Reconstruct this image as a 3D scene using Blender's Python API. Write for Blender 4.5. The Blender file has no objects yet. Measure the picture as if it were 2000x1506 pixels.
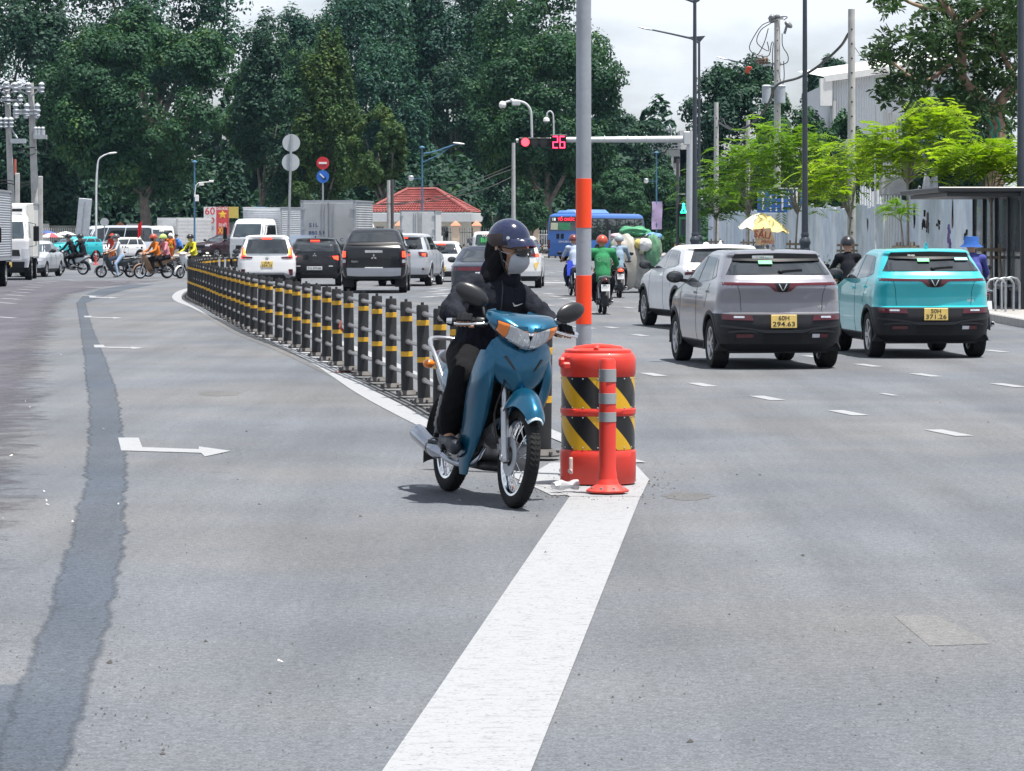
import bpy, bmesh, math, random
import numpy as np
from mathutils import Vector, Matrix, Euler, noise
from mathutils.bvhtree import BVHTree
random.seed(7); RNG = np.random.default_rng(7)
scene = bpy.context.scene
COL = scene.collection
PI = math.pi
# ------------------------------------------------------------------ camera, sky, sun
FPX, CAMH, HY = 6200.0, 1.68, 454.0      # focal length in photo pixels, eye height, horizon row
cam_data = bpy.data.cameras.new('camera'); cam = bpy.data.objects.new('camera', cam_data); COL.objects.link(cam)
cam.location = (0, 0, CAMH); cam.rotation_euler = (PI/2, 0, 0)
cam_data.sensor_width = 36.0; cam_data.lens = 36.0*FPX/2000.0; cam_data.sensor_fit = 'HORIZONTAL'
cam_data.shift_y = -(753-HY)/2000.0
cam_data.clip_start = 0.5; cam_data.clip_end = 6000
scene.camera = cam
SUN = Vector((0.20, -0.11, 0.96)).normalized()
world = bpy.data.worlds.new('World'); scene.world = world; world.use_nodes = True
nt = world.node_tree; nt.nodes.clear()
wo = nt.nodes.new('ShaderNodeOutputWorld'); bg = nt.nodes.new('ShaderNodeBackground')
sky = nt.nodes.new('ShaderNodeTexSky'); sky.sky_type = 'NISHITA'; sky.sun_disc = False
sky.sun_elevation = math.asin(SUN.z); sky.sun_rotation = math.atan2(SUN.x, SUN.y)
sky.air_density = 1.0; sky.dust_density = 1.2; sky.ozone_density = 1.5
tc = nt.nodes.new('ShaderNodeTexCoord'); mp = nt.nodes.new('ShaderNodeMapping'); mp.inputs['Scale'].default_value = (7, 7, 16)
nz = nt.nodes.new('ShaderNodeTexNoise'); nz.inputs['Scale'].default_value = 1.3; nz.inputs['Detail'].default_value = 6; nz.inputs['Roughness'].default_value = .52
rp = nt.nodes.new('ShaderNodeValToRGB'); rp.color_ramp.elements[0].position = .40; rp.color_ramp.elements[1].position = .62
rp.color_ramp.elements[0].color = (.30, .30, .30, 1); rp.color_ramp.elements[1].color = (1, 1, 1, 1)
mx = nt.nodes.new('ShaderNodeMix'); mx.data_type = 'RGBA'
mx.inputs['B'].default_value = (10.6, 11.3, 12.4, 1)          # sunlit thin cloud, same units as the sky
L = nt.links.new
L(tc.outputs['Generated'], mp.inputs['Vector']); L(mp.outputs['Vector'], nz.inputs['Vector']); L(nz.outputs['Fac'], rp.inputs['Fac'])
L(rp.outputs['Color'], mx.inputs['Factor']); L(sky.outputs['Color'], mx.inputs['A'])
L(mx.outputs['Result'], bg.inputs['Color']); L(bg.outputs['Background'], wo.inputs['Surface'])
bg.inputs['Strength'].default_value = 0.054
sl = bpy.data.lights.new('sun', 'SUN'); sl.energy = 5.0; sl.angle = math.radians(.6); sl.color = (1.0, .955, .89)
so = bpy.data.objects.new('sun', sl); COL.objects.link(so); so.rotation_euler = SUN.to_track_quat('Z', 'Y').to_euler(); so.location = (0, 0, 60)
scene.view_settings.view_transform = 'Standard'; scene.view_settings.look = 'None'
scene.view_settings.exposure = 0.78; scene.view_settings.gamma = 1.0; scene.view_settings.use_curve_mapping = False
scene.render.engine = 'CYCLES'; scene.cycles.use_denoising = True
scene.cycles.max_bounces = 6; scene.cycles.diffuse_bounces = 3; scene.cycles.glossy_bounces = 3; scene.cycles.transmission_bounces = 4; scene.cycles.transparent_max_bounces = 12
scene.cycles.caustics_reflective = False; scene.cycles.caustics_refractive = False
# ------------------------------------------------------------------ placing
def gd(py): return FPX*CAMH/(py-HY)
def G(px, py, z=0.0):
    d = gd(py); return Vector(((px-1000)*d/FPX, d, z))
def AT(px, py, d): return Vector(((px-1000)*d/FPX, d, CAMH-(py-HY)*d/FPX))
def GX(px, d, z=0.0): return Vector(((px-1000)*d/FPX, d, z))
def ZY(py, d): return CAMH-(py-HY)*d/FPX
KC = .92
# ------------------------------------------------------------------ objects
def tag(o, label=None, cat=None, group=None, kind=None):
    if label: o['label'] = label
    if cat: o['category'] = cat
    if group: o['group'] = group
    if kind: o['kind'] = kind
    return o
def thing(name, label, cat, loc=(0, 0, 0), rz=0.0, group=None, sc=1.0, rx=0.0, ry=0.0):
    o = bpy.data.objects.new(name, None); COL.objects.link(o)
    o.location = loc; o.rotation_euler = (rx, ry, rz); o.scale = (sc, sc, sc); o.empty_display_size = .1
    return tag(o, label, cat, group)
def link(name, me, parent=None, loc=None, rot=None, sc=None):
    o = bpy.data.objects.new(name, me); COL.objects.link(o)
    if parent is not None: o.parent = parent
    if loc is not None: o.location = loc
    if rot is not None: o.rotation_euler = rot
    if sc is not None: o.scale = sc if hasattr(sc, '__len__') else (sc, sc, sc)
    return o
def children(o): return [c for c in COL.objects if c.parent is o]
def copy_tree(o, parent=None):
    c = o.copy(); COL.objects.link(c); c.parent = parent
    for ch in list(o.children): copy_tree(ch, c)
    return c
def mesh_np(name, V, F, mat=None, smooth=False, mats=None, mi=None):
    """V (n,3) array, F (m,4) or (m,3) array -> mesh, fast"""
    V = np.asarray(V, np.float32); F = np.asarray(F, np.int32)
    me = bpy.data.meshes.new(name); k = F.shape[1]
    me.vertices.add(len(V)); me.vertices.foreach_set('co', V.ravel())
    me.loops.add(F.size); me.loops.foreach_set('vertex_index', F.ravel())
    me.polygons.add(len(F)); me.polygons.foreach_set('loop_start', np.arange(0, F.size, k, dtype=np.int32))
    try: me.polygons.foreach_set('loop_total', np.full(len(F), k, np.int32))
    except Exception: pass
    if mats:
        for m in mats: me.materials.append(m)
        if mi is not None: me.polygons.foreach_set('material_index', np.asarray(mi, np.int32))
    elif mat: me.materials.append(mat)
    me.polygons.foreach_set('use_smooth', np.full(len(F), smooth))
    me.update(calc_edges=True); me.validate()
    return me
def frame(d):
    d = Vector(d).normalized(); u = Vector((0, 0, 1)) if abs(d.z) < .9 else Vector((1, 0, 0))
    a = d.cross(u).normalized(); return a, a.cross(d).normalized() * -1 if False else d.cross(a).normalized()
class MB:
    """collects shapes; build() links them as one mesh object"""
    def __init__(s): s.v = []; s.f = []; s.m = []; s.cur = 0
    def add(s, vs, fs):
        o = len(s.v); s.v.extend([tuple(x) for x in vs]); s.f.extend([tuple(i+o for i in f) for f in fs]); s.m.extend([s.cur]*len(fs)); return s
    def box(s, c, d, rot=None, taper=1.0, bev=0.0):
        x, y, z = d[0]/2, d[1]/2, d[2]/2
        if bev > 0:
            b = min(bev, x*.9, y*.9, z*.9); pts = []; 
            P = lambda X, Y, Z: pts.append((X, Y, Z))
            for sx in (-1, 1):
                for sy in (-1, 1):
                    for sz in (-1, 1):
                        t = taper if sz > 0 else 1
                        P(sx*x*t, sy*(y*t-b), sz*(z-b)); P(sx*(x*t-b), sy*y*t, sz*(z-b)); P(sx*(x*t-b), sy*(y*t-b), sz*z)
            bm = bmesh.new(); vs = [bm.verts.new(p) for p in pts]; r = bmesh.ops.convex_hull(bm, input=vs)
            bm.verts.ensure_lookup_table(); bm.verts.index_update(); bm.faces.ensure_lookup_table()
            bmesh.ops.dissolve_limit(bm, angle_limit=.01, verts=bm.verts[:], edges=bm.edges[:]); bm.verts.index_update()
            vv = [v.co.copy() for v in bm.verts]; ff = [[v.index for v in f.verts] for f in bm.faces]; bm.free()
        else:
            vv = [Vector((sx*x*(taper if sz > 0 else 1), sy*y*(taper if sz > 0 else 1), sz*z)) for sz in (-1, 1) for sy in (-1, 1) for sx in (-1, 1)]
            ff = [(0, 2, 3, 1), (4, 5, 7, 6), (0, 1, 5, 4), (2, 6, 7, 3), (0, 4, 6, 2), (1, 3, 7, 5)]
        if rot is not None:
            R = Euler(rot).to_matrix() if not isinstance(rot, Matrix) else rot
            vv = [R @ v for v in vv]
        c = Vector(c); return s.add([v+c for v in vv], ff)
    def bar(s, p, q, w, h=None, up=(0, 0, 1)):
        p, q = Vector(p), Vector(q); d = q-p; L_ = d.length; d.normalize(); u = Vector(up)
        if abs(d.dot(u)) > .98: u = Vector((0, 1, 0))
        a = d.cross(u).normalized(); b = a.cross(d).normalized(); h = h or w
        R = Matrix((a, d, b)).transposed(); return s.box((p+q)/2, (w, L_, h), R)
    def cyl(s, p, q, r, r2=None, n=12, caps=True):
        p, q = Vector(p), Vector(q); r2 = r if r2 is None else r2; d = (q-p).normalized()
        u = Vector((0, 0, 1)) if abs(d.z) < .9 else Vector((1, 0, 0)); a = u.cross(d).normalized(); b = d.cross(a)
        vs = [];
        for c, rr in ((p, r), (q, r2)):
            for i in range(n): t = 2*PI*i/n; vs.append(c+a*(rr*math.cos(t))+b*(rr*math.sin(t)))
        fs = [(i, (i+1) % n, n+(i+1) % n, n+i) for i in range(n)]
        if caps: fs += [tuple(range(n-1, -1, -1)), tuple(range(n, 2*n))]
        return s.add(vs, fs)
    def tube(s, pts, r, n=8, caps=True):
        pts = [Vector(p) for p in pts]; k = len(pts); rs = r if hasattr(r, '__len__') else [r]*k; vs = []; pa = None
        for i, p in enumerate(pts):
            d = (pts[min(i+1, k-1)]-pts[max(i-1, 0)]).normalized()
            if pa is None:
                u = Vector((0, 0, 1)) if abs(d.z) < .9 else Vector((1, 0, 0)); a = u.cross(d).normalized()
            else: a = (pa-d*pa.dot(d)).normalized()
            pa = a; b = d.cross(a)
            for j in range(n): t = 2*PI*j/n; vs.append(p+a*(rs[i]*math.cos(t))+b*(rs[i]*math.sin(t)))
        fs = [(i*n+j, i*n+(j+1) % n, (i+1)*n+(j+1) % n, (i+1)*n+j) for i in range(k-1) for j in range(n)]
        if caps: fs += [tuple(range(n-1, -1, -1)), tuple(range((k-1)*n, k*n))]
        return s.add(vs, fs)
    def lathe(s, prof, o=(0, 0, 0), ax=(0, 0, 1), n=20, closed=False, a0=0, a1=2*PI):
        """prof: (radius, height along the axis)"""
        o = Vector(o); d = Vector(ax).normalized(); u = Vector((0, 0, 1)) if abs(d.z) < .9 else Vector((1, 0, 0)); a = u.cross(d).normalized(); b = d.cross(a)
        full = abs(a1-a0-2*PI) < 1e-6; m = n if full else n+1; vs = []
        for r, h in prof:
            for i in range(m): t = a0+(a1-a0)*i/n; vs.append(o+d*h+a*(r*math.cos(t))+b*(r*math.sin(t)))
        k = len(prof); fs = []
        for j in range(k if closed else k-1):
            j2 = (j+1) % k
            for i in range(n):
                i2 = (i+1) % m; fs.append((j*m+i, j*m+i2, j2*m+i2, j2*m+i))
        return s.add(vs, fs)
    def ell(s, c, r, n=14, m=9, rot=None, z0=-1.0, z1=1.0):
        r = r if hasattr(r, '__len__') else (r, r, r); c = Vector(c); R = Euler(rot).to_matrix() if rot is not None else None; vs = []
        for j in range(m+1):
            ph = math.asin(z0)+(math.asin(z1)-math.asin(z0))*j/m
            for i in range(n):
                t = 2*PI*i/n; v = Vector((r[0]*math.cos(ph)*math.cos(t), r[1]*math.cos(ph)*math.sin(t), r[2]*math.sin(ph)))
                vs.append(c+(R @ v if R else v))
        return s.add(vs, [(j*n+i, j*n+(i+1) % n, (j+1)*n+(i+1) % n, (j+1)*n+i) for j in range(m) for i in range(n)])
    def grid(s, rows, closed=False):
        """rows of equal numbers of points"""
        k = len(rows); n = len(rows[0]); vs = [p for r in rows for p in r]
        return s.add(vs, [(j*n+i, j*n+(i+1) % n, (j+1)*n+(i+1) % n, (j+1)*n+i) for j in range(k-1) for i in range(n if closed else n-1)])
    def shell(s, rows, th, nrm=None):
        """a thin solid sheet: grid + back side + rim"""
        k = len(rows); n = len(rows[0]); R = [[Vector(p) for p in r] for r in rows]; B = []
        for j in range(k):
            b = []
            for i in range(n):
                du = R[j][min(i+1, n-1)]-R[j][max(i-1, 0)]; dv = R[min(j+1, k-1)][i]-R[max(j-1, 0)][i]
                nn = du.cross(dv)
                if nn.length < 1e-9: nn = Vector(nrm or (0, 0, 1))
                b.append(R[j][i]-nn.normalized()*th)
            B.append(b)
        s.grid(R); o = len(s.v); s.grid([r[::-1] for r in B])
        rim = [R[0][i] for i in range(n)]+[R[j][n-1] for j in range(1, k)]+[R[k-1][i] for i in range(n-2, -1, -1)]+[R[j][0] for j in range(k-2, 0, -1)]
        rb = [B[0][i] for i in range(n)]+[B[j][n-1] for j in range(1, k)]+[B[k-1][i] for i in range(n-2, -1, -1)]+[B[j][0] for j in range(k-2, 0, -1)]
        return s.grid([rim, rb], closed=True)
    def prism(s, poly, h, M=None, z0=0.0):
        """polygon in xy pushed up z0..z0+h, moved by M"""
        n = len(poly); vs = [Vector((p[0], p[1], z0)) for p in poly]+[Vector((p[0], p[1], z0+h)) for p in poly]
        if M is not None: vs = [M @ v for v in vs]
        return s.add(vs, [tuple(range(n-1, -1, -1)), tuple(range(n, 2*n))]+[(i, (i+1) % n, n+(i+1) % n, n+i) for i in range(n)])
    def poly(s, pts): return s.add(pts, [tuple(range(len(pts)))])
    def mesh(s, name, mat, smooth=35):
        me = bpy.data.meshes.new(name); me.from_pydata(s.v, [], s.f)
        ms = mat if isinstance(mat, (list, tuple)) else [mat]
        for m in ms: me.materials.append(m)
        if len(ms) > 1: me.polygons.foreach_set('material_index', s.m)
        if smooth:
            me.polygons.foreach_set('use_smooth', [True]*len(me.polygons)); me.set_sharp_from_angle(angle=math.radians(smooth))
        me.update(); return me
    def build(s, name, mat, parent=None, smooth=35, label=None, cat=None, group=None, kind=None, loc=None, rot=None):
        o = link(name, s.mesh(name, mat, smooth), parent, loc, rot); return tag(o, label, cat, group, kind)
def lerp(a, b, t): return a+(b-a)*t
def spline(pts, n):
    P = np.array([tuple(p) for p in pts], float); k = len(P); out = []
    Q = np.vstack([2*P[0]-P[1], P, 2*P[-1]-P[-2]])
    for t in np.linspace(0, k-1, n):
        i = min(int(t), k-2); u = t-i; a, b, c, d = Q[i], Q[i+1], Q[i+2], Q[i+3]
        out.append(.5*((2*b)+(-a+c)*u+(2*a-5*b+4*c-d)*u*u+(-a+3*b-3*c+d)*u**3))
    return out
# ------------------------------------------------------------------ materials
MATS = {}
def M(key, col=None, rough=.55, metal=0.0, var=.12, sc=5.0, bump=0.0, bsc=None, coat=0.0, spec=.5, emit=0.0, alpha=1.0, dirt=0.0):
    if key in MATS: return MATS[key]
    m = bpy.data.materials.new(key); MATS[key] = m; m.use_nodes = True; t = m.node_tree; b = t.nodes['Principled BSDF']
    b.inputs['Roughness'].default_value = rough; b.inputs['Metallic'].default_value = metal; b.inputs['Specular IOR Level'].default_value = spec
    b.inputs['Coat Weight'].default_value = coat; b.inputs['Coat Roughness'].default_value = .04
    co = t.nodes.new('ShaderNodeTexCoord'); n = t.nodes.new('ShaderNodeTexNoise'); n.inputs['Scale'].default_value = sc; n.inputs['Detail'].default_value = 5
    t.links.new(co.outputs['Object'], n.inputs['Vector'])
    mr = t.nodes.new('ShaderNodeMapRange'); mr.inputs['From Min'].default_value = .3; mr.inputs['From Max'].default_value = .7
    mr.inputs['To Min'].default_value = 1-var; mr.inputs['To Max'].default_value = 1+var
    t.links.new(n.outputs['Fac'], mr.inputs['Value'])
    vm = t.nodes.new('ShaderNodeVectorMath'); vm.operation = 'SCALE'; vm.inputs[0].default_value = col[:3]; t.links.new(mr.outputs['Result'], vm.inputs['Scale'])
    src = vm.outputs['Vector']
    if dirt > 0:
        n2 = t.nodes.new('ShaderNodeTexNoise'); n2.inputs['Scale'].default_value = sc*.37; n2.inputs['Detail'].default_value = 8; n2.inputs['Roughness'].default_value = .7
        t.links.new(co.outputs['Object'], n2.inputs['Vector']); r2 = t.nodes.new('ShaderNodeMapRange'); r2.inputs['From Min'].default_value = .5; r2.inputs['From Max'].default_value = .75
        r2.inputs['To Max'].default_value = dirt; t.links.new(n2.outputs['Fac'], r2.inputs['Value'])
        mxx = t.nodes.new('ShaderNodeMix'); mxx.data_type = 'RGBA'; mxx.inputs['B'].default_value = (.11, .10, .09, 1)
        t.links.new(r2.outputs['Result'], mxx.inputs['Factor']); t.links.new(src, mxx.inputs['A']); src = mxx.outputs['Result']
    t.links.new(src, b.inputs['Base Color'])
    if emit > 0: b.inputs['Emission Color'].default_value = (*col[:3], 1); b.inputs['Emission Strength'].default_value = emit
    if bump > 0:
        n3 = t.nodes.new('ShaderNodeTexNoise'); n3.inputs['Scale'].default_value = bsc or sc*8; n3.inputs['Detail'].default_value = 4; t.links.new(co.outputs['Object'], n3.inputs['Vector'])
        bp = t.nodes.new('ShaderNodeBump'); bp.inputs['Strength'].default_value = bump; bp.inputs['Distance'].default_value = .02; t.links.new(n3.outputs['Fac'], bp.inputs['Height']); t.links.new(bp.outputs['Normal'], b.inputs['Normal'])
    if alpha < 1: b.inputs['Alpha'].default_value = alpha
    return m
def paint(key, col, **k): return M(key, col, rough=k.pop('rough', .35), spec=.4, coat=k.pop('coat', .45), var=.05, sc=3, dirt=k.pop('dirt', .05), **k)
def leafmat(key, a, b, hi=None, trans=.25, nsc=.35):
    """foliage: two greens by clump and by leaf, a little light through"""
    if key in MATS: return MATS[key]
    m = bpy.data.materials.new(key); MATS[key] = m; m.use_nodes = True; t = m.node_tree; t.nodes.clear(); N = t.nodes.new; Lk = t.links.new
    out = N('ShaderNodeOutputMaterial'); geo = N('ShaderNodeNewGeometry'); co = N('ShaderNodeTexCoord'); n = N('ShaderNodeTexNoise'); n.inputs['Scale'].default_value = nsc; n.inputs['Detail'].default_value = 3
    Lk(co.outputs['Object'], n.inputs['Vector'])
    ad = N('ShaderNodeMath'); ad.operation = 'MULTIPLY_ADD'; ad.inputs[1].default_value = .55; Lk(geo.outputs['Random Per Island'], ad.inputs[0])
    mr = N('ShaderNodeMapRange'); mr.inputs['From Min'].default_value = .35; mr.inputs['From Max'].default_value = .65; mr.inputs['To Max'].default_value = .5; Lk(n.outputs['Fac'], mr.inputs['Value']); Lk(mr.outputs['Result'], ad.inputs[2])
    rp = N('ShaderNodeValToRGB'); rp.color_ramp.elements[0].color = (*a, 1); rp.color_ramp.elements[1].color = (*b, 1); rp.color_ramp.elements[1].position = .8
    if hi: e = rp.color_ramp.elements.new(.97); e.color = (*hi, 1)
    Lk(ad.outputs[0], rp.inputs['Fac'])
    d = N('ShaderNodeBsdfPrincipled'); d.inputs['Roughness'].default_value = .6; d.inputs['Specular IOR Level'].default_value = .18; Lk(rp.outputs['Color'], d.inputs['Base Color'])
    tr = N('ShaderNodeBsdfTranslucent'); g = N('ShaderNodeMix'); g.data_type = 'RGBA'; g.blend_type = 'MULTIPLY'; g.inputs['Factor'].default_value = 1; g.inputs['B'].default_value = (1.3, 1.5, .5, 1)
    Lk(rp.outputs['Color'], g.inputs['A']); Lk(g.outputs['Result'], tr.inputs['Color'])
    ms = N('ShaderNodeMixShader'); ms.inputs['Fac'].default_value = trans; Lk(d.outputs[0], ms.inputs[1]); Lk(tr.outputs[0], ms.inputs[2]); Lk(ms.outputs[0], out.inputs['Surface'])
    return m
WHITE = M('white_paint', (.72, .72, .71), .5, var=.05)
STEEL = M('galvanised_steel', (.38, .40, .43), .45, metal=.55, var=.12, sc=9)
CHROME = M('chrome', (.75, .76, .78), .12, metal=1.0, var=.05)
DARKPL = M('dark_plastic', (.016, .017, .021), .55, var=.15, sc=12, spec=.3)
BLACK = M('black_paint', (.010, .011, .013), .4, var=.1, spec=.25)
RUBBER = M('tyre_rubber', (.014, .014, .015), .85, var=.2, sc=20, spec=.25)
ALLOY = M('alloy_rim', (.42, .43, .45), .3, metal=.8, var=.06)
GLASS = M('tinted_glass', (.012, .016, .02), .03, var=.05, spec=.9, coat=.6)
GLASSB = M('windscreen_glass', (.03, .045, .055), .04, var=.05, spec=.8, coat=.5)
CONCRETE = M('pole_concrete', (.42, .42, .41), .85, var=.14, sc=4, bump=.25, bsc=40, dirt=.35)
REDLENS = M('red_lens', (.075, .004, .010), .15, var=.1, coat=.6)
REDLIT = M('brake_light_lit', (1.0, .05, .02), .3, emit=2.2)
AMBLIT = M('amber_light_lit', (1.0, .35, .04), .3, emit=2.2)
AMBER = M('amber_lens', (.75, .20, .02), .18, coat=.6)
CLEAR = M('clear_lens', (.62, .65, .70), .08, metal=.35, coat=.8, var=.25, sc=40)
PLATEW = M('plate_white', (.62, .64, .66), .45)
PLATEY = M('plate_yellow', (.72, .52, .16), .45)
INK = M('ink_black', (.015, .015, .018), .6)
SKIN = M('skin', (.42, .24, .16), .55, var=.08, sc=14)
BARK = M('bark', (.13, .115, .105), .9, var=.35, sc=3, bump=.7, bsc=14)
WOOD = M('raw_timber', (.28, .22, .16), .8, var=.25, sc=8)
DKBLUE = M('street_pole_dark', (.035, .045, .06), .4, var=.1)
BLUEP = M('blue_post_paint', (.05, .15, .26), .45, var=.12)
TEXTC = {}
def text_mesh(s, mat, depth=.004, font_sc=1.0):
    k = (s, mat.name, depth)
    if k in TEXTC: return TEXTC[k]
    c = bpy.data.curves.new('lettering', 'FONT'); c.body = s; c.size = 1.0; c.extrude = depth; c.align_x = 'CENTER'; c.align_y = 'CENTER'; c.resolution_u = 2; c.offset = .012
    o = bpy.data.objects.new('tmp', c); COL.objects.link(o); bpy.context.view_layer.update()
    me = bpy.data.meshes.new_from_object(o.evaluated_get(bpy.context.evaluated_depsgraph_get())); me.materials.clear(); me.materials.append(mat)
    bpy.data.objects.remove(o); TEXTC[k] = me; return me
def text(s, size, mat, parent, loc, rot=(PI/2, 0, 0), width=None, name='lettering'):
    me = text_mesh(s, mat); o = link(name, me, parent, loc, rot)
    xs = [v.co.x for v in me.vertices]; w = max(xs)-min(xs) if xs else 1
    o.scale = ((width/w if width else size), size, size); return o
# ------------------------------------------------------------------ the ground
def asphalt(key, base, tint, speck=.36, warm=None, fade=False):
    m = bpy.data.materials.new(key); m.use_nodes = True; t = m.node_tree; N = t.nodes.new; Lk = t.links.new; b = t.nodes['Principled BSDF']
    b.inputs['Roughness'].default_value = .88; b.inputs['Specular IOR Level'].default_value = .25
    co = N('ShaderNodeTexCoord')
    def noise(sc, det, vec=None, ro=.55):
        n = N('ShaderNodeTexNoise'); n.inputs['Scale'].default_value = sc; n.inputs['Detail'].default_value = det; n.inputs['Roughness'].default_value = ro
        Lk(vec or co.outputs['Object'], n.inputs['Vector']); return n.outputs['Fac']
    def rng(x, a, c, lo, hi):
        r = N('ShaderNodeMapRange'); r.inputs['From Min'].default_value = a; r.inputs['From Max'].default_value = c; r.inputs['To Min'].default_value = lo; r.inputs['To Max'].default_value = hi
        Lk(x, r.inputs['Value']); return r.outputs['Result']
    def mul(a, c):
        k = N('ShaderNodeMath'); k.operation = 'MULTIPLY'; Lk(a, k.inputs[0]); Lk(c, k.inputs[1]); return k.outputs[0]
    mpp = N('ShaderNodeMapping'); mpp.inputs['Scale'].default_value = (1.6, .10, 1); mpp.inputs['Rotation'].default_value = (0, 0, -.09); Lk(co.outputs['Object'], mpp.inputs['Vector'])
    streak = rng(noise(1.0, 5, mpp.outputs[0], .62), .32, .68, .86, 1.13)
    blotch = rng(noise(.33, 7, None, .62), .3, .7, .82, 1.16)
    fine = rng(noise(24, 5, None, .8), .3, .7, 1-speck, 1+speck)
    grit = rng(noise(85, 3, None, .7), .35, .65, 1-speck*.9, 1+speck*.9)
    f = mul(mul(streak, blotch), mul(fine, grit))
    vor = N('ShaderNodeTexVoronoi'); vor.inputs['Scale'].default_value = 55; Lk(co.outputs['Object'], vor.inputs['Vector'])
    pit = rng(vor.outputs['Distance'], .05, .22, .72, 1.0); f = mul(f, pit)
    # hairline cracks and tar spots
    mp2 = N('ShaderNodeMapping'); mp2.inputs['Scale'].default_value = (.35, .8, 1); Lk(co.outputs['Object'], mp2.inputs['Vector'])
    nzv = N('ShaderNodeTexNoise'); nzv.inputs['Scale'].default_value = 1.7; Lk(mp2.outputs[0], nzv.inputs['Vector'])
    ad = N('ShaderNodeVectorMath'); ad.operation = 'ADD'; Lk(mp2.outputs[0], ad.inputs[0]); Lk(nzv.outputs['Color'], ad.inputs[1])
    vo = N('ShaderNodeTexVoronoi'); vo.feature = 'DISTANCE_TO_EDGE'; vo.inputs['Scale'].default_value = .55; Lk(ad.outputs[0], vo.inputs['Vector'])
    crack = rng(vo.outputs['Distance'], 0, .006, .80, 1.0); 
    spot = rng(noise(1.1, 6, None, .62), .66, .74, 1.0, .80); f = mul(f, spot)
    cm = N('ShaderNodeMix'); cm.data_type = 'RGBA'; cm.inputs['A'].default_value = (*base, 1); cm.inputs['B'].default_value = (*tint, 1); Lk(rng(noise(.21, 4), .42, .62, 0, 1), cm.inputs['Factor'])
    v = N('ShaderNodeVectorMath'); v.operation = 'SCALE'; Lk(cm.outputs['Result'], v.inputs[0]); Lk(f, v.inputs['Scale']); Lk(v.outputs[0], b.inputs['Base Color'])
    bp = N('ShaderNodeBump'); bp.inputs['Strength'].default_value = .35; bp.inputs['Distance'].default_value = .006; Lk(mul(fine, grit), bp.inputs['Height']); Lk(bp.outputs[0], b.inputs['Normal'])
    if fade:
        at = N('ShaderNodeAttribute'); at.attribute_name = 'fade'; q = N('ShaderNodeMath'); q.operation = 'ADD'; Lk(at.outputs['Fac'], q.inputs[0]); Lk(rng(noise(2.2, 6, None, .7), .3, .7, -.30, .30), q.inputs[1])
        Lk(rng(q.outputs[0], .30, .75, 0, .92), b.inputs['Alpha'])
    return m
ASPH = asphalt('asphalt_grey', (.106, .116, .133), (.124, .127, .133))
ASPHOLD = asphalt('asphalt_old_dark', (.082, .080, .098), (.095, .092, .106), fade=True)
ASPHSEAM = asphalt('asphalt_seam', (.066, .080, .104), (.078, .089, .106), .34, fade=True)
def roadpaint(key, col, wear=.5):
    m = bpy.data.materials.new(key); m.use_nodes = True; t = m.node_tree; N = t.nodes.new; Lk = t.links.new; b = t.nodes['Principled BSDF']; b.inputs['Roughness'].default_value = .7
    co = N('ShaderNodeTexCoord'); n = N('ShaderNodeTexNoise'); n.inputs['Scale'].default_value = 9.0; n.inputs['Detail'].default_value = 10; n.inputs['Roughness'].default_value = .72
    mp = N('ShaderNodeMapping'); mp.inputs['Scale'].default_value = (1, 2.2, 1); Lk(co.outputs['Object'], mp.inputs[0]); Lk(mp.outputs[0], n.inputs['Vector'])
    r = N('ShaderNodeValToRGB'); r.color_ramp.elements[0].position = .28; r.color_ramp.elements[0].color = (*[c*.62 for c in col], 1); r.color_ramp.elements[1].position = .28+.16*wear; r.color_ramp.elements[1].color = (*col, 1)
    Lk(n.outputs['Fac'], r.inputs['Fac'])
    v = N('ShaderNodeTexNoise'); v.inputs['Scale'].default_value = 60; v.inputs['Detail'].default_value = 3; Lk(co.outputs['Object'], v.inputs['Vector'])
    r2 = N('ShaderNodeMapRange'); r2.inputs['From Min'].default_value = .28; r2.inputs['From Max'].default_value = .42; r2.inputs['To Min'].default_value = .5; Lk(v.outputs['Fac'], r2.inputs['Value'])
    s = N('ShaderNodeVectorMath'); s.operation = 'SCALE'; Lk(r.outputs['Color'], s.inputs[0]); Lk(r2.outputs['Result'], s.inputs['Scale']); Lk(s.outputs[0], b.inputs['Base Color'])
    bp = N('ShaderNodeBump'); bp.inputs['Strength'].default_value = .3; bp.inputs['Distance'].default_value = .004; Lk(v.outputs['Fac'], bp.inputs['Height']); Lk(bp.outputs[0], b.inputs['Normal'])
    return m
RPAINT = roadpaint('road_marking_white', (.270, .279, .294), 1.3)
CONC = M('concrete_paving', (.30, .29, .28), .85, var=.2, sc=2.0, bump=.3, bsc=30, dirt=.4)
EARTH = M('bare_ground', (.10, .095, .075), .95, var=.35, sc=.8, bump=.4)
def sheet(name, polys, mat, z, kind='structure', parent=None):
    b = MB()
    for p in polys: b.poly([(q[0], q[1], z*.4 if z > 0 else z) for q in p])
    me = b.mesh(name, mat, 0); bm = bmesh.new(); bm.from_mesh(me); bmesh.ops.triangulate(bm, faces=bm.faces[:])
    for f in bm.faces:
        if f.normal.z < 0: f.normal_flip()
    bm.to_mesh(me); bm.free(); return tag(link(name, me, parent), kind=kind)
def band(pts, w):
    """ribbon along a line of points, width w (number or list)"""
    P = [Vector((p[0], p[1], 0)) for p in pts]; k = len(P); a, b = [], []
    for i, p in enumerate(P):
        d = (P[min(i+1, k-1)]-P[max(i-1, 0)]).normalized(); n = Vector((-d.y, d.x, 0)); ww = w[i] if hasattr(w, '__len__') else w
        a.append(p+n*ww/2); b.append(p-n*ww/2)
    return [[a[i], a[i+1], b[i+1], b[i]] for i in range(k-1)]
sheet('ground', [[(-900, -60), (900, -60), (900, 2500), (-900, 2500)]], EARTH, -.05)
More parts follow.
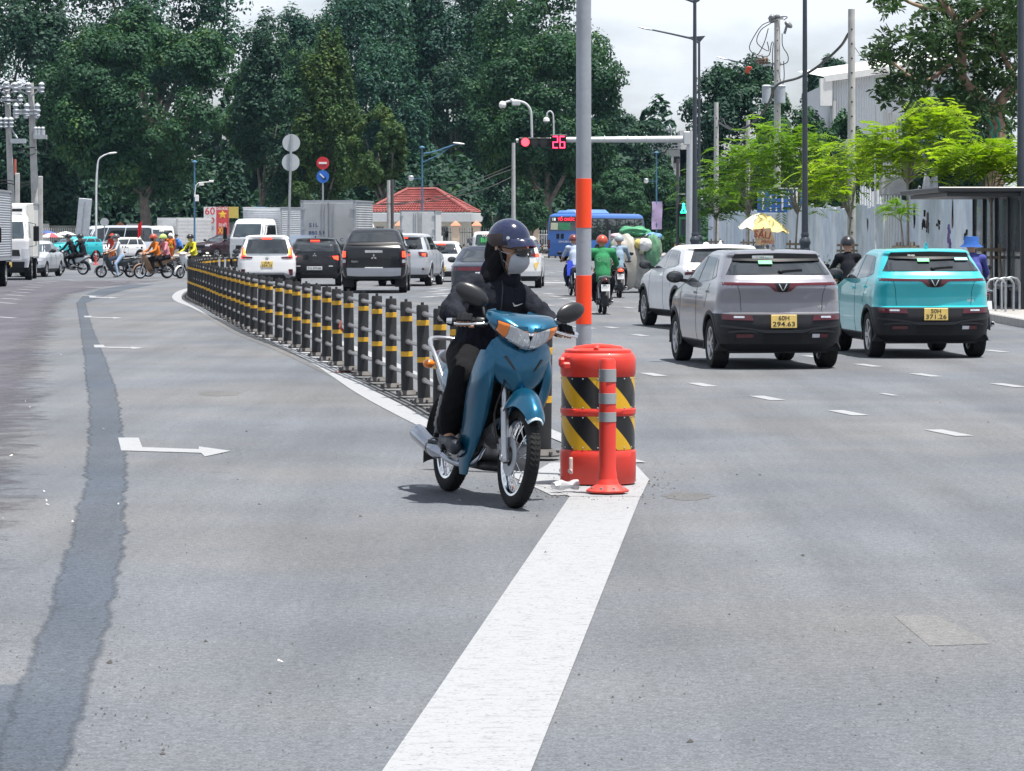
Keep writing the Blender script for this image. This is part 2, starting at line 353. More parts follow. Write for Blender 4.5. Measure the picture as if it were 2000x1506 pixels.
sheet('road', [[(-45, -20), (9.0, -20), (9.0, 120), (30, 190), (60, 232), (-45, 232)]], ASPH, 0)
# darker worn lane on the left with a soft, patchy edge
ed = [G(*p) for p in [(330, 548), (215, 560), (150, 575), (125, 596), (107, 668), (82, 829), (54, 972), (0, 1098), (-60, 1300), (-110, 1600)]]
rows = []
for p in ed: rows.append([(p.x-30, p.y, .001), (p.x-1.2, p.y, .001), (p.x-.3, p.y, .001), (p.x+.7, p.y, .001)])
b = MB(); b.grid(rows); me = b.mesh('old_lane', ASPHOLD, 0)
at = me.attributes.new('fade', 'FLOAT', 'POINT'); at.data.foreach_set('value', [1.6, 1.2, .55, -.4]*len(ed)); tag(link('old_lane_road', me), kind='structure')
# bluish repair seam with ragged edges
seam = [(556, 250, 300), (566, 195, 245), (578, 163, 205), (592, 150, 166), (640, 157, 180), (700, 165, 205), (760, 170, 226), (800, 176, 233), (850, 173, 240), (900, 170, 246), (960, 165, 245), (1000, 152, 243), (1060, 136, 242), (1100, 124, 235), (1150, 110, 224), (1200, 95, 214), (1250, 76, 203), (1300, 58, 185), (1345, 34, 170), (1400, 16, 158), (1450, 6, 144), (1506, -10, 122), (1640, -60, 60)]
ys = [s[0] for s in seam]; yy = []; y = 556.0
while y < 1640: yy.append(y); y += max(.8, (y-454)*.005)
Lp, Rp = [], []
for i_, y in enumerate(yy):
    d = gd(y); jl = .02*noise.noise(Vector((d*1.1, 0, 0)))+.015*noise.noise(Vector((d*3.5, 5, 0))); jr = .02*noise.noise(Vector((d*1.3, 9, 0)))+.018*noise.noise(Vector((d*3, 15, 0)))
    a = G(np.interp(y, ys, [s[1] for s in seam]), y); c = G(np.interp(y, ys, [s[2] for s in seam]), y); Lp.append((a.x-jl, a.y)); Rp.append((c.x+jr, c.y))
for nm, A_, B_, z in (('seam_patch_road', Lp, Rp, .0032), ('seam_corner_road', [G(-200, y) for y in (1330, 1345, 1360, 1400, 1520, 1640)], [G(x, y) for x, y in ((38, 1330), (44, 1345), (46, 1360), (50, 1400), (20, 1520), (-60, 1640))], .002)):
    b = MB(); b.grid([[(a[0]+o, a[1], z) for a, o in ((p, -.05), (p, .05), (q, -.05), (q, .05))] for p, q in zip(A_, B_)]); me = b.mesh(nm, ASPHSEAM, 0); k = len(A_)
    at = me.attributes.new('fade', 'FLOAT', 'POINT'); at.data.foreach_set('value', [-.1, 1.1, 1.1, -.1]*k if nm == 'seam_patch_road' else [-.2]*4+[1.2]*(4*k-4)); tag(link(nm, me), kind='structure')
# big white stripe under and before the drum, gore, edge lines, arrows, dashes
MK = []
def mk(name, polys, z=.012, mat=None): return sheet(name, polys, mat or RPAINT, z)
L0, R0 = G(1118, 963), G(1254, 963); L1, R1 = G(748, 1506), G(1038, 1506)
def ext(a, c, t): return a+(c-a)*t
mk('wide_stripe_marking', [[ext(L0, L1, t/10) for t in range(0, 14)]+[ext(R0, R1, t/10) for t in range(13, -1, -1)]])
mk('gore_tip_marking', [[G(1010, 944), G(1075, 905), G(1238, 905), G(1268, 938), G(1252, 971), G(1113, 971), G(1060, 952)]], .016)
edge = [(1113, 968), (1000, 915), (935, 880), (870, 845), (790, 806), (712, 764), (630, 711), (550, 670), (472, 635), (414, 614), (380, 599), (356, 590), (347, 584), (346, 577), (356, 569), (380, 562), (420, 557), (500, 553)]
EDGE = [Vector(p) for p in spline([G(*p) for p in edge], 90)]
mk('edge_line_marking', band(EDGE, .24))
edge2 = [(1240, 905), (1130, 870), (1000, 815), (900, 772), (830, 742), (740, 700), (660, 668), (600, 645)]
mk('inner_edge_line_marking', band(spline([G(*p) for p in edge2], 40), .17), .02)
def zp(L_): return [G(x/2.789, y/2.789+560) for x, y in L_]
mk('lane_arrow_marking', [zp([(643, 825), (755, 825), (775, 877), (1083, 888), (1083, 873), (1258, 897), (1115, 928), (1095, 908), (660, 895)])])
mk('lane_arrow_marking', [zp([(510, 318), (565, 318), (571, 328), (715, 332), (715, 328), (782, 335), (720, 341), (715, 337), (515, 332)])])
mk('lane_arrow_marking', [zp([(457, 160), (498, 160), (501, 165), (615, 168.5), (615, 166), (671, 171), (620, 175), (615, 172), (460, 167.5)])])
mk('lane_arrow_marking', [zp([(485, 51), (521, 51), (523, 56), (595, 58.5), (595, 56.5), (646, 60.5), (600, 64), (595, 62), (488, 60)])])
def dash(px, py, ln=.85, w=.16, ang=-.18):
    c = G(px, py); d = Vector((math.sin(ang), math.cos(ang), 0)); n = Vector((d.y, -d.x, 0))
    return [c-d*ln/2-n*w/2, c-d*ln/2+n*w/2, c+d*ln/2+n*w/2, c+d*ln/2-n*w/2]
mk('dash_marking', [dash(*p) for p in [(1276, 732), (1372, 752), (1498, 778), (1656, 807), (1853, 846), (2075, 898)]])
mk('dash_marking', [dash(*p) for p in [(1695, 714), (1808, 733), (1970, 753), (1945, 686), (1735, 771, .5, .08), (1590, 697), (1228, 601), (1194, 640), (1250, 655)]])
mk('dash_marking', [dash(px, py, 1.3, .22) for px, py in [(1094, 530), (1078, 533), (1062, 536), (1084, 579), (1104, 584), (1124, 589), (1072, 574), (1066, 596), (1140, 640), (1085, 548), (1068, 549), (1048, 545), (1150, 610)]])
mk('dash_marking', [dash(px, py, 1.6, .3, .25) for px, py in [(856, 569), (862, 574), (868, 566), (872, 578), (855, 563), (840, 580)]])
mk('dash_marking', [dash(px, py, 1.4, .16, -.5) for px, py in [(100, 550), (85, 553), (70, 557), (62, 561), (52, 566), (40, 571), (30, 577), (20, 584), (10, 592), (128, 546), (185, 562), (180, 578), (235, 551), (265, 552), (150, 549), (6, 620)]])
mk('dash_marking', [[G(1060, 551), G(1100, 551.5), G(1250, 556), G(1250, 557.5), G(1100, 553.5), G(1060, 553)]])
mk('dash_marking', [band([G(258, 539), G(330, 541), G(480, 546)], .22)[i] for i in range(2)])
# the dark median strip the railing stands on
# patches and stains in the asphalt
def blotch(cx, cy, rx, ry, n=26, seed=0):
    r = random.Random(seed); c = G(cx, cy); return [(c.x+rx*(1+.25*r.uniform(-1, 1))*math.cos(2*PI*i/n), c.y+ry*(1+.25*r.uniform(-1, 1))*math.sin(2*PI*i/n)) for i in range(n)]
STAIN = asphalt('asphalt_stain', (.10, .102, .106), (.11, .11, .11), .3)
sheet('road_stain', [blotch(428, 769, .22, .5, seed=1), blotch(1340, 969, .16, .28, seed=2), blotch(700, 600, .3, .9, seed=4)], STAIN, .004)
LPATCH = asphalt('asphalt_pale_patch', (.132, .135, .140), (.14, .14, .142), .3)
sheet('pale_patch_road', [[G(1745, 1203), G(1828, 1202), G(1935, 1258), G(1815, 1262)]], LPATCH, .004)
# gravel, grit and scraps of litter over the road
V, F = [], []
def pebble(p, s, r):
    o = len(V); n = 5; h = s*r.uniform(.5, .9)
    for k in range(n): t = 2*PI*k/n+r.random(); q = s*r.uniform(.6, 1.1); V.append((p[0]+q*math.cos(t), p[1]+q*math.sin(t), .002))
    V.append((p[0]+s*.2*r.uniform(-1, 1), p[1], h+.002)); F.extend([(o+k, o+(k+1) % n, o+n) for k in range(n)])
r = random.Random(3)
for k in range(620):
    y = 560+940*r.random()**.8; x = r.uniform(-40, 2040)
    if r.random() < .35: x = r.uniform(0, 330)
    p = G(x, y); pebble(p, r.uniform(.003, .0075) if r.random() < .96 else r.uniform(.010, .018), r)
for k in range(500):
    p = G(r.gauss(1150, 75), r.gauss(948, 17)); pebble(p, r.uniform(.004, .013), r)
me = mesh_np('grit', V, F, M('grit_stone', (.07, .068, .065), .9, var=.5, sc=3)); tag(link('road_grit', me), kind='stuff')
V, F = [], []
for k in range(16):
    p = G(r.uniform(0, 2000), 560+900*r.random()) if k > 14 else G(r.uniform(0, 260), r.uniform(620, 1120)); a = r.random()*PI; l = r.uniform(.006, .018); w = r.uniform(.002, .006); o = len(V)
    for sx, sy in ((-1, -1), (1, -1), (1, 1), (-1, 1)):
        V.append((p.x+sx*l*math.cos(a)-sy*w*math.sin(a), p.y+sx*l*math.sin(a)+sy*w*math.cos(a), .014+(.012*r.random() if sx > 0 else 0)))
    F.append((o, o+1, o+2, o+3))
me = mesh_np('scraps', V, F, M('paper_scrap', (.55, .54, .52), .8, var=.3)); tag(link('litter_scraps', me), kind='stuff')
# pavement on the right, kerb, verge; far pavement along the trees
def slab(name, poly, h, mat, z0=-.04):
    b = MB(); b.prism(poly, h-z0, None, z0); return tag(b.build(name, mat, None, 0), kind='structure')
slab('sidewalk', [(9.27, 18), (26, 18), (26, 60), (26, 186), (9.27, 118)], .14, CONC)
kb = [Vector((9.13, y, 0)) for y in np.arange(18, 118.5, .8)]
kroot = tag(thing('kerb', None, None), kind='structure'); bk = MB(); bk.box((0, 0, .06), (.26, .78, .20), bev=.02); kme = bk.mesh('kerb_stone', M('kerb_stone', (.34, .33, .32), .85, var=.2, sc=2, dirt=.4), 30)
for i, p in enumerate(kb): link('kerb_stone', kme, kroot, p)
slab('far_sidewalk', [(-45, 205), (-4, 205), (14, 212), (40, 226), (60, 234), (60, 250), (-45, 250)], .15, CONC)
# ------------------------------------------------------------------ trees
LEAF_DARK = leafmat('leaf_dark', (.011, .036, .029), (.029, .076, .048), (.052, .105, .052), trans=.2)
LEAF_MID = leafmat('leaf_mid', (.014, .044, .028), (.036, .098, .046), (.090, .165, .05))
LEAF_BLUE = leafmat('leaf_bluish', (.014, .046, .040), (.036, .100, .070), (.06, .145, .085))
LEAF_OLIVE = leafmat('leaf_olive', (.020, .050, .020), (.054, .105, .032), (.12, .165, .04))
def leaves(C, Nn, size, rng, asp=.55, name='crown', mat=None, fold=.0):
    """one pointed quad per leaf: centres C, facing Nn"""
    n = len(C); r = rng.normal(size=(n, 3)); r -= (r*Nn).sum(1, keepdims=True)*Nn; r /= np.linalg.norm(r, axis=1, keepdims=True)+1e-9; q = np.cross(Nn, r)
    s = size*rng.uniform(.6, 1.3, (n, 1)); V = np.empty((n, 4, 3)); V[:, 0] = C-r*s; V[:, 1] = C+q*s*asp; V[:, 2] = C+r*s; V[:, 3] = C-q*s*asp; V[:, 1] -= Nn*s*.2*0+0
    F = np.arange(n*4).reshape(n, 4); return mesh_np(name, V.reshape(-1, 3), F, mat)
def crown_points(ctr, rad, n, rng, lobes=16, sub=9, flat=.0, low=-1.1, lump=.50, droop=0.0):
    """leaf clumps gathered into lobes over an uneven ellipsoid"""
    ctr, rad = np.array(ctr, float), np.array(rad, float); cl = []; rs = []
    for i in range(lobes):
        d = rng.normal(size=3); d /= np.linalg.norm(d)
        while d[2] < low or d[1] > .55: d = rng.normal(size=3); d /= np.linalg.norm(d)
        c0 = d*rng.uniform(.52, .74); r0 = lump*rng.uniform(.75, 1.2)
        for j in range(sub):
            e = rng.normal(size=3); e /= np.linalg.norm(e)
            if e.dot(d) < -.35: e = -e
            cl.append(c0+e*r0*rng.uniform(.55, 1.0)); rs.append(r0*rng.uniform(.28, .52))
    cl = np.array(cl); rs = np.array(rs); k = rng.choice(len(cl), n, p=rs**2/(rs**2).sum())
    e = rng.normal(size=(n, 3)); e /= np.linalg.norm(e, axis=1, keepdims=True); e[:, 2] = np.where(e[:, 2] < -.55, -e[:, 2]*.6, e[:, 2])
    P = cl[k]+e*(rs[k]*rng.uniform(.45, 1.05, n)**.6)[:, None]; P[:, 2] -= droop*rng.random(n)*np.hypot(P[:, 0], P[:, 1])
    nn = e+rng.normal(size=(n, 3))*.34+np.array([0, 0, .30]); nn /= np.linalg.norm(nn, axis=1, keepdims=True)
    return ctr+P*rad, nn
def branch_mesh(pts_list, nm, mat, parent, n=7):
    b = MB()
    for pts, rs in pts_list: b.tube(pts, rs, n)
    return b.build(nm, mat, parent, 50)
def big_tree(label, x0, x1, y0, y1, d, mat, n=20000, leaf=.20, trunk=None, seed=0, lobes=16, deep=1.0, lump=.50, name='broadleaf_tree', sub=13, group='tall trees behind the junction', low=-1.1, core=True):
    n = int(n*1.7); leaf *= .74; rng = np.random.default_rng(seed+100); cx = ((x0+x1)/2-1000)*d/FPX; rx = (x1-x0)/2*d/FPX; zt, zb = ZY(y0, d), ZY(y1, d); zb = max(zb, .4); rz = (zt-zb)/2; zc = (zt+zb)/2
    bx = cx if trunk is None else (trunk-1000)*d/FPX
    t = thing(name, label, 'tree', (bx, d, 0), 0, group)
    C, Nn = crown_points((cx-bx, 0, zc), (rx*.93, rx*deep, rz*.96), n, rng, lobes, sub, lump=lump, low=low)
    me = leaves(C, Nn, leaf, rng, .55, 'crown', mat); link('crown', me, t)
    # trunk and limbs
    tr = max(.18, rx*.055); L_ = []; top = Vector((cx-bx, 0, zc-rz*.2)); base = Vector((0, 0, -.1)); mid = base.lerp(top, .5)+Vector((rng.uniform(-.4, .4), 0, 0))
    L_.append((spline([base, base.lerp(mid, .5), mid, top], 9), list(np.linspace(tr*1.25, tr*.5, 9))))
    for i in range(5):
        a = 2*PI*i/5+rng.random(); e = Vector((cx-bx+math.cos(a)*rx*.6, math.sin(a)*rx*.5*deep, zc+rz*rng.uniform(-.3, .35))); s = base.lerp(mid, rng.uniform(.75, 1.0))
        L_.append((spline([s, s.lerp(e, .5)+Vector((0, 0, -.06*rz)), e], 7), list(np.linspace(tr*.62, tr*.18, 7))))
    branch_mesh(L_, 'trunk', BARK, t); return t
T = big_tree
# back row, tops against the sky
T('dark tree with dense crown at the left frame edge behind the utility poles', -240, 165, -130, 455, 250, LEAF_DARK, 40000, .26, seed=1, lobes=18)
T('tall dark tree crown rising behind the broad tree, top cut by frame', 120, 500, -190, 180, 285, LEAF_BLUE, 22000, .26, seed=2, lobes=18)
T('pointed tree crown on the skyline just right of the white sky gap', 505, 690, 28, 400, 300, LEAF_BLUE, 17000, .24, seed=3)
T('widest bluish tree crown of the skyline, top left of center', 575, 860, -50, 400, 290, LEAF_BLUE, 26000, .24, seed=4, lobes=20)
T('bluish tree crown with a domed top left of the tall grey pole', 770, 1020, -45, 350, 295, LEAF_BLUE, 22000, .24, seed=5, lobes=18)
T('tree crown touching the top of the frame behind the tall grey pole', 930, 1180, -30, 330, 280, LEAF_MID, 18000, .24, seed=6)
T('dark tree crown behind the two signboard poles, low on the skyline', 430, 640, 95, 330, 270, LEAF_MID, 17000, .24, seed=7)
T('dark tree crown far behind the broad spreading tree, filling the gap beside it', 150, 430, 40, 420, 300, LEAF_DARK, 16000, .26, seed=31, lobes=18)
T('bluish tree crown far behind the widest crown, above the conical tree', 800, 1000, 30, 400, 305, LEAF_BLUE, 13000, .26, seed=32, lobes=18)
T('dark tree crown behind the power poles at the frame edge', -160, 170, 0, 440, 300, LEAF_BLUE, 16000, .26, seed=33, lobes=18)
# front row
T('broad spreading tree with a forked pale trunk behind the maroon SUV', 78, 492, 15, 395, 232, LEAF_MID, 42000, .21, trunk=290, seed=8, lobes=30, lump=.36, deep=.7)
T('dark tree with a leaning grey trunk behind the red billboard', 455, 645, 70, 395, 240, LEAF_DARK, 20000, .2, trunk=492, seed=9, lobes=20)
T('tree with yellow-green hanging foliage left of the red no-entry disc', 575, 712, 85, 410, 236, LEAF_OLIVE, 16000, .19, seed=10, lobes=18)
T('tall conical tree above the small rounded tree', 680, 840, 70, 420, 262, LEAF_BLUE, 18000, .21, seed=11, lobes=18)
T('tree with thin crown and sky showing through, middle of the skyline', 800, 960, 110, 350, 275, LEAF_DARK, 9000, .22, seed=12, lobes=13)
T('small rounded olive tree left of the red-roofed gatehouse', 672, 800, 208, 375, 222, LEAF_OLIVE, 15000, .16, trunk=756, seed=13, lobes=18, lump=.36)
T('big full tree behind the signal gantry and tall grey pole', 905, 1236, 58, 400, 238, LEAF_MID, 40000, .2, trunk=1080, seed=14, lobes=30, lump=.36, deep=.7)
T('dark low tree under the big full tree, right of the tall pole', 1130, 1300, 235, 410, 248, LEAF_DARK, 14000, .2, seed=15)
T('conical dark sapling left of the slim concrete post', 938, 1002, 360, 462, 218, LEAF_DARK, 5000, .14, seed=16, lobes=9, name='young_tree', group='small trees by the gatehouse fence')
T('conical green sapling right of the slim concrete post', 1002, 1066, 352, 462, 217, LEAF_MID, 5500, .14, seed=17, lobes=9, name='young_tree', group='small trees by the gatehouse fence')
T('rounded bush tree above the bus roof', 1145, 1262, 342, 440, 228, LEAF_MID, 10000, .16, seed=18, lobes=14, group='small trees by the gatehouse fence')
T('green bush tree behind the purple street banner', 1235, 1345, 325, 470, 236, LEAF_MID, 10000, .16, seed=19, lobes=14, group='small trees by the gatehouse fence')
T('bright bushy tree at the foot of the double blank disc signs', 555, 612, 355, 455, 226, LEAF_OLIVE, 5000, .15, seed=20, lobes=9, name='young_tree', group='small trees by the gatehouse fence')
# right background
T('dark tree with ragged crown behind the transformer pole', 1335, 1560, 130, 430, 175, LEAF_DARK, 17000, .17, seed=21, lobes=20, group='trees behind the hoarding')
T('green tree behind the blue lane sign, right of the transformer pole', 1480, 1620, 200, 420, 150, LEAF_MID, 13000, .14, seed=22, lobes=16, group='trees behind the hoarding')
T('dark treetop showing left of the white shed roof', 1570, 1680, 128, 260, 200, LEAF_DARK, 7000, .18, seed=23, lobes=12, group='trees behind the hoarding')
T('low green tree behind the hoarding beside the dotted concrete pole', 1600, 1700, 225, 400, 135, LEAF_MID, 8000, .13, seed=24, lobes=12, group='trees behind the hoarding')
T('dark tree behind the hoarding under the big-leaved tree', 1680, 1990, 190, 400, 120, LEAF_DARK, 16000, .14, seed=25, lobes=18, group='trees behind the hoarding')
# undergrowth that closes the view below the crowns
rng = np.random.default_rng(5)
def mass(name, x0, x1, d0, d1, z1, n, leaf, mat):
    """loose bank of shrubs, one object"""
    k = 90; cx = rng.uniform(x0, x1, k); cy = rng.uniform(d0, d1, k); hh = z1*rng.uniform(.45, 1.0, k); w = rng.uniform(1.6, 3.4, k); i = rng.integers(0, k, n)
    e = rng.normal(size=(n, 3)); e /= np.linalg.norm(e, axis=1, keepdims=True); e[:, 2] = abs(e[:, 2]); e[:, 1] = np.where(rng.random(n) < .6, -abs(e[:, 1]), e[:, 1])
    P = np.stack([cx[i]+e[:, 0]*w[i], cy[i]+e[:, 1]*w[i], hh[i]*(e[:, 2]*.95+.0)+rng.random(n)*.3], 1); nn = e+rng.normal(size=(n, 3))*.5; nn /= np.linalg.norm(nn, axis=1, keepdims=True)
    tag(link(name, leaves(P, nn, leaf, rng, .55, name, mat)), kind='stuff')
mass('shrub_bank_undergrowth', -52, 15, 250, 268, 9.0, 52000, .36, LEAF_DARK)
mass('far_wood_undergrowth', -62, 15, 300, 330, 17.0, 34000, .6, LEAF_DARK)
mass('hedge_undergrowth', 12, 30, 236, 250, 3.6, 12000, .22, LEAF_MID)
mass('far_right_undergrowth', 17, 60, 190, 215, 4.5, 14000, .25, LEAF_DARK)
# feathery young trees on the right pavement
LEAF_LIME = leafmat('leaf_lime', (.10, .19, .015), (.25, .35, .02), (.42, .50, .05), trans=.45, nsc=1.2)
LEAF_LIMED = leafmat('leaf_lime_darker', (.06, .135, .015), (.15, .26, .02), (.28, .39, .035), trans=.42, nsc=1.2)  # darker, less yellow version of the lime leaf colours
def frond_tree(label, trunk_px, base_y, boxes, d, mat, seed, fronds=150, stake=True, tr=.035, base=None, lean=0, flen=.46):
    rng = np.random.default_rng(seed); bp = GX(trunk_px, d) if base is None else base; bp = Vector((bp.x, d, .14))
    t = thing('feathery_tree', label, 'tree', bp, 0, 'feathery young trees along the right pavement'); V = []; L_ = []
    fork = Vector((rng.uniform(-.1, .1)+lean*.5, 0, ZY(base_y, d)-.14)); L_.append((spline([Vector((0, 0, -.05)), Vector((lean*.2, 0, fork.z*.5)), fork], 7), list(np.linspace(tr*1.25, tr*.85, 7))))
    for (x0, x1, y0, y1, wgt) in boxes:
        cx = ((x0+x1)/2-1000)*d/FPX-bp.x; rx = (x1-x0)/2*d/FPX; z0, z1 = ZY(y1, d)-.14, ZY(y0, d)-.14; zc, rz = (z0+z1)/2, (z1-z0)/2
        nb = max(3, int(wgt*5)); tips = []
        for i in range(nb):
            a = 2*PI*(i+rng.random()*.6)/nb; tip = Vector((cx+math.cos(a)*rx*.62, math.sin(a)*rx*.62, zc+rz*rng.uniform(-.35, .75))); tips.append(tip)
            L_.append((spline([fork, fork.lerp(tip, .45)+Vector((0, 0, rz*.12)), tip], 7), list(np.linspace(tr*.6, tr*.15, 7))))
        nf = int(fronds*wgt*1.25); KE = rng.normal(size=(int(13*wgt)+3, 3)); KE /= np.linalg.norm(KE, axis=1, keepdims=True); KE *= rng.uniform(.45, .95, (len(KE), 1)); KE[:, 2] = np.clip(KE[:, 2]+.15, -.6, .95)
        for k in range(nf):
            # layered sprays: each frond starts near a twig and arches out and down
            g = KE[rng.integers(len(KE))]; e = g+rng.normal(size=3)*np.array([.24, .24, .20]); p = np.array([cx+e[0]*rx, e[1]*rx, zc+e[2]*rz])
            p[2] += .03*rng.normal()
            a = math.atan2(e[1]-g[1]*.6, e[0]-g[0]*.6)+rng.normal()*.6; dr = np.array([math.cos(a), math.sin(a), .18+.42*rng.normal()]); dr /= np.linalg.norm(dr); sd = np.cross(dr, [0, 0, 1]); sd /= np.linalg.norm(sd); ln = flen*rng.uniform(.6, 1.25)
            for j in range(7):
                u = (j+.6)/7; c = p+dr*ln*u+np.array([0, 0, -.45*ln*u*u]); wl = ln*.40*(math.sin(PI*min(1, u*.86+.12))); wd = ln*.048
                for s in (-1, 1):
                    tip = c+sd*s*wl+dr*wl*.35+np.array([0, 0, -.30*wl]); V.append([c-dr*wd, (c+tip)/2-dr*wd*1.3, tip, (c+tip)/2+dr*wd*1.3])
    V = np.array(V); n = len(V); link('crown', mesh_np('crown', V.reshape(-1, 3), np.arange(n*4).reshape(n, 4), mat), t); branch_mesh(L_, 'trunk', M('bark_pale', (.26, .23, .20), .85, var=.3, sc=6), t, 6)
    if stake:
        for sx in (-1, 1): b = MB(); b.cyl((sx*.24, .02, -.02), (sx*.17, 0, 1.30), .032, .028, 7); b.build('stake', WOOD, t)
        b = MB(); b.bar((-.30, -.04, 1.18), (.30, -.04, 1.18), .05, .07); b.build('cross_brace', WOOD, t)
        b = MB(); b.bar((-.30, .06, 1.02), (.30, .06, 1.02), .04, .06); b.build('cross_brace', WOOD, t)
    return t
FT = frond_tree
FT('bright feathery tree in front of the bus shelter', 1936, 398, [(1852, 1998, 268, 372, 1.9)], 66, LEAF_LIME, 1)
FT('tallest bright feathery tree left of the bus shelter, two-tiered crown', 1772, 360, [(1685, 1805, 225, 345, 1.3), (1775, 1890, 202, 310, 1.3), (1690, 1870, 270, 362, 1.0)], 80, LEAF_LIME, 2, lean=.1)
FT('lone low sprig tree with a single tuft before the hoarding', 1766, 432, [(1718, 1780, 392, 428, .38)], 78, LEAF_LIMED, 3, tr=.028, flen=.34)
FT('feathery tree just right of the dark lamp post at the umbrella stall', 1655, 430, [(1580, 1708, 276, 405, 2.0)], 90, LEAF_LIME, 4)
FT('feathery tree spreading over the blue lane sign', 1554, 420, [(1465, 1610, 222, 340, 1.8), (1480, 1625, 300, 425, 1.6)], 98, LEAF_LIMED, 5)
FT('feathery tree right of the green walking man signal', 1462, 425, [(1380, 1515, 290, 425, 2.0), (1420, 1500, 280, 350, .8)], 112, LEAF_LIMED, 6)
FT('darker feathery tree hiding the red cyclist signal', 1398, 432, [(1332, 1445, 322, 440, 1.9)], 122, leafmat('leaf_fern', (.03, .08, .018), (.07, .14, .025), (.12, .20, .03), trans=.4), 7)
# big-leaved tree reaching in at the top right
def rosette_tree():
    d = 84; rng = np.random.default_rng(9); bp = GX(1905, d); t = thing('big_leaf_tree', 'big-leaved tree with bent bare limbs reaching in at the top right corner', 'tree', bp, 0)
    P = lambda x, y, dy=0: AT(x, y, d+dy)-Vector((bp.x, d, 0))+Vector((0, dy, 0))
    limbs = [([P(1925, 560), P(1935, 420), P(1945, 330), P(1948, 250), P(1935, 205)], [.30, .26, .24, .22, .2]), ([P(1938, 215), P(1915, 190), P(1880, 150), P(1880, 100), P(1868, 40), P(1835, 0), P(1810, -40)], [.15, .13, .12, .11, .10, .09, .07]), ([P(1945, 225), P(1960, 190), P(1990, 165), P(2030, 120), P(2060, 50)], [.17, .15, .14, .12, .1]), ([P(1880, 110), P(1850, 130), P(1800, 160), P(1740, 120)], [.08, .06, .05, .03]), ([P(1872, 60), P(1920, 20), P(1960, -30)], [.08, .06, .05]), ([P(1850, 20), P(1790, 10), P(1740, -15)], [.07, .05, .03]), ([P(1915, 190), P(1860, 215), P(1800, 200)], [.07, .05, .03]), ([P(1990, 165), P(1960, 110), P(1935, 60)], [.08, .06, .04])]
    b = MB()
    for pts, rs in limbs: k = len(pts); b.tube(spline(pts, k*4), list(np.interp(np.linspace(0, k-1, k*4), range(k), rs)), 8)
    b.build('trunk', M('bark_brown', (.26, .18, .13), .9, var=.35, sc=5, bump=.5), t, 50)
    b = MB(); q = [P(1932+4*math.sin(i*1.7), 205+i*9) for i in range(9)]; b.tube([p+Vector((-.18+.04*i, -.22, 0)) for i, p in enumerate(q)], .035, 6); b.tube([p+Vector((.2, -.2, 0)) for p in q[2:]], .04, 6); b.build('green_net', M('net_green', (.02, .20, .14), .7), t)
    V = []; blobs = [(1935, 40, 90, 70), (1840, 60, 70, 50), (1760, 95, 65, 38), (1720, 108, 34, 22), (1890, 100, 90, 45), (1965, 110, 60, 60), (1800, 135, 80, 40), (1765, 170, 50, 32), (1840, 200, 80, 40), (1930, 180, 70, 60), (1970, 30, 60, 50), (1860, 10, 60, 30), (1735, 6, 34, 20), (1740, 185, 26, 18), (1890, 230, 70, 36), (1790, 225, 30, 20), (1980, 240, 40, 40)]
    wts = np.array([b_[2]*b_[3] for b_ in blobs], float); wts /= wts.sum()
    for k in range(820):
        x, y, rx, ry = blobs[rng.choice(len(blobs), p=wts)]; a = rng.uniform(0, 2*PI); q = math.sqrt(rng.random()); c = np.array(P(x+q*rx*math.cos(a), y+q*ry*math.sin(a), rng.uniform(-.7, 1.3))); up = rng.normal(size=3)*.6+np.array([0, -.2, .8]); up /= np.linalg.norm(up)
        u = np.cross(up, rng.normal(size=3)); u /= np.linalg.norm(u); w = np.cross(up, u); n = 9
        for j in range(n):
            a = 2*PI*j/n+rng.normal()*.15; dr = u*math.cos(a)+w*math.sin(a)+up*rng.uniform(.05, .5); dr /= np.linalg.norm(dr); sd = np.cross(dr, up); sd /= np.linalg.norm(sd)+1e-9; ln = rng.uniform(.20, .34); wd = ln*.17
            V.append([c+dr*.03, c+dr*ln*.6+sd*wd, c+dr*ln-up*.04, c+dr*ln*.6-sd*wd])
    V = np.array(V); n = len(V); link('crown', mesh_np('crown', V.reshape(-1, 3), np.arange(n*4).reshape(n, 4), leafmat('leaf_big', (.014, .034, .016), (.035, .075, .026), (.09, .15, .05), trans=.22, nsc=.8)), t)
rosette_tree()
# ------------------------------------------------------------------ buildings, fences, hoardings
# gatehouse with a red tiled hip roof
d = 222; c = GX(824, d); gh = thing('gatehouse', 'low white gatehouse with a red tiled hip roof behind the white box truck', 'building', c, math.radians(-7))
W2 = 3.2; b = MB(); b.box((0, 0, 1.25), (W2*2, 4.4, 2.5)); b.build('wall', M('gatehouse_wall', (.55, .54, .50), .8, var=.06), gh)
b = MB(); b.box((0, 0, 2.72), (7.9, 6.4, .62), bev=.02); b.build('eaves_band', M('gatehouse_band', (.50, .53, .56), .7, var=.06), gh)
rt = M('roof_tile_red', (.27, .075, .070), .7, var=.25, sc=2.5)
b = MB(); A = [(-3.7, -2.9, 3.04), (3.7, -2.9, 3.04), (3.7, 2.9, 3.04), (-3.7, 2.9, 3.04)]; R0, R1 = Vector((-1.0, 0, 4.62)), Vector((1.0, 0, 4.62)); A = [Vector(a) for a in A]
def slope(p0, p1, q0, q1, nrow=13, ncol=34):
    """courses of tiles: each row overlaps the next, each tile a small wave"""
    nn = (p1-p0).cross(q0-p0).normalized(); rows = []
    for i in range(nrow):
        for e in (0, .999):
            t = (i+e)/nrow; a, c_ = p0.lerp(q0, t), p1.lerp(q1, t); lift = .075*(1-e)+.01; rows.append([a.lerp(c_, j/(ncol*2))+nn*(lift+(.045 if j % 2 else 0)) for j in range(ncol*2+1)])
    b.grid(rows)
slope(A[0], A[1], R0, R1); slope(A[1], A[2], R1, R1); slope(A[2], A[3], R1, R0); slope(A[3], A[0], R0, R0)
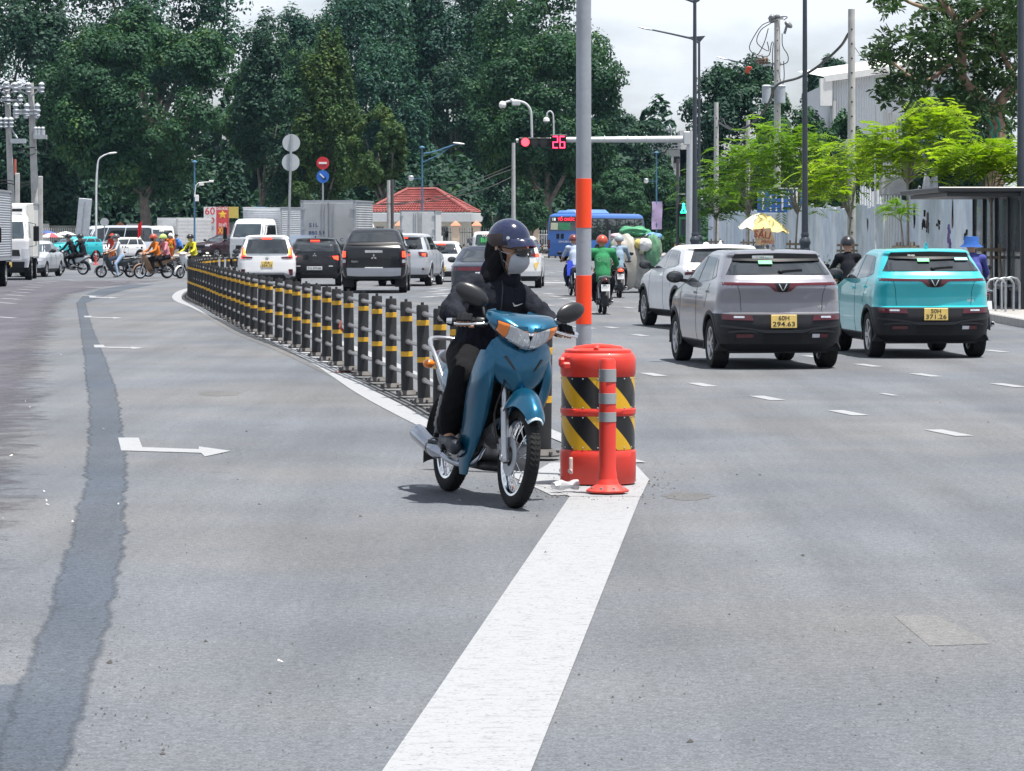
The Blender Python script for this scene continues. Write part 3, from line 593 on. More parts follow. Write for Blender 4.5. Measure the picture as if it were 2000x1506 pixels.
b.build('roof', rt, gh, 0); b = MB()
for p, q in ((A[0], R0), (A[1], R1), (A[2], R1), (A[3], R0), (R0, R1)): b.tube([p+Vector((0, 0, .1)), q+Vector((0, 0, .12))], .11, 6)
b.build('ridge', rt, gh)
for x in (-2.6, 1.9): b = MB(); b.box((x, -2.205, 1.25), (.55, .05, 1.7)); f = b.build('window', M('window_frame_grey', (.3, .3, .3), .5), gh); b = MB(); b.box((x, -2.235, 1.25), (.45, .02, 1.55)); b.build('pane', GLASS, f)
b = MB(); b.box((-.5, -2.21, 1.0), (.9, .05, 2.0)); b.build('door', M('door_grey', (.2, .22, .24), .5), gh)
# boundary railings with orange-capped pillars
def railing(label, x0, x1, d, h, pillars, mat, name='boundary_railing', z0=.15, step=.16):
    t = thing(name, label, 'fence', GX((x0+x1)/2, d), 0, 'railings along the far pavement'); c = GX((x0+x1)/2, d).x; a, e = GX(x0, d).x-c, GX(x1, d).x-c
    b = MB(); b.box(((a+e)/2, 0, z0+.25), (e-a, .22, .5)); b.build('plinth_wall', M('plinth_grey', (.42, .41, .39), .85, var=.15), t)
    b = MB(); x = a
    while x < e: b.box((x, 0, z0+.5+(h-.5)/2), (.035, .035, h-.5)); b.lathe([(.035, 0), (.0, .12)], (x, 0, z0+h), n=4); x += step
    o = b.build('bars', mat, t, 0); o['kind'] = 'stuff'
    for z in (z0+.62, z0+h-.22): b = MB(); b.bar((a, 0, z), (e, 0, z), .05); b.build('rail', mat, t)
    for px in pillars:
        x = GX(px, d).x-c; b = MB(); b.box((x, 0, z0+.95), (.52, .52, 1.9), bev=.03); b.box((x, 0, z0+1.92), (.62, .62, .12), bev=.02); p = b.build('pillar', M('pillar_cream', (.52, .42, .33), .8, var=.08), t); b = MB(); b.lathe([(.50, 0), (.34, .16), (.0, .36)], (x, 0, z0+1.98), n=4, a0=PI/4, a1=PI/4+2*PI); b.build('pillar_cap', M('cap_orange', (.50, .20, .11), .7), p)
RAILW = M('railing_white', (.5, .52, .54), .5)
railing('long white railing on a low wall under the trees at left', 84, 440, 236, 1.75, [235, 330], RAILW)
railing('railing with orange-capped pillars in front of the gatehouse', 722, 960, 214, 1.75, [781, 890, 931], M('railing_dark', (.10, .11, .12), .5))
railing('pale railing under the conical saplings left of the bus', 960, 1100, 222, 1.6, [1045], RAILW)
# dark garden wall that closes the far pavement
b = MB(); b.box((0, 0, 1.1), (26, .3, 2.2)); w_ = b.build('park_wall', M('wall_dark_mossy', (.09, .10, .10), .9, var=.35, sc=1), None); w_.location = (-24, 243, 0); tag(w_, 'mossy dark park wall behind the white railing and tree trunks', 'wall')
for x, sx in ((-36.2, 1.6), (-28.9, 1.2), (-21.5, 1.8)): b = MB(); b.box((x+24, -.2, 1.4), (sx, .06, 1.9)); b.build('wall_panel', M('wall_panel_grey', (.25, .26, .27), .8, var=.2), w_)
# roadside billboards
d = 224; bb = thing('billboard', 'billboard with red 60, gold star lamp picture and XIV panel', 'billboard', GX(432, d), math.radians(-3))
P = lambda x, y: Vector(((x-432)*d/FPX, 0, ZY(y, d)))
for nm, x0, x1, y0, y1, mt in (('white_panel', 398, 422.5, 404, 466, M('board_white', (.58, .60, .62), .6, var=.05)), ('red_panel', 422.5, 447, 404, 458, M('board_red', (.50, .05, .06), .6, var=.06)), ('yellow_panel', 447, 466, 404, 426, M('board_yellow', (.45, .36, .08), .6, var=.1))):
    a, c = P(x0, y1), P(x1, y0); b = MB(); b.box(((a.x+c.x)/2, 0, (a.z+c.z)/2), (c.x-a.x-.006, .12, c.z-a.z)); b.build(nm, mt, bb)
RL = M('letter_red', (.55, .04, .05), .5); YL = M('letter_gold', (.75, .48, .04), .5); WL = M('letter_white', (.75, .75, .73), .5)
y_ = -.065
text('60', .75, RL, bb, (P(410, 0).x, y_, P(0, 413).z), width=.72); text('60', .6, RL, bb, (P(410, 0).x, y_, P(0, 431).z), width=.66); text('VÌ NƯỚC', .3, M('letter_blue', (.05, .12, .35), .5), bb, (P(410, 0).x, y_, P(0, 446).z), width=.6)
text('CHÀO MỪNG', .28, WL, bb, (P(434.5, 0).x, y_, P(0, 408).z), width=.80); text('ĐẠI HỘI', .34, WL, bb, (P(435, 0).x, y_, P(0, 440).z), width=.55); text('XIV', .62, YL, bb, (P(435, 0).x, y_, P(0, 451).z), width=.66)
b = MB(); c0 = P(435, 419)
for i in range(10): a0, a1 = 2*PI*i/10, 2*PI*(i+1)/10; r0, r1 = (.34, .15) if i % 2 == 0 else (.15, .34); b.add([(c0.x, y_-.012, c0.z), (c0.x+r0*math.sin(a0), y_, c0.z+r0*math.cos(a0)), (c0.x+r1*math.sin(a1), y_, c0.z+r1*math.cos(a1))], [(0, 2, 1)])
b.build('star', YL, bb)
for px in (402, 446): b = MB(); b.cyl(P(px, 500)+Vector((0, .12, 0)), P(px, 405)+Vector((0, .12, 0)), .05); b.build('post', STEEL, bb)
bb = thing('billboard', 'small red and sky blue banner board behind the silver truck roof', 'billboard', GX(503, 228), 0); P = lambda x, y: Vector(((x-503)*228/FPX, 0, ZY(y, 228)))
for nm, x0, x1, mt in (('red_panel', 484, 494, M('board_red2', (.40, .08, .08), .6)), ('blue_panel', 494, 519, M('board_sky', (.14, .38, .55), .6))):
    a, c = P(x0, 418), P(x1, 404); b = MB(); b.box(((a.x+c.x)/2, 0, (a.z+c.z)/2), (c.x-a.x-.006, .1, c.z-a.z)); b.build(nm, mt, bb)
for px in (486, 517): b = MB(); b.cyl(P(px, 500)+Vector((0, .1, 0)), P(px, 405)+Vector((0, .1, 0)), .05); b.build('post', STEEL, bb)
# corrugated hoarding on the right: every sheet its own piece
HM = [M('hoarding_sheet_a', (.52, .60, .68), .5, metal=.05, var=.10, sc=2, dirt=.35), M('hoarding_sheet_b', (.62, .68, .73), .5, metal=.05, var=.10, sc=2, dirt=.30), M('hoarding_sheet_c', (.56, .63, .70), .55, metal=.05, var=.16, sc=2, dirt=.55)]
ho = thing('corrugated_hoarding', 'weathered pale blue corrugated metal hoarding along the right pavement', 'hoarding', (0, 0, 0))
rng = random.Random(4); HX0, HX1 = GX(1905, 72).x, GX(1380, 168).x; y = 57.0; i = 0
hx = lambda y: lerp(10.75, 10.45, (y-71)/97)
while y < 168:
    w = .98; d = y+w/2; zt = (2.62 if y < 84 else 2.50 if y < 110 else 2.62)+rng.uniform(-.09, .07)+(.25 if 81 < y < 85 else 0)
    b = MB(); n = 10 if y < 115 else 6; f0, f1 = [], []; tl = rng.uniform(-.015, .015)
    for k in range(n*2+1): u = k/(n*2); off = -.030 if k % 2 else 0; jag = rng.uniform(-.02, .02); f0.append((hx(d)+off, y+w*u+.005, .14)); f1.append((hx(d)+off+tl, y+w*u+.005, zt+jag))
    mid = [((a[0]+c[0])/2, (a[1]+c[1])/2, (a[2]+c[2])/2) for a, c in zip(f0, f1)]
    b.shell([f1, mid, f0], .006); b.build('sheet', HM[rng.randrange(3)], ho, 0); y += w; i += 1
b = MB()
for z in (.5, 2.2): b.bar((10.90, 57, z), (10.55, 168, z), .06)
b.build('back_rail', STEEL, ho)
# torn posters and scrawls on the sheets
for (px, py, dd, w, h, mt) in ((1693, 425, 82, .5, .62, BLACK), (1745, 462, 77.5, .14, .55, M('scrawl_purple', (.16, .10, .28), .7)), (1812, 462, 75, .5, .3, BLACK), (1722, 438, 79.5, .25, .2, BLACK)):
    r = random.Random(px); zc = ZY(py, dd)
    for k in range(7):
        b = MB(); y0 = dd+r.uniform(-w, w)*1.3; z0 = zc+r.uniform(-h, h)*.5; ll = r.uniform(.06, .3)*h*1.6; pts = [(hx(dd)-.045, y0+r.uniform(-.2, .2)*w*u, z0+ll*(u-.5)) for u in (0, .3, .6, 1)]
        b.tube(pts, r.uniform(.010, .028) if mt is BLACK else .04, 5); b.build('scrawl', mt, ho)
for k in range(9):
    y0 = rng.choice([77.0, 81.6, 84.2, 73.5, 88, 95]); b = MB(); z0 = rng.uniform(1.9, 2.45); pts = []
    for u in range(8): a = 2*PI*u/8; pts.append((hx(y0)-.048, y0+rng.uniform(.08, .22)*math.cos(a), z0+rng.uniform(.1, .35)*math.sin(a)))
    b.poly(pts); b.build('rust_patch', M('rust', (.10, .055, .035), .9, var=.4, sc=8), ho)
# white industrial shed behind
d = 150; sh = thing('white_shed', 'white ribbed metal shed with sloping roof above the hoarding', 'building', GX(1690, d), 0); X = lambda px: (px-1690)*d/FPX
SHM = M('shed_white', (.62, .65, .68), .55, var=.04, dirt=.12); xa, xb = X(1622), X(1900); za, zb = ZY(160, d), ZY(118, d)
rows = [[], []]; n = 56
for k in range(n*2+1): u = k/(n*2); off = -.05 if k % 2 else 0; rows[0].append((lerp(xa, xb, u), off, lerp(za, zb, u))); rows[1].append((lerp(xa, xb, u), off, 0))
b = MB(); b.grid(rows); b.build('wall', SHM, sh, 0)
b = MB(); b.box((xa-.02+.1, 6, za/2), (.2, 12, za)); b.build('side_wall', SHM, sh, 0)
b = MB(); b.bar((xa-.3, -.3, za+.12), (xb, -.3, zb+.12), .5, .30); b.build('gutter', WHITE, sh); b = MB(); b.box((xa-.25, -.2, za-.5), (.55, .6, 1.3)); b.build('gutter_box', WHITE, sh)
b = MB(); b.cyl((xa+.15, -.2, 0), (xa+.15, -.2, za-.9), .1); b.build('downpipe', WHITE, sh)
b = MB(); b.add([(xa-.3, 0, za+.25), (xb, 0, zb+.25), (xb, 14, zb+1.2), (xa-.3, 14, za+1.2)], [(0, 1, 2, 3)]); b.build('roof', WHITE, sh, 0)
# tall white pipe rack
d = 84; pr = thing('pipe_rack', 'rack of tall white pipes standing behind the hoarding', 'rack', GX(1742, d+1), 0)
for i, (px, y0) in enumerate([(1726, 215), (1731, 212), (1736, 218), (1741, 213), (1747, 222), (1753, 225), (1709, 205), (1759, 228)]): b = MB(); b.cyl(((px-1742)*d/FPX, 0, 0), ((px-1742)*d/FPX, 0, ZY(y0, d)), .026); b.build('pipe', WHITE, pr)
for yy_ in (352, 260): b = MB(); b.bar(((1706-1742)*d/FPX, .06, ZY(yy_, d)), ((1763-1742)*d/FPX, .06, ZY(yy_, d)), .06); b.build('cross_bar', WHITE, pr)
b = MB(); b.box(((1745-1742)*d/FPX, .1, ZY(362, d)), (.7, .3, .5), bev=.02); b.build('crate', M('crate_grey', (.4, .4, .4), .7), pr)
ts = thing('tin_hood', 'crumpled shiny tin hood showing above the hoarding', 'roof', GX(1825, 84), 0); b = MB(); q = lambda x, y, dy: Vector(((x-1825)*84/FPX, dy, ZY(y, 84)))
b.shell([[q(1806, 338, 0), q(1820, 350, .3), q(1836, 332, .6)], [q(1800, 366, -.1), q(1818, 368, .1), q(1834, 366, .3)], [q(1800, 385, 0), q(1818, 388, .2), q(1832, 386, .3)]], .02); b.build('sheet', STEEL, ts, 0)
# bus shelter
d0, d1 = 63.5, 70.0; bs = thing('bus_shelter', 'bus shelter with flat dark roof and black-framed glass at right edge', 'bus shelter', (10.1, 66, .14)); SBLK = M('shelter_black', (.018, .02, .024), .4)
def zz(py, d): return ZY(py, d)-.14
b = MB(); b.box((.0, .4, 2.40), (3.2, 6.2, .10), bev=.02); b.box((.0, .4, 2.30), (2.8, 5.8, .08)); b.build('roof', SBLK, bs)
for y in (-2.6, -.9, .8, 2.5, 4.0):
    for x in (.1,): b = MB(); b.box((x, y, 1.22), (.09, .09, 2.45)); b.build('post', SBLK, bs)
for y in (-2.6, -.9, .8, 2.5): 
    b = MB(); b.box((.1, y+.80, 1.35), (.02, 1.52, 1.9)); b.build('glass_panel', M('shelter_glass', (.10, .13, .15), .05, var=.08, spec=.8, alpha=.45), bs)
    b = MB(); b.box((.1, y+.80, 2.32), (.05, 1.6, .05)); b.box((.1, y+.80, .38), (.05, 1.6, .05)); b.build('glass_frame', SBLK, bs)
b = MB(); b.box((.15, .8, .45), (.35, 4.2, .05)); b.build('bench', STEEL, bs)
for y in (-1, .8, 2.6): b = MB(); b.box((.15, y, .22), (.06, .06, .44)); b.build('bench_leg', STEEL, bs)
# stainless hoops for bicycles
for i, (px, dd) in enumerate([(1946, 61.5), (1962, 62.2), (1974, 63)]):
    b = MB(); b.tube([(-.2, 0, 0), (-.2, 0, .55), (-.14, 0, .63), (0, 0, .66), (.14, 0, .63), (.2, 0, .55), (.2, 0, 0)], .022, 8); o = b.build('bicycle_hoop', STEEL, None, 50); p = GX(px, dd); o.location = (p.x, dd, .13); o.rotation_euler.z = .35; tag(o, ['stainless bicycle hoop nearest the kerb by the teal car','middle stainless bicycle hoop beside the bus shelter','stainless bicycle hoop closest to the frame-edge lamp post'][i], 'bicycle stand', 'stainless bicycle hoops')
# weeds at the foot of the hoarding
rng2 = np.random.default_rng(8); n = 2600; P_ = np.stack([rng2.uniform(9.9, 10.6, n), rng2.uniform(84, 104, n), .14+abs(rng2.normal(size=n))*.22], 1); nn = rng2.normal(size=(n, 3)); nn /= np.linalg.norm(nn, axis=1, keepdims=True); tag(link('weeds', leaves(P_, nn, .07, rng2, .5, 'weeds', LEAF_MID)), kind='stuff')
# distant flat-roofed building and blue hill
d = 300; fb = thing('concrete_building', 'far grey flat-roofed concrete building with a roof terrace railing', 'building', GX(1305, d), 0); X = lambda px: (px-1305)*d/FPX; Z = lambda py: ZY(py, d)
CG = M('far_concrete', (.42, .43, .43), .85, var=.12, sc=.6)
b = MB(); b.box(((X(1250)+X(1350))/2, 5, Z(292)/2), (X(1350)-X(1250), 10, Z(292))); b.build('wall', CG, fb)
b = MB(); b.box((X(1340), 4, Z(255)/2), (X(1352)-X(1328), 8, Z(255))); b.build('stair_tower', M('far_white', (.6, .61, .62), .8), fb)
b = MB(); b.box((X(1292), 3, Z(285)), (X(1322)-X(1278), 4, 1.9)); b.build('roof_room', M('far_blue_grey', (.22, .26, .32), .7), fb)
for k in range(3): b = MB(); b.bar((X(1252), -.05, Z(290-6*k)), (X(1330), -.05, Z(290-6*k)), .09); b.build('railing', STEEL, fb)
for px in (1238, 1268, 1300, 1312): b = MB(); b.cyl((X(px), 1, Z(300)), (X(px), 1, Z(252)), .10, n=6); b.build('canopy_post', STEEL, fb)
b = MB(); b.bar((X(1236), 1, Z(251)), (X(1316), 1, Z(253)), .12); b.build('canopy_beam', STEEL, fb)
for px, py in ((1268, 310), (1285, 312), (1305, 311), (1322, 312)): b = MB(); b.box((X(px), -.02, Z(py)), (.55, .08, .6)); b.build('window', GLASS, fb)
b = MB(); rows = [[], []]
for k in range(25): x = lerp(560, 900, k/24); h = 32*math.sin(PI*min(1, k/20))**.8*(1+.1*math.sin(k*1.3)); rows[0].append((x*1.0, 2000, -2)); rows[1].append((x, 2080, h*1.35+2))
b.grid(rows); b.grid([rows[1], [(p[0], 2300, -2) for p in rows[1]]]); tag(b.build('hill', M('hill_far_blue', (.13, .19, .24), .9, var=.15, sc=.01), None, 60), kind='structure')
# ------------------------------------------------------------------ vehicles
def resample(pl, n):
    pl = [Vector(p) for p in pl]
    if len(pl) == 1: return [pl[0]]*(n+1)
    ls = [0.0]
    for a, b in zip(pl, pl[1:]): ls.append(ls[-1]+(b-a).length)
    out = []
    for i in range(n+1):
        t = ls[-1]*i/n; j = 0
        while j < len(pl)-2 and ls[j+1] < t: j += 1
        u = (t-ls[j])/max(1e-9, ls[j+1]-ls[j]); out.append(pl[j].lerp(pl[j+1], min(1, max(0, u))))
    return out
DIRS = {'rear': Vector((0, 1, 0)), 'front': Vector((0, -1, 0)), 'left': Vector((1, 0, 0)), 'right': Vector((-1, 0, 0)), 'top': Vector((0, 0, -1))}
def patch(mb, bvh, side, top, bot, n=8, m=3, eps=.004):
    d = DIRS[side]; T, B = resample(top, n), resample(bot, n); rows = []
    for j in range(m+1):
        row = []
        for i in range(n+1):
            p = T[i].lerp(B[i], j/m)
            if side in ('rear', 'front'): o = Vector((p.x, -d.y*12, p.y))
            elif side in ('left', 'right'): o = Vector((-d.x*12, p.x, p.y))
            else: o = Vector((p.x, p.y, 12))
            h = bvh.ray_cast(o, d)
            if h[0] is None:
                q = bvh.find_nearest(Vector((p.x, 0 if side != 'top' else p.y, p.y)) if side in ('rear', 'front') else Vector((0, p.x, p.y)))[0] if False else bvh.find_nearest(o+d*(12 - (1.9 if side in ('rear','front') else .8)))[0]
            else: q = h[0]
            row.append(q-d*eps)
        rows.append(row)
    # orient outward
    a = (rows[0][1]-rows[0][0]).cross(rows[1][0]-rows[0][0])
    if a.dot(d) > 0: rows = [r[::-1] for r in rows]
    mb.grid(rows); k = len(rows); w = len(rows[0])
    rim = rows[0]+[rows[j][w-1] for j in range(1, k)]+rows[k-1][::-1][1:]+[rows[j][0] for j in range(k-2, 0, -1)]
    mb.grid([[p+d*(eps+.012) for p in rim], rim], closed=True)
WHEELC = {}
def wheel_meshes(r, w, style, n=28):
    k = (r, w, style)
    if k in WHEELC: return WHEELC[k]
    rr = r*.66; t = MB(); h = w/2; s = r*.04
    t.lathe([(rr, -h*.75), (rr+s, -h), (r-s*1.6, -h), (r-s*.4, -h*.86), (r, -h*.6)] + [(r, h*.6), (r-s*.4, h*.86), (r-s*1.6, h), (rr+s, h), (rr, h*.75)], ax=(1, 0, 0), n=n, closed=True)
    for a in (-.33, 0, .33): t.lathe([(r+.001, a*w-.006), (r+.004, a*w-.004), (r+.004, a*w+.004), (r+.001, a*w+.006)], ax=(1, 0, 0), n=n)
    b = MB()
    for sd in (-1, 1):
        b.lathe([(rr+.004, sd*h*.93), (rr-.02, sd*h*.95), (rr-.03, sd*h*.7)], ax=(1, 0, 0), n=n)
        ns = {'five': 5, 'twin': 10, 'steel': 8}.get(style, 5)
        for i in range(ns):
            a = 2*PI*i/ns + (.12 if style == 'twin' and i % 2 else 0); c, q = math.cos(a), math.sin(a); wd = {'five': .055, 'twin': .026, 'steel': .07}.get(style, .055)
            b.bar((sd*h*.80, c*.04, q*.04), (sd*h*.86, c*(rr-.012), q*(rr-.012)), wd, .02, up=(1, 0, 0))
        b.cyl((sd*h*.70, 0, 0), (sd*h*.90, 0, 0), .065, .05, 12)
    b.cur = 1
    for sd in (-1, 1): b.cyl((sd*h*.52, 0, 0), (sd*h*.56, 0, 0), rr-.02, n=n)
    WHEELC[k] = (t.mesh('wheel', RUBBER, 40), b.mesh('rim', [ALLOY if style != 'steel' else STEEL, DARKPL], 30)); return WHEELC[k]
def add_wheels(root, ys, track, r, w, style):
    for y in ys:
        for sx in (-1, 1):
            a, b = wheel_meshes(r, w, style); o = link('wheel', a, root, (sx*track, y, r)); link('rim', b, o)
def ring(w, yr, yf, rr, rf, bow, nose, ns):
    pts = []; nr, nc, nf = 7, 6, 6; L_ = yf-yr; rr = min(rr, L_*.3, w*.8); rf = min(rf, L_*.3, w*.8)
    def side(x, y): # gentle tumble of the plan towards the ends
        t = (y-(yr+yf)/2)/(L_/2); return x*(1-.035*max(0, abs(t)-.35)**2/.4225)
    for i in range(nr): x = (w-rr)*i/nr; pts.append((x, yr+bow*(x/w)**2))
    y0 = yr+bow*((w-rr)/w)**2
    for i in range(nc): a = PI/2*i/nc; pts.append((w-rr+rr*math.sin(a), y0+rr*1.15*(1-math.cos(a))))
    y1 = y0+rr*1.15; y2 = yf-nose*((w-rf)/w)**2-rf*1.3
    for i in range(ns): y = lerp(y1, y2, i/ns); pts.append((w, y))
    for i in range(nc): a = PI/2*i/nc; pts.append((w-rf+rf*math.cos(a), y2+rf*1.3*math.sin(a)))
    y3 = yf-nose*((w-rf)/w)**2
    for i in range(nf+1): x = (w-rf)*(1-i/nf); pts.append((x, yf-nose*(x/w)**2))
    pts = [(side(x, y), y) for x, y in pts]
    return pts+[(-x, y) for x, y in pts[-2:0:-1]]
def car_shell(rows, zs, axles, R, zw, ns=36, bow=.10, nose=.22, crown=.035):
    zc = [r[0] for r in rows]; I = lambda z, k: float(np.interp(z, zc, [r[k] for r in rows])); V = []; F = []; rr = []
    for z in zs: rr.append([(x, y, z) for x, y in ring(I(z, 1), I(z, 2), I(z, 3), I(z, 4), I(z, 5), bow, nose, ns)])
    last = rr[-1]; cy = (I(zs[-1], 2)+I(zs[-1], 3))/2
    for s_, dz in ((.96, .25), (.80, .62), (.5, .9), (.2, 1.0)): rr.append([(x*s_, cy+(y-cy)*(.5+.5*s_ if s_ > .7 else s_), zs[-1]+crown*dz) for x, y, z in last])
    n = len(last); k = len(rr)
    for r_ in rr: V.extend(r_)
    V = np.array(V); F = [(j*n+i, j*n+(i+1) % n, (j+1)*n+(i+1) % n, (j+1)*n+i) for j in range(k-1) for i in range(n)]
    keep = []
    ins = np.zeros(len(V), bool); yn = np.zeros(len(V))
    for ya in axles:
        dd = np.hypot(V[:, 1]-ya, V[:, 2]-zw); hit = (dd < R) & (V[:, 2] < zw+R); ins |= hit
        # widen the opening a little below the axle so the arch has straight sides
        hit2 = (abs(V[:, 1]-ya) < R) & (V[:, 2] < zw); ins |= hit2; yn[hit | hit2] = ya
    for f in F:
        if all(ins[i] for i in f): continue
        keep.append(f)
    for i in np.nonzero(ins)[0]:
        ya = yn[i]; dy, dz = V[i, 1]-ya, V[i, 2]-zw
        if dz < 0: V[i, 1] = ya+math.copysign(R, dy)
        else:
            L_ = math.hypot(dy, dz) or 1e-6; V[i, 1] = ya+dy/L_*R; V[i, 2] = zw+dz/L_*R
    bot = tuple(range(n-1, -1, -1)); top = tuple(range((k-1)*n, k*n))
    return [tuple(v) for v in V], keep, top, n
def make_car(name, label, cat, loc, rz, S, body, group=None, sc=KC, detail=1, fn=None):
    """S: rows (z, half width, rear y, front y, rear radius, front radius), axles, wheel, cladding heights, windows"""
    t = thing(name, label, cat, loc, rz, group, sc)
    R = S['r']*1.16; step = .035 if detail > 1 else .055; zs = sorted(set([r[0] for r in S['rows']] + list(np.arange(S['rows'][0][0], S['rows'][-1][0], step)) + [S.get('clad', .3), S.get('clad_end', .3)]))
    zz = [zs[0]]
    for z in zs[1:]:
        if z-zz[-1] > .012 or z in (S.get('clad'), S.get('clad_end')): zz.append(z)
    V, F, top, n = car_shell(S['rows'], zz, S['axles'], R, S['r'], 44 if detail > 1 else 26, S.get('bow', .10), S.get('nose', .22), S.get('crown', .035))
    bvh = BVHTree.FromPolygons(V, F+[top])
    va = np.array(V); ya, yb = S['axles']; lo, hi = [], []
    cz, ce = S.get('clad', 0), S.get('clad_end', 0)
    for f in F:
        c = va[list(f)].mean(0); end = c[1] < min(ya, yb)-S['r']*.2 or c[1] > max(ya, yb)+S['r']*.2
        (lo if c[2] < (ce if end else cz) else hi).append(f)
    def sub(fs, extra=None):
        b = MB(); b.v = V; b.f = list(fs)+([extra] if extra else []); b.m = [0]*len(b.f); return b
    def compact(fs, nm, mat, extra=None):
        fs = list(fs)+([extra] if extra else []); ids = sorted({i for f in fs for i in f}); mp = {a: i for i, a in enumerate(ids)}
        b = MB(); b.add([V[i] for i in ids], [tuple(mp[i] for i in f) for f in fs]); return b.build(nm, mat, t, 32)
    compact(hi, 'body', body, top)
    if lo: compact(lo, 'lower_cladding', S.get('clad_mat', DARKPL))
    # wheel wells, underbody
    b = MB(); W0 = max(r[1] for r in S['rows'][:6])
    for y in S['axles']:
        for sx in (-1, 1):
            x1 = sx*(W0-.30); prof = []
            A = [(math.cos(a), math.sin(a)) for a in np.linspace(-.25, PI+.25, 15)]
            rows = [[(x, y+R*c, S['r']+R*q) for c, q in A] for x in (sx*(W0-.03), x1)]
            b.grid(rows); b.add([(x1, y, S['r'])]+rows[1], [(0, i+1, i+2) for i in range(14)])
    zb = S['rows'][0][0]; r0 = S['rows'][0]
    ym = sorted(S['axles']); segs = [(r0[2]+.25, ym[0]-R), (ym[0]+R, ym[1]-R), (ym[1]+R, r0[3]-.25)]
    for a, c in segs: b.box((0, (a+c)/2, zb+.02), (r0[1]*1.9, c-a, .10))
    b.box((0, 0, zb+.05), ((W0-.3)*2, (r0[3]-r0[2])*.86, .12)); b.cyl((-.6, ym[0], S['r']), (.6, ym[0], S['r']), .05)
    b.build('underbody', BLACK, t)
    if S.get('arch_trim', True):
        for y in S['axles']:
            for sd, dx in (('left', -1), ('right', 1)):
                b = MB()
                A = np.linspace(-.30, PI+.30, 23)
                def pj(r_, e):
                    o = []
                    for a in A:
                        p = Vector((dx*12, y+r_*math.cos(a), max(zb+.01, S['r']+r_*math.sin(a)))); h = bvh.ray_cast(p, Vector((-dx, 0, 0)))[0]
                        x = h.x if h and abs(h.x) > .45*W0 else dx*W0*.985
                        if h and abs(h.x) < W0*.9: x = dx*W0*.97
                        o.append(Vector((x+dx*e, p.y, p.z)))
                    return o
                b.grid([pj(R+.004, -.03), pj(R+.006, .012), pj(R+.05, .010), pj(R+.065, -.004)])
                b.build('wheel_arch_trim', S.get('arch_mat', DARKPL), t)
    add_wheels(t, S['axles'], W0-S['w']/2-.015, S['r'], S['w'], S.get('rim', 'five'))
    for sd in ('left', 'right'):
        for wn in S.get('windows', []):
            b = MB(); patch(b, bvh, sd, wn[0], wn[1], 10, 9, .006); b.build('side_window', GLASS, t)
        for dl in S.get('doors', []):
            b = MB(); patch(b, bvh, sd, dl[0], dl[1], 12, 1, .002); b.build('door_seam', BLACK, t)
        for hd in S.get('handles', []):
            b = MB(); y, z = hd; patch(b, bvh, sd, [(y-.09, z+.015), (y+.09, z+.02)], [(y-.09, z-.015), (y+.09, z-.01)], 4, 1, .03); b.build('door_handle', S.get('handle_mat', body), t)
    if 'mirror' in S:
        y, z = S['mirror']
        for sx in (-1, 1):
            b = MB(); h = bvh.ray_cast(Vector((sx*12, y, z-.04)), Vector((-sx, 0, 0)))[0]; x = abs(h.x) if h else W0
            b.ell((sx*(x+.15), y+.02, z+.03), (.125, .075, .085)); b.bar((sx*(x-.04), y+.02, z-.03), (sx*(x+.1), y+.02, z-.01), .06, .05); b.build('wing_mirror', S.get('mirror_mat', DARKPL), t)
            b = MB(); b.ell((sx*(x+.15), y-.048, z+.03), (.105, .012, .066)); b.build('mirror_glass', GLASS, t)
    if fn: fn(t, bvh, body)
    return t
def both(top, bot): return [(top, bot), ([(-x, z) for x, z in top][::-1], [(-x, z) for x, z in bot][::-1])]
def rp(t, bvh, nm, mat, top, bot, n=8, m=3, eps=.004, side='rear', label=None):
    b = MB(); patch(b, bvh, side, top, bot, n, m, eps); return b.build(nm, mat, t, 40, label)
def rp2(t, bvh, nm, mat, top, bot, n=6, m=2, eps=.004, side='rear'):
    for a, c in both(top, bot): rp(t, bvh, nm, mat, a, c, n, m, eps, side)
def rect(x0, x1, z0, z1): return [(x0, z1), (x1, z1)], [(x0, z0), (x1, z0)]
def plate(t, bvh, lines, mat, x, z, w, h, side='rear', eps=.012):
    d = DIRS[side]; p = bvh.ray_cast(Vector((x, -d.y*12, z)), d)[0]; y = p.y-d.y*eps; s = -d.y
    b = MB(); b.box((x, y, z), (w, .012, h), bev=.004); o = b.build('number_plate', mat, t)
    for i, tx in enumerate(lines):
        zz = z+(0 if len(lines) == 1 else (h*.24 if i == 0 else -h*.22)); hh = h*(.62 if len(lines) == 1 else .40)
        text(tx, hh*1.25, INK, o, (x, y+s*.0075, zz), (PI/2, 0, 0 if s < 0 else PI), width=w*(.86 if len(lines) == 1 or i else .42*len(tx)/3))
    return o
def wiper(t, bvh, z, x0=-.02, x1=.34):
    b = MB(); p = bvh.ray_cast(Vector((x0, -12, z)), Vector((0, 1, 0)))[0]; q = bvh.ray_cast(Vector((x1, -12, z+.02)), Vector((0, 1, 0)))[0]
    b.ell((p.x, p.y-.02, p.z), (.04, .03, .03), 8, 5); b.bar(p+Vector((0, -.02, 0)), q+Vector((0, -.014, 0)), .03, .035); b.build('rear_wiper', BLACK, t)
def rear_antenna(t, y, z, mat):
    b = MB(); b.grid([[(0, y-.11, z-.01), (0, y-.1, z-.01)], [(-.03, y-.1, z), (.03, y-.1, z)], [(-.01, y-.11, z+.075), (.01, y-.11, z+.075)]]); b.prism([(-.11, 0), (.07, 0), (-.09, .08)], .03, Matrix.Translation((-.015, y, z)) @ Euler((PI/2, 0, PI/2)).to_matrix().to_4x4()); b.build('roof_antenna', mat, t)
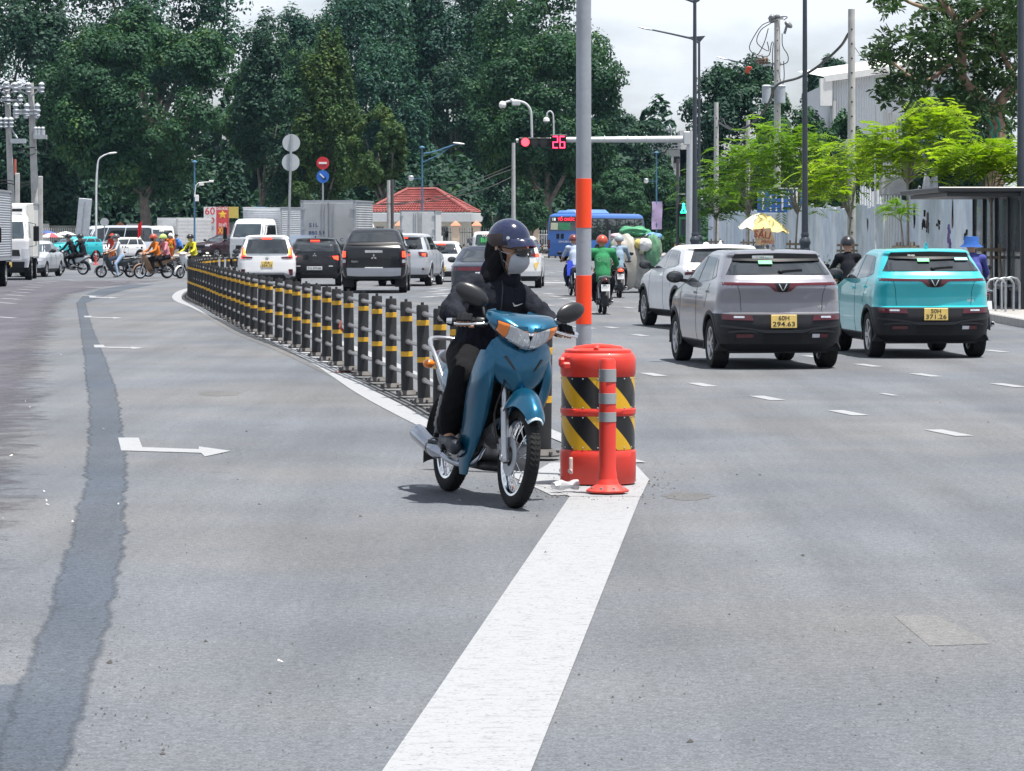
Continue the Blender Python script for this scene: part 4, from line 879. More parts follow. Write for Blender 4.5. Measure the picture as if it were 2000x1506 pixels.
# --- small electric crossover seen from behind (grey, teal, white)
XO = dict(rows=[(.24, .72, -1.74, 1.78, .2, .3), (.34, .835, -1.90, 1.90, .22, .3), (.48, .86, -1.965, 1.97, .24, .3), (.60, .866, -1.985, 1.985, .25, .3), (.735, .866, -1.965, 1.98, .25, .3), (.765, .866, -1.90, 1.97, .22, .3), (.90, .862, -1.895, 1.90, .22, .34), (1.00, .852, -1.915, 1.72, .22, .36), (1.09, .835, -1.945, 1.30, .22, .36), (1.16, .815, -1.925, 1.02, .22, .36), (1.20, .795, -1.865, .92, .22, .34), (1.28, .765, -1.79, .78, .22, .34), (1.40, .712, -1.66, .52, .2, .3), (1.49, .668, -1.55, .28, .18, .28), (1.52, .652, -1.575, .18, .16, .26), (1.555, .625, -1.56, .08, .15, .26), (1.575, .585, -1.50, -.02, .15, .25)],
          axles=(-1.24, 1.27), r=.335, w=.215, clad=.36, clad_end=.745, rim='five', bow=.13, crown=.03,
          windows=[([(.30, 1.47), (-.30, 1.50)], [(.86, 1.13), (-.28, 1.14)]), ([(-.36, 1.50), (-.92, 1.48)], [(-.34, 1.14), (-1.16, 1.19)]), ([(-.97, 1.475), (-1.06, 1.46)], [(-1.20, 1.20), (-1.34, 1.24)])],
          doors=[([(-.31, 1.14), (-.33, .62), (-.31, .36)], [(-.322, 1.14), (-.342, .62), (-.322, .36)]), ([(.80, 1.05), (.86, .40)], [(.788, 1.05), (.848, .40)]), ([(-1.12, 1.14), (-.90, .80)], [(-1.132, 1.14), (-.912, .80)])],
          handles=[(-.17, 1.0), (-.98, 1.03)], mirror=(.70, 1.17))
def xo_rear(pl1, pl2, sticker, badge):
    def fn(t, bvh, body):
        rp(t, bvh, 'rear_window', GLASS, [(-.555, 1.52), (0, 1.535), (.555, 1.52)], [(-.71, 1.265), (0, 1.262), (.71, 1.265)], 40, 16, .010)
        b = MB(); patch(b, bvh, 'rear', [(-.56, 1.535), (0, 1.55), (.56, 1.535)], [(-.60, 1.45), (0, 1.435), (.60, 1.45)], 14, 3, .045); b.build('spoiler_trim', BLACK, t)
        rp(t, bvh, 'light_bar', REDLENS, [(-.78, 1.165), (-.20, 1.155), (-.13, 1.155), (0, 1.155), (.13, 1.155), (.20, 1.155), (.78, 1.165)], [(-.78, 1.125), (-.20, 1.12), (-.10, 1.035), (0, 1.03), (.10, 1.035), (.20, 1.12), (.78, 1.125)], 30, 3, .008)
        rp(t, bvh, 'emblem_base', BLACK, [(-.11, 1.155), (.11, 1.155)], [(-.06, 1.035), (.06, 1.035)], 6, 3, .012)
        for a, c in both([(-.062, 1.145), (-.046, 1.145)], [(-.012, 1.055), (.0, 1.05)]): rp(t, bvh, 'emblem', CHROME, a, c, 2, 2, .02)
        for sx in (-1, 1):
            for (x0, x1, z0, z1, mt) in ((.42, .80, .655, .735, REDLENS),):
                a, c = ([(sx*x0, z1-.012), (sx*x1, z1)], [(sx*(x0-.02), z0), (sx*x1, z0+.012)]); rp(t, bvh, 'tail_light', mt, a, c, 8, 3, .016)
            a, c = rect(sx*.52, sx*.66, .69, .715); rp(t, bvh, 'tail_light_lens', CLEAR, a, c, 4, 1, .019)
        for (x0, x1, mt) in ((-.62, -.40, REDLENS), (.40, .505, CLEAR), (.505, .62, REDLENS)): a, c = rect(x0, x1, .425, .475); rp(t, bvh, 'reflector' if mt is REDLENS else 'reversing_light', mt, a, c, 4, 1, .02)
        for sx in (-1, 1): # raised frames round the reflectors and the lower lip
            rp(t, bvh, 'bumper_frame', M('cladding_raised', (.03, .032, .037), .5), [(sx*.36, .50), (sx*.42, .525), (sx*.62, .525), (sx*.72, .51)], [(sx*.34, .48), (sx*.42, .50), (sx*.62, .50), (sx*.74, .485)], 8, 1, .022)
        rp(t, bvh, 'bumper_step', M('cladding_raised', (.03, .032, .037), .5), [(-.80, .60), (-.42, .555), (-.30, .53), (.30, .53), (.42, .555), (.80, .60)], [(-.82, .57), (-.42, .53), (-.28, .49), (.28, .49), (.42, .53), (.82, .57)], 20, 2, .02)
        rp(t, bvh, 'skid_plate', BLACK, [(-.28, .47), (.28, .47)], [(-.24, .36), (.24, .36)], 6, 2, .012)
        for sx in (-1, 1): rp(t, bvh, 'tailgate_seam', BLACK, [(sx*.60, 1.12), (sx*.565, 1.0), (sx*.55, .775)], [(sx*.594, 1.12), (sx*.559, 1.0), (sx*.544, .775)], 8, 1, .002)
        plate(t, bvh, [pl1, pl2], PLATEY, 0, .645, .35, .175, eps=.03)
        wiper(t, bvh, 1.30, -.0, .30)
        h = bvh.ray_cast(Vector((-.22, -12, 1.405)), Vector((0, 1, 0)))[0]
        for (x0, x1, z0, z1, nm, mt) in ((-.34, -.06, 1.475, 1.515, 'window_sticker', PLATEW), (-.27, -.09, 1.405, 1.45, 'window_sticker', M('sticker_green', (.10, .62, .22), .5))) if sticker == 0 else ((-.20, -.03, 1.405, 1.45, 'window_sticker', M('sticker_green', (.10, .62, .22), .5)), (.36, .56, 1.425, 1.46, 'window_sticker', M('sticker_blue', (.30, .66, .72), .5))):
            a, c = rect(x0, x1, z0, z1); rp(t, bvh, nm, mt, a, c, 4, 1, .05 if z1 > 1.44 else .012)
        p = bvh.ray_cast(Vector((.52, -12, .83)), Vector((0, 1, 0)))[0]; text(badge, .055, CHROME, t, (.54, p.y-.006, .835), (PI/2, 0, 0))
        p = bvh.ray_cast(Vector((0, -12, 1.50)), Vector((0, 1, 0)))[0]; text('YY NHP 6226' if sticker == 0 else '091426', .035, INK if sticker == 0 else WHITE, t, (-.20 if sticker == 0 else -.28, p.y-.054, 1.492), (PI/2-.35, 0, 0))
        rear_antenna(t, -1.25, 1.60, body)
    return fn
CARGREY = paint('car_grey', (.24, .24, .275), coat=1.0, metal=.5, rough=.3); CARTEAL = paint('car_teal', (.022, .46, .52), coat=1.0, metal=.2, rough=.3); CARWHITE = paint('car_white', (.70, .71, .73)); CARBLACK = paint('car_black', (.006, .007, .010), coat=.5, rough=.25)
CARSILV = paint('car_silver', (.46, .48, .52), metal=.35); CARNAVY = paint('car_navy', (.010, .014, .028), coat=.6, rough=.25); CARMAROON = paint('car_maroon', (.03, .010, .016), coat=.6, rough=.25); CARGOLD = paint('car_gold', (.40, .37, .32), metal=.3)
def yaw_at(px, ang): return ang
make_car('crossover_car', 'grey crossover car seen from behind, plate 60H 294.63, beside the teal one', 'car', GX(1469, 40.6), math.radians(7.8), XO, CARGREY, 'compact crossovers seen from behind', detail=2, fn=xo_rear('60H', '294.63', 0, 'VF 5'))
make_car('crossover_car', 'teal crossover car seen from behind with yellow plate 50H 371.26', 'car', GX(1771, 44.0), math.radians(5.0), XO, CARTEAL, 'compact crossovers seen from behind', detail=2, fn=xo_rear('50H', '371.26', 1, 'VF 5'))
XW = dict(XO); XW.update(rows=[(z, w*1.03, a*1.06, b*1.06, c, d) for z, w, a, b, c, d in XO['rows']], axles=(-1.34, 1.36), r=.36, rim='twin', clad_end=.62)
def xw_rear(t, bvh, body):
    rp(t, bvh, 'rear_window', GLASS, [(-.56, 1.52), (0, 1.535), (.56, 1.52)], [(-.70, 1.27), (0, 1.262), (.70, 1.27)], 32, 14, .010)
    rp(t, bvh, 'light_bar', REDLENS, [(-.78, 1.13), (.78, 1.13)], [(-.78, 1.10), (.78, 1.10)], 16, 1, .008)
    rp2(t, bvh, 'tail_light', REDLENS, [(-.82, 1.09), (-.5, 1.09)], [(-.82, 1.03), (-.5, 1.05)], eps=.01)
    plate(t, bvh, ['50H', '128.90'], PLATEY, 0, .66, .33, .165, eps=.02)
    b = MB(); b.ell((-.2, -1.0, 1.605), (.06, .05, .04), 10, 5); b.build('roof_antenna', WHITE, t); rear_antenna(t, -1.25, 1.60, WHITE)
make_car('crossover_car', 'white crossover car with black wheel arches, partly behind the grey one', 'car', GX(1374, 56.3), math.radians(10.5), XW, CARWHITE, 'compact crossovers seen from behind', detail=2, fn=xw_rear)
# --- a family of far cars: profiles made from one base
def prof(L_, W, Hh, kind):
    w = W/2; r = -L_/2; f = L_/2
    if kind == 'mpv': rr = [(.26, .86, .05, .06), (.36, .97, .01, .02), (.55, 1, 0, 0), (.85, 1, .03, .02), (1.0, .985, .05, .22), (1.08, .96, .06, .75), (1.14, .93, .08, 1.15), (1.28, .89, .15, 1.40), (Hh-.14, .78, .34, 1.95), (Hh-.06, .73, .33, 2.1), (Hh-.03, .68, .40, 2.2)]
    elif kind == 'suv': rr = [(.30, .84, .05, .08), (.42, .96, .01, .02), (.62, 1, 0, 0), (.95, 1, .03, .02), (1.08, .985, .04, .25), (1.18, .955, .06, 1.2), (1.26, .92, .09, 1.4), (1.40, .88, .16, 1.6), (Hh-.14, .78, .34, 2.0), (Hh-.06, .74, .32, 2.15), (Hh-.03, .69, .40, 2.3)]
    elif kind == 'hatch': rr = [(.22, .86, .06, .08), (.32, .96, .01, .02), (.50, 1, 0, 0), (.80, 1, .03, .04), (.92, .985, .05, .30), (1.0, .955, .07, .85), (1.06, .93, .09, 1.1), (1.2, .88, .16, 1.3), (Hh-.14, .78, .32, 1.7), (Hh-.06, .74, .30, 1.85), (Hh-.03, .69, .38, 1.95)]
    elif kind == 'sedan': rr = [(.20, .86, .06, .08), (.30, .96, .01, .02), (.50, 1, 0, 0), (.80, 1, .02, .06), (.92, .98, .06, .5), (.98, .95, .20, 1.1), (1.03, .92, .62, 1.35), (1.15, .87, .85, 1.6), (Hh-.13, .75, 1.20, 2.0), (Hh-.05, .71, 1.35, 2.15), (Hh-.025, .66, 1.45, 2.25)]
    elif kind == 'van': rr = [(.28, .88, .03, .06), (.40, .97, .0, .01), (.60, 1, 0, 0), (.95, 1, .01, .06), (1.12, .99, .02, .35), (1.2, .985, .03, .55), (1.6, .95, .06, 1.0), (Hh-.15, .90, .10, 1.35), (Hh-.06, .86, .14, 1.5), (Hh-.02, .80, .2, 1.6)]
    return [(z, w*k, r+a, f-c, min(.3, w*.3), .36) for z, k, a, c in rr]
def side_win(S, z0, z1, yf0, yf1, yr0, yr1, cuts):
    """split the band of glass between front and rear into panes"""
    out = []
    for a, c in zip(cuts, cuts[1:]):
        t0, t1 = a, c; T = [(lerp(yf1, yr1, t0)-.03, z1), (lerp(yf1, yr1, t1)+.03, z1)]; B = [(lerp(yf0, yr0, t0)-.03, z0), (lerp(yf0, yr0, t1)+.03, z0)]; out.append((T, B))
    return out
def spec(L_, W, Hh, kind, r=.33, **k):
    S = dict(rows=prof(L_, W, Hh, kind), axles=(-L_*.30, L_*.315), r=r, w=.22, clad=.34, clad_end=.40, rim='five', arch_trim=k.pop('arch_trim', False))
    zb = {'mpv': 1.14, 'suv': 1.24, 'hatch': 1.05, 'sedan': 1.02, 'van': 1.18}[kind]; f = L_/2
    a, c = {'mpv': (1.25, 2.0), 'suv': (1.5, 2.1), 'hatch': (1.15, 1.75), 'sedan': (1.45, 2.05), 'van': (.75, 1.35)}[kind]; q0, q1 = {'mpv': (.30, .5), 'suv': (.32, .52), 'hatch': (.4, .5), 'sedan': (1.0, 1.4), 'van': (.25, .3)}[kind]
    S['windows'] = side_win(S, zb, Hh-.13, f-a, f-c, -f+q0, -f+q1, (0, .42, .78, 1.0) if kind != 'van' else (0, .25, .55, .8, 1.0)); S['mirror'] = (f-a-.15, zb+.02); S['handles'] = [(f-a-1.0, zb-.14), (f-a-1.9, zb-.12)]
    S['doors'] = [([(f-a-1.08, zb), (f-a-1.08, .4)], [(f-a-1.092, zb), (f-a-1.092, .4)]), ([(f-a-.0, zb-.1), (f-a+.05, .45)], [(f-a-.012, zb-.1), (f-a+.038, .45)])]
    S.update(k); return S
def far_rear(z0, z1, wt, wb, lights, pl, plz, plmat=PLATEY, lit=True, stop=True, extra=None, plw=.36, plh=.17):
    def fn(t, bvh, body):
        rp(t, bvh, 'rear_window', GLASS, [(-wt, z1), (0, z1+.012), (wt, z1)], [(-wb, z0), (0, z0), (wb, z0)], 24, 12, .010)
        for (top, bot, mt, nm) in lights: rp2(t, bvh, nm, mt, top, bot, 6, 3, .014)
        if stop: a, c = rect(-.16, .16, z1+.0, z1+.035); rp(t, bvh, 'high_brake_light', REDLIT, a, c, 4, 1, .02)
        if pl: plate(t, bvh, pl, plmat, 0, plz, plw, plh, eps=.02)
        if extra: extra(t, bvh, body)
    return fn
def diamonds(t, bvh, z, s):
    for a in (90, 210, 330):
        c, q = math.cos(math.radians(a)), math.sin(math.radians(a)); p = bvh.ray_cast(Vector((0, -12, z)), Vector((0, 1, 0)))[0]; b = MB()
        u = Vector((c, 0, q)); v = Vector((-q, 0, c)); y = Vector((0, p.y-.008, z)); pts = [y+u*.006, y+u*s*.55+v*s*.30, y+u*s*1.05, y+u*s*.55-v*s*.30]; b.add(pts+[x+Vector((0, -.012, 0)) for x in pts], [(0, 1, 2, 3), (7, 6, 5, 4), (0, 4, 5, 1), (1, 5, 6, 2), (2, 6, 7, 3), (3, 7, 4, 0)]); b.build('emblem', CHROME, t)
# white people carrier, lit lamps shaped like an L
def mpv_x(t, bvh, body):
    rp2(t, bvh, 'rear_reflector', REDLENS, [(-.84, .63), (-.70, .63)], [(-.84, .42), (-.74, .42)], eps=.012)
    rp(t, bvh, 'lower_bumper', M('bumper_grey', (.20, .21, .23), .5), [(-.72, .46), (-.55, .52), (.55, .52), (.72, .46)], [(-.80, .34), (-.6, .34), (.6, .34), (.80, .34)], 14, 3, .02)
    rp(t, bvh, 'lower_vent', BLACK, [(-.55, .46), (.55, .46)], [(-.62, .34), (.62, .34)], 8, 2, .028)
    rp(t, bvh, 'chrome_strip', CHROME, [(-.66, 1.13), (.66, 1.13)], [(-.66, 1.10), (.66, 1.10)], 10, 1, .012)
    rear_antenna(t, -1.6, 1.73, BLACK)
    p = bvh.ray_cast(Vector((0, -12, 1.0)), Vector((0, 1, 0)))[0]; b = MB(); b.lathe([(.05, 0), (.05, .01), (.042, .012)], (0, p.y-.003, .99), (0, -1, 0), 14); b.build('emblem', CHROME, t)
make_car('people_carrier', 'white people carrier with red L-shaped lamps lit, behind the railing', 'car', GX(521, 97), math.radians(4.6), spec(4.55, 1.92, 1.74, 'mpv', .345, bow=.08), CARWHITE, 'cars queueing at the junction', fn=far_rear(1.14, 1.60, .60, .72, [([(-.80, 1.32), (-.74, 1.36)], [(-.84, .98), (-.68, .98)], REDLIT, 'tail_light'), ([(-.84, 1.06), (-.46, 1.03)], [(-.82, .97), (-.50, .985)], REDLENS, 'tail_light'), ([(-.755, 1.30), (-.715, 1.30)], [(-.755, 1.10), (-.70, 1.10)], AMBLIT, 'indicator_light')], ['51A', '354.15'], .79, PLATEY, extra=mpv_x, plw=.38, plh=.20))
def blk_x(t, bvh, body):
    diamonds(t, bvh, 1.06, .075); rp2(t, bvh, 'tail_light', REDLENS, [(-.80, 1.04), (-.40, 1.03)], [(-.80, .97), (-.46, 1.0)], eps=.012)
    rp(t, bvh, 'bumper_trim', DARKPL, [(-.84, .80), (.84, .80)], [(-.84, .44), (.84, .44)], 10, 2, .012); rp2(t, bvh, 'reflector', CLEAR, [(-.62, .70), (-.48, .70)], [(-.62, .67), (-.48, .67)], eps=.02); rear_antenna(t, -1.45, 1.62, BLACK)
make_car('suv_car', 'black SUV with one red lamp lit and white plate, between white carrier and pickup', 'car', GX(621, 101), math.radians(.5), spec(4.4, 1.80, 1.66, 'suv', .34, arch_trim=True), CARBLACK, 'cars queueing at the junction', fn=far_rear(1.18, 1.53, .58, .66, [([(-.80, 1.03), (-.60, 1.02)], [(-.80, .88), (-.66, .93)], REDLIT, 'tail_light')], ['51L 079.82'], .61, PLATEW, extra=blk_x, plw=.52, plh=.12))
# black pickup with a canopy over the bed
def pick(t, bvh, body):
    rp(t, bvh, 'tailgate', CARBLACK, [(-.70, 1.24), (.70, 1.24)], [(-.70, .72), (.70, .72)], 10, 3, .012); rp(t, bvh, 'tailgate_handle', CHROME, [(-.24, 1.19), (.24, 1.19)], [(-.24, 1.12), (.24, 1.12)], 4, 1, .03); diamonds(t, bvh, 1.0, .085)
    rp(t, bvh, 'rear_bumper', CARSILV, [(-.90, .70), (-.5, .70), (.5, .70), (.90, .70)], [(-.88, .50), (-.5, .47), (.5, .47), (.88, .50)], 12, 3, .07); rp(t, bvh, 'canopy_lip', DARKPL, [(-.74, 1.40), (.74, 1.40)], [(-.76, 1.34), (.76, 1.34)], 10, 1, .03)
    for sx in (-1, 1): b = MB(); b.box((sx*.72, -2.02, .34), (.30, .012, .34)); b.build('mud_flap', DARKPL, t)
    p = bvh.ray_cast(Vector((-.48, -12, .90)), Vector((0, 1, 0)))[0]; text('TRITON', .07, CHROME, t, (-.50, p.y-.016, .87))
    rp2(t, bvh, 'tail_light_lens', CLEAR, [(-.88, .93), (-.78, .93)], [(-.88, .84), (-.78, .84)], eps=.024)
rowsP = [(.40, .80, -2.45, 2.35, .15, .3), (.50, .88, -2.50, 2.50, .15, .3), (.70, .90, -2.52, 2.55, .14, .3), (1.0, .90, -2.53, 2.55, .14, .3), (1.12, .90, -2.53, 2.3, .14, .3), (1.20, .885, -2.53, 1.3, .14, .3), (1.27, .86, -2.50, 1.1, .16, .3), (1.36, .82, -2.40, .9, .16, .3), (1.64, .71, -2.12, .4, .16, .25), (1.72, .67, -2.02, .3, .16, .25), (1.76, .62, -1.9, .2, .16, .25)]
SP = spec(5.1, 1.80, 1.78, 'suv', .375); SP.update(rows=rowsP, axles=(-1.45, 1.55), clad=.45, clad_end=.45, mirror=(.95, 1.25))
make_car('pickup_truck', 'black pickup truck with silver bumper and both brake lamps lit', 'pickup truck', GX(737, 90), math.radians(.2), SP, CARBLACK, 'cars queueing at the junction', sc=1.0, fn=far_rear(1.42, 1.66, .60, .70, [([(-.90, 1.20), (-.76, 1.20)], [(-.90, .78), (-.77, .78)], REDLENS, 'tail_light'), ([(-.89, 1.16), (-.78, 1.16)], [(-.89, 1.0), (-.78, 1.0)], REDLIT, 'brake_light')], ['51D 980.74'], .66, PLATEW, stop=False, extra=pick, plw=.50, plh=.12))
def fort(t, bvh, body): rp2(t, bvh, 'chrome_reflector', REDLENS, [(-.76, .62), (-.68, .62)], [(-.76, .56), (-.68, .56)], eps=.014); rp(t, bvh, 'rear_spoiler', CARSILV, [(-.6, 1.74), (.6, 1.74)], [(-.6, 1.68), (.6, 1.68)], 8, 1, .10)
make_car('suv_car', 'silver SUV with red brake lamp lit, just ahead of the pickup', 'car', GX(803, 101), math.radians(-6), spec(4.7, 1.84, 1.80, 'suv', .375, arch_trim=True, arch_mat=CARSILV), CARSILV, 'cars queueing at the junction', fn=far_rear(1.26, 1.62, .60, .70, [([(-.86, 1.16), (-.55, 1.17)], [(-.86, 1.0), (-.60, 1.03)], REDLENS, 'tail_light'), ([(-.80, 1.12), (-.66, 1.12)], [(-.80, 1.02), (-.68, 1.04)], REDLIT, 'brake_light')], ['51G 482.33'], .85, PLATEW, extra=fort, plw=.42, plh=.12))
make_car('hatchback_car', 'small white hatchback with a yellow plate beside the silver SUV', 'car', GX(866, 109), math.radians(-1.5), spec(3.75, 1.66, 1.50, 'hatch', .29), CARWHITE, 'cars queueing at the junction', fn=far_rear(1.05, 1.37, .50, .62, [([(-.80, 1.0), (-.68, 1.02)], [(-.80, .80), (-.70, .80)], REDLENS, 'tail_light')], ['51H', '702.18'], .48, PLATEY, extra=lambda t, b, m: wiper(t, b, 1.08, -.05, .25), plw=.36, plh=.18))
def sed(t, bvh, body): rp(t, bvh, 'light_bar', REDLENS, [(-.80, .90), (.80, .90)], [(-.82, .80), (.82, .80)], 12, 2, .012)
make_car('sedan_car', 'dark navy sedan half hidden behind the motorcyclist in black', 'car', GX(951, 80.5), math.radians(-1.0), spec(4.8, 1.86, 1.45, 'sedan', .33), CARNAVY, 'cars queueing at the junction', detail=2, fn=far_rear(1.04, 1.32, .58, .66, [], ['51K 336.08'], .70, PLATEW, stop=False, extra=sed, plw=.50, plh=.12))
def txt_red(t, bvh, body):
    p = bvh.ray_cast(Vector((.35, -12, 1.40)), Vector((0, 1, 0)))[0]; text('65162', .14, M('red_film', (.75, .03, .03), .5), t, (.32, p.y-.03, 1.36), (PI/2-.35, 0, 0)); rp(t, bvh, 'side_sticker', PLATEY, [(.66, .82), (.84, .86)], [(.70, .62), (.74, .62)], 4, 2, .012)
    rp2(t, bvh, 'tail_light_lens', CLEAR, [(-.86, 1.02), (-.74, 1.02)], [(-.84, .90), (-.78, .86)], eps=.012)
make_car('people_carrier', 'white taxi people carrier with red lamp, right behind the dark helmet', 'car', GX(1008, 97.5), math.radians(-2.2), spec(4.5, 1.82, 1.72, 'mpv', .33), CARWHITE, 'cars queueing at the junction', fn=far_rear(1.14, 1.56, .60, .70, [([(-.86, 1.14), (-.5, 1.14)], [(-.86, 1.02), (-.5, 1.04)], REDLENS, 'tail_light'), ([(-.84, 1.13), (-.72, 1.13)], [(-.84, 1.03), (-.72, 1.03)], REDLIT, 'brake_light')], ['51F', '651.62'], .85, PLATEY, extra=txt_red))
def bao(t, bvh, body): text('Bảo', .34, M('green_film', (.06, .50, .12), .5), t, (-.1, -2.17, 1.42), (PI/2-.2, 0, 0)); text('TAXI TẢI', .15, M('film_white', (.7, .72, .7), .5), t, (-.02, -2.13, 1.66), (PI/2-.2, 0, 0)); b = MB(); b.box((0, -2.12, 1.42), (1.1, .02, .62), (-.2, 0, 0)); b.build('window_film', M('film_dark_green', (.03, .07, .06), .4), t)
make_car('minivan', 'white minivan with green lettering across its rear glass, beyond the sedan', 'van', GX(955, 153), math.radians(-1), spec(4.3, 1.72, 1.86, 'van', .32), CARWHITE, 'cars queueing at the junction', fn=far_rear(1.2, 1.7, .6, .66, [([(-.80, 1.0), (-.70, 1.0)], [(-.80, .7), (-.70, .7)], REDLENS, 'tail_light')], ['51D', '113.52'], .8, PLATEW, extra=bao))
# cars that face the camera
def far_front(zh, wh, lit=False, grille=BLACK, pl=('51A', '120.65')):
    def fn(t, bvh, body):
        S = t['_spec'] if False else None
        rows = 0
        zt = max(v[0] for v in t_rows[t.name]); zb = t_belt[t.name]
        rp(t, bvh, 'windscreen', GLASSB, [(-.56, zt-.12), (0, zt-.11), (.56, zt-.12)], [(-.68, zb+.03), (0, zb+.01), (.68, zb+.03)], 12, 6, .006, 'front')
        rp(t, bvh, 'grille', grille, [(-.5, zh+.0), (.5, zh)], [(-.42, zh-.2), (.42, zh-.2)], 8, 2, .012, 'front'); rp(t, bvh, 'lower_grille', BLACK, [(-.5, .42), (.5, .42)], [(-.55, .28), (.55, .28)], 8, 2, .012, 'front')
        for a, c in both([(-.80, zh+.06), (-.50, zh+.02)], [(-.80, zh-.08), (-.52, zh-.06)]): rp(t, bvh, 'headlight', CLEAR, a, c, 6, 2, .014, 'front')
        for a, c in both([(-.74, .46), (-.58, .46)], [(-.74, .38), (-.58, .38)]): rp(t, bvh, 'fog_light', M('running_light', (1, .95, .85), .3, emit=1.5) if lit else CLEAR, a, c, 4, 1, .014, 'front')
        plate(t, bvh, list(pl), PLATEW, 0, .50, .44, .14, 'front', .02)
    return fn
t_rows, t_belt = {}, {}
def front_car(name, label, px, d, rz, S, mat, group, zh, zb, cat='car', **k):
    # the name Blender will give it is known before the details are cut
    i = 0; nm = name
    while nm in bpy.data.objects: i += 1; nm = '%s.%03d' % (name, i)
    t_rows[nm] = S['rows']; t_belt[nm] = zb; return make_car(name, label, cat, GX(px, d), math.radians(rz), S, mat, group, fn=far_front(zh, .8, **k))
G1 = 'traffic waiting beyond the left junction'
front_car('hatchback_car', 'teal car facing us behind the two riders in black', 140, 181, 180-38, spec(4.2, 1.78, 1.58, 'suv', .34), CARTEAL, G1, .86, 1.2)
front_car('hatchback_car', 'white car facing us behind the man in white shirt', 228, 188, 180-40, spec(4.1, 1.76, 1.52, 'hatch', .32, arch_trim=True), CARWHITE, G1, .78, 1.03)
front_car('suv_car', 'dark maroon SUV facing us with a running light on', 432, 203, 180-38, spec(4.5, 1.86, 1.68, 'suv', .36), CARMAROON, G1, .95, 1.2, lit=True)
front_car('sedan_car', 'silver car squeezed between white refrigerated truck and riders in black', 66, 121, 180-4, spec(4.4, 1.75, 1.48, 'sedan', .31), CARSILV, G1, .72, 1.0)
front_car('pickup_truck', 'dark pickup cab facing us left of the orange road worker', 300, 214, 180-12, spec(5.0, 1.95, 1.9, 'suv', .38), CARNAVY, G1, 1.0, 1.22, 'pickup truck')
make_car('passenger_van', 'long pale blue passenger van behind the white and teal cars', 'van', GX(218, 207), math.radians(180-62), spec(6.0, 2.0, 2.3, 'van', .36), paint('van_pale', (.52, .58, .66)), G1, fn=lambda t, b, m: rp(t, b, 'windscreen', GLASSB, [(-.7, 2.05), (.7, 2.05)], [(-.8, 1.25), (.8, 1.25)], 10, 5, .006, 'front'))
make_car('suv_car', 'dark SUV standing far off behind the white people carrier', 'car', GX(575, 118), math.radians(172), spec(4.4, 1.82, 1.72, 'suv', .35), paint('car_slate', (.10, .13, .18)), G1)
make_car('suv_car', 'black SUV parked beyond the far railing left of the bus', 'car', GX(1057, 226), math.radians(180-52), spec(4.7, 1.9, 1.75, 'suv', .37), CARBLACK, 'cars beyond the far railing', fn=lambda t, b, m: rp(t, b, 'windscreen', GLASSB, [(-.6, 1.62), (.6, 1.62)], [(-.7, 1.25), (.7, 1.25)], 10, 5, .006, 'front'))
make_car('sedan_car', 'pale silver car beyond the far railing near the orange pillars', 'car', GX(893, 222), math.radians(180-52), spec(4.5, 1.78, 1.5, 'sedan', .32), CARWHITE, 'cars beyond the far railing', fn=lambda t, b, m: rp(t, b, 'windscreen', GLASSB, [(-.56, 1.35), (.56, 1.35)], [(-.66, 1.05), (.66, 1.05)], 10, 5, .006, 'front'))
make_car('sedan_car', 'bronze sedan beyond the far railing, right of the pale silver car', 'car', GX(916, 230), math.radians(180-20), spec(4.6, 1.8, 1.5, 'sedan', .32), paint('car_bronze', (.16, .15, .14), metal=.4), 'cars beyond the far railing', fn=lambda t, b, m: rp(t, b, 'windscreen', GLASSB, [(-.56, 1.35), (.56, 1.35)], [(-.66, 1.05), (.66, 1.05)], 10, 5, .006, 'front'))
make_car('sedan_car', 'gold sedan driving off beyond the heaped scrap cart', 'car', GX(1300, 262), math.radians(-32), spec(4.6, 1.8, 1.5, 'sedan', .32), CARGOLD, 'cars beyond the far railing', fn=lambda t, b, m: rp(t, b, 'rear_window', GLASS, [(-.56, 1.35), (.56, 1.35)], [(-.64, 1.06), (.64, 1.06)], 10, 5, .006))
make_car('minivan', 'tiny white van seen under the trees left of the umbrella stall', 'van', GX(1422, 300), math.radians(-20), spec(4.3, 1.7, 1.85, 'van', .32), CARWHITE, 'cars beyond the far railing')
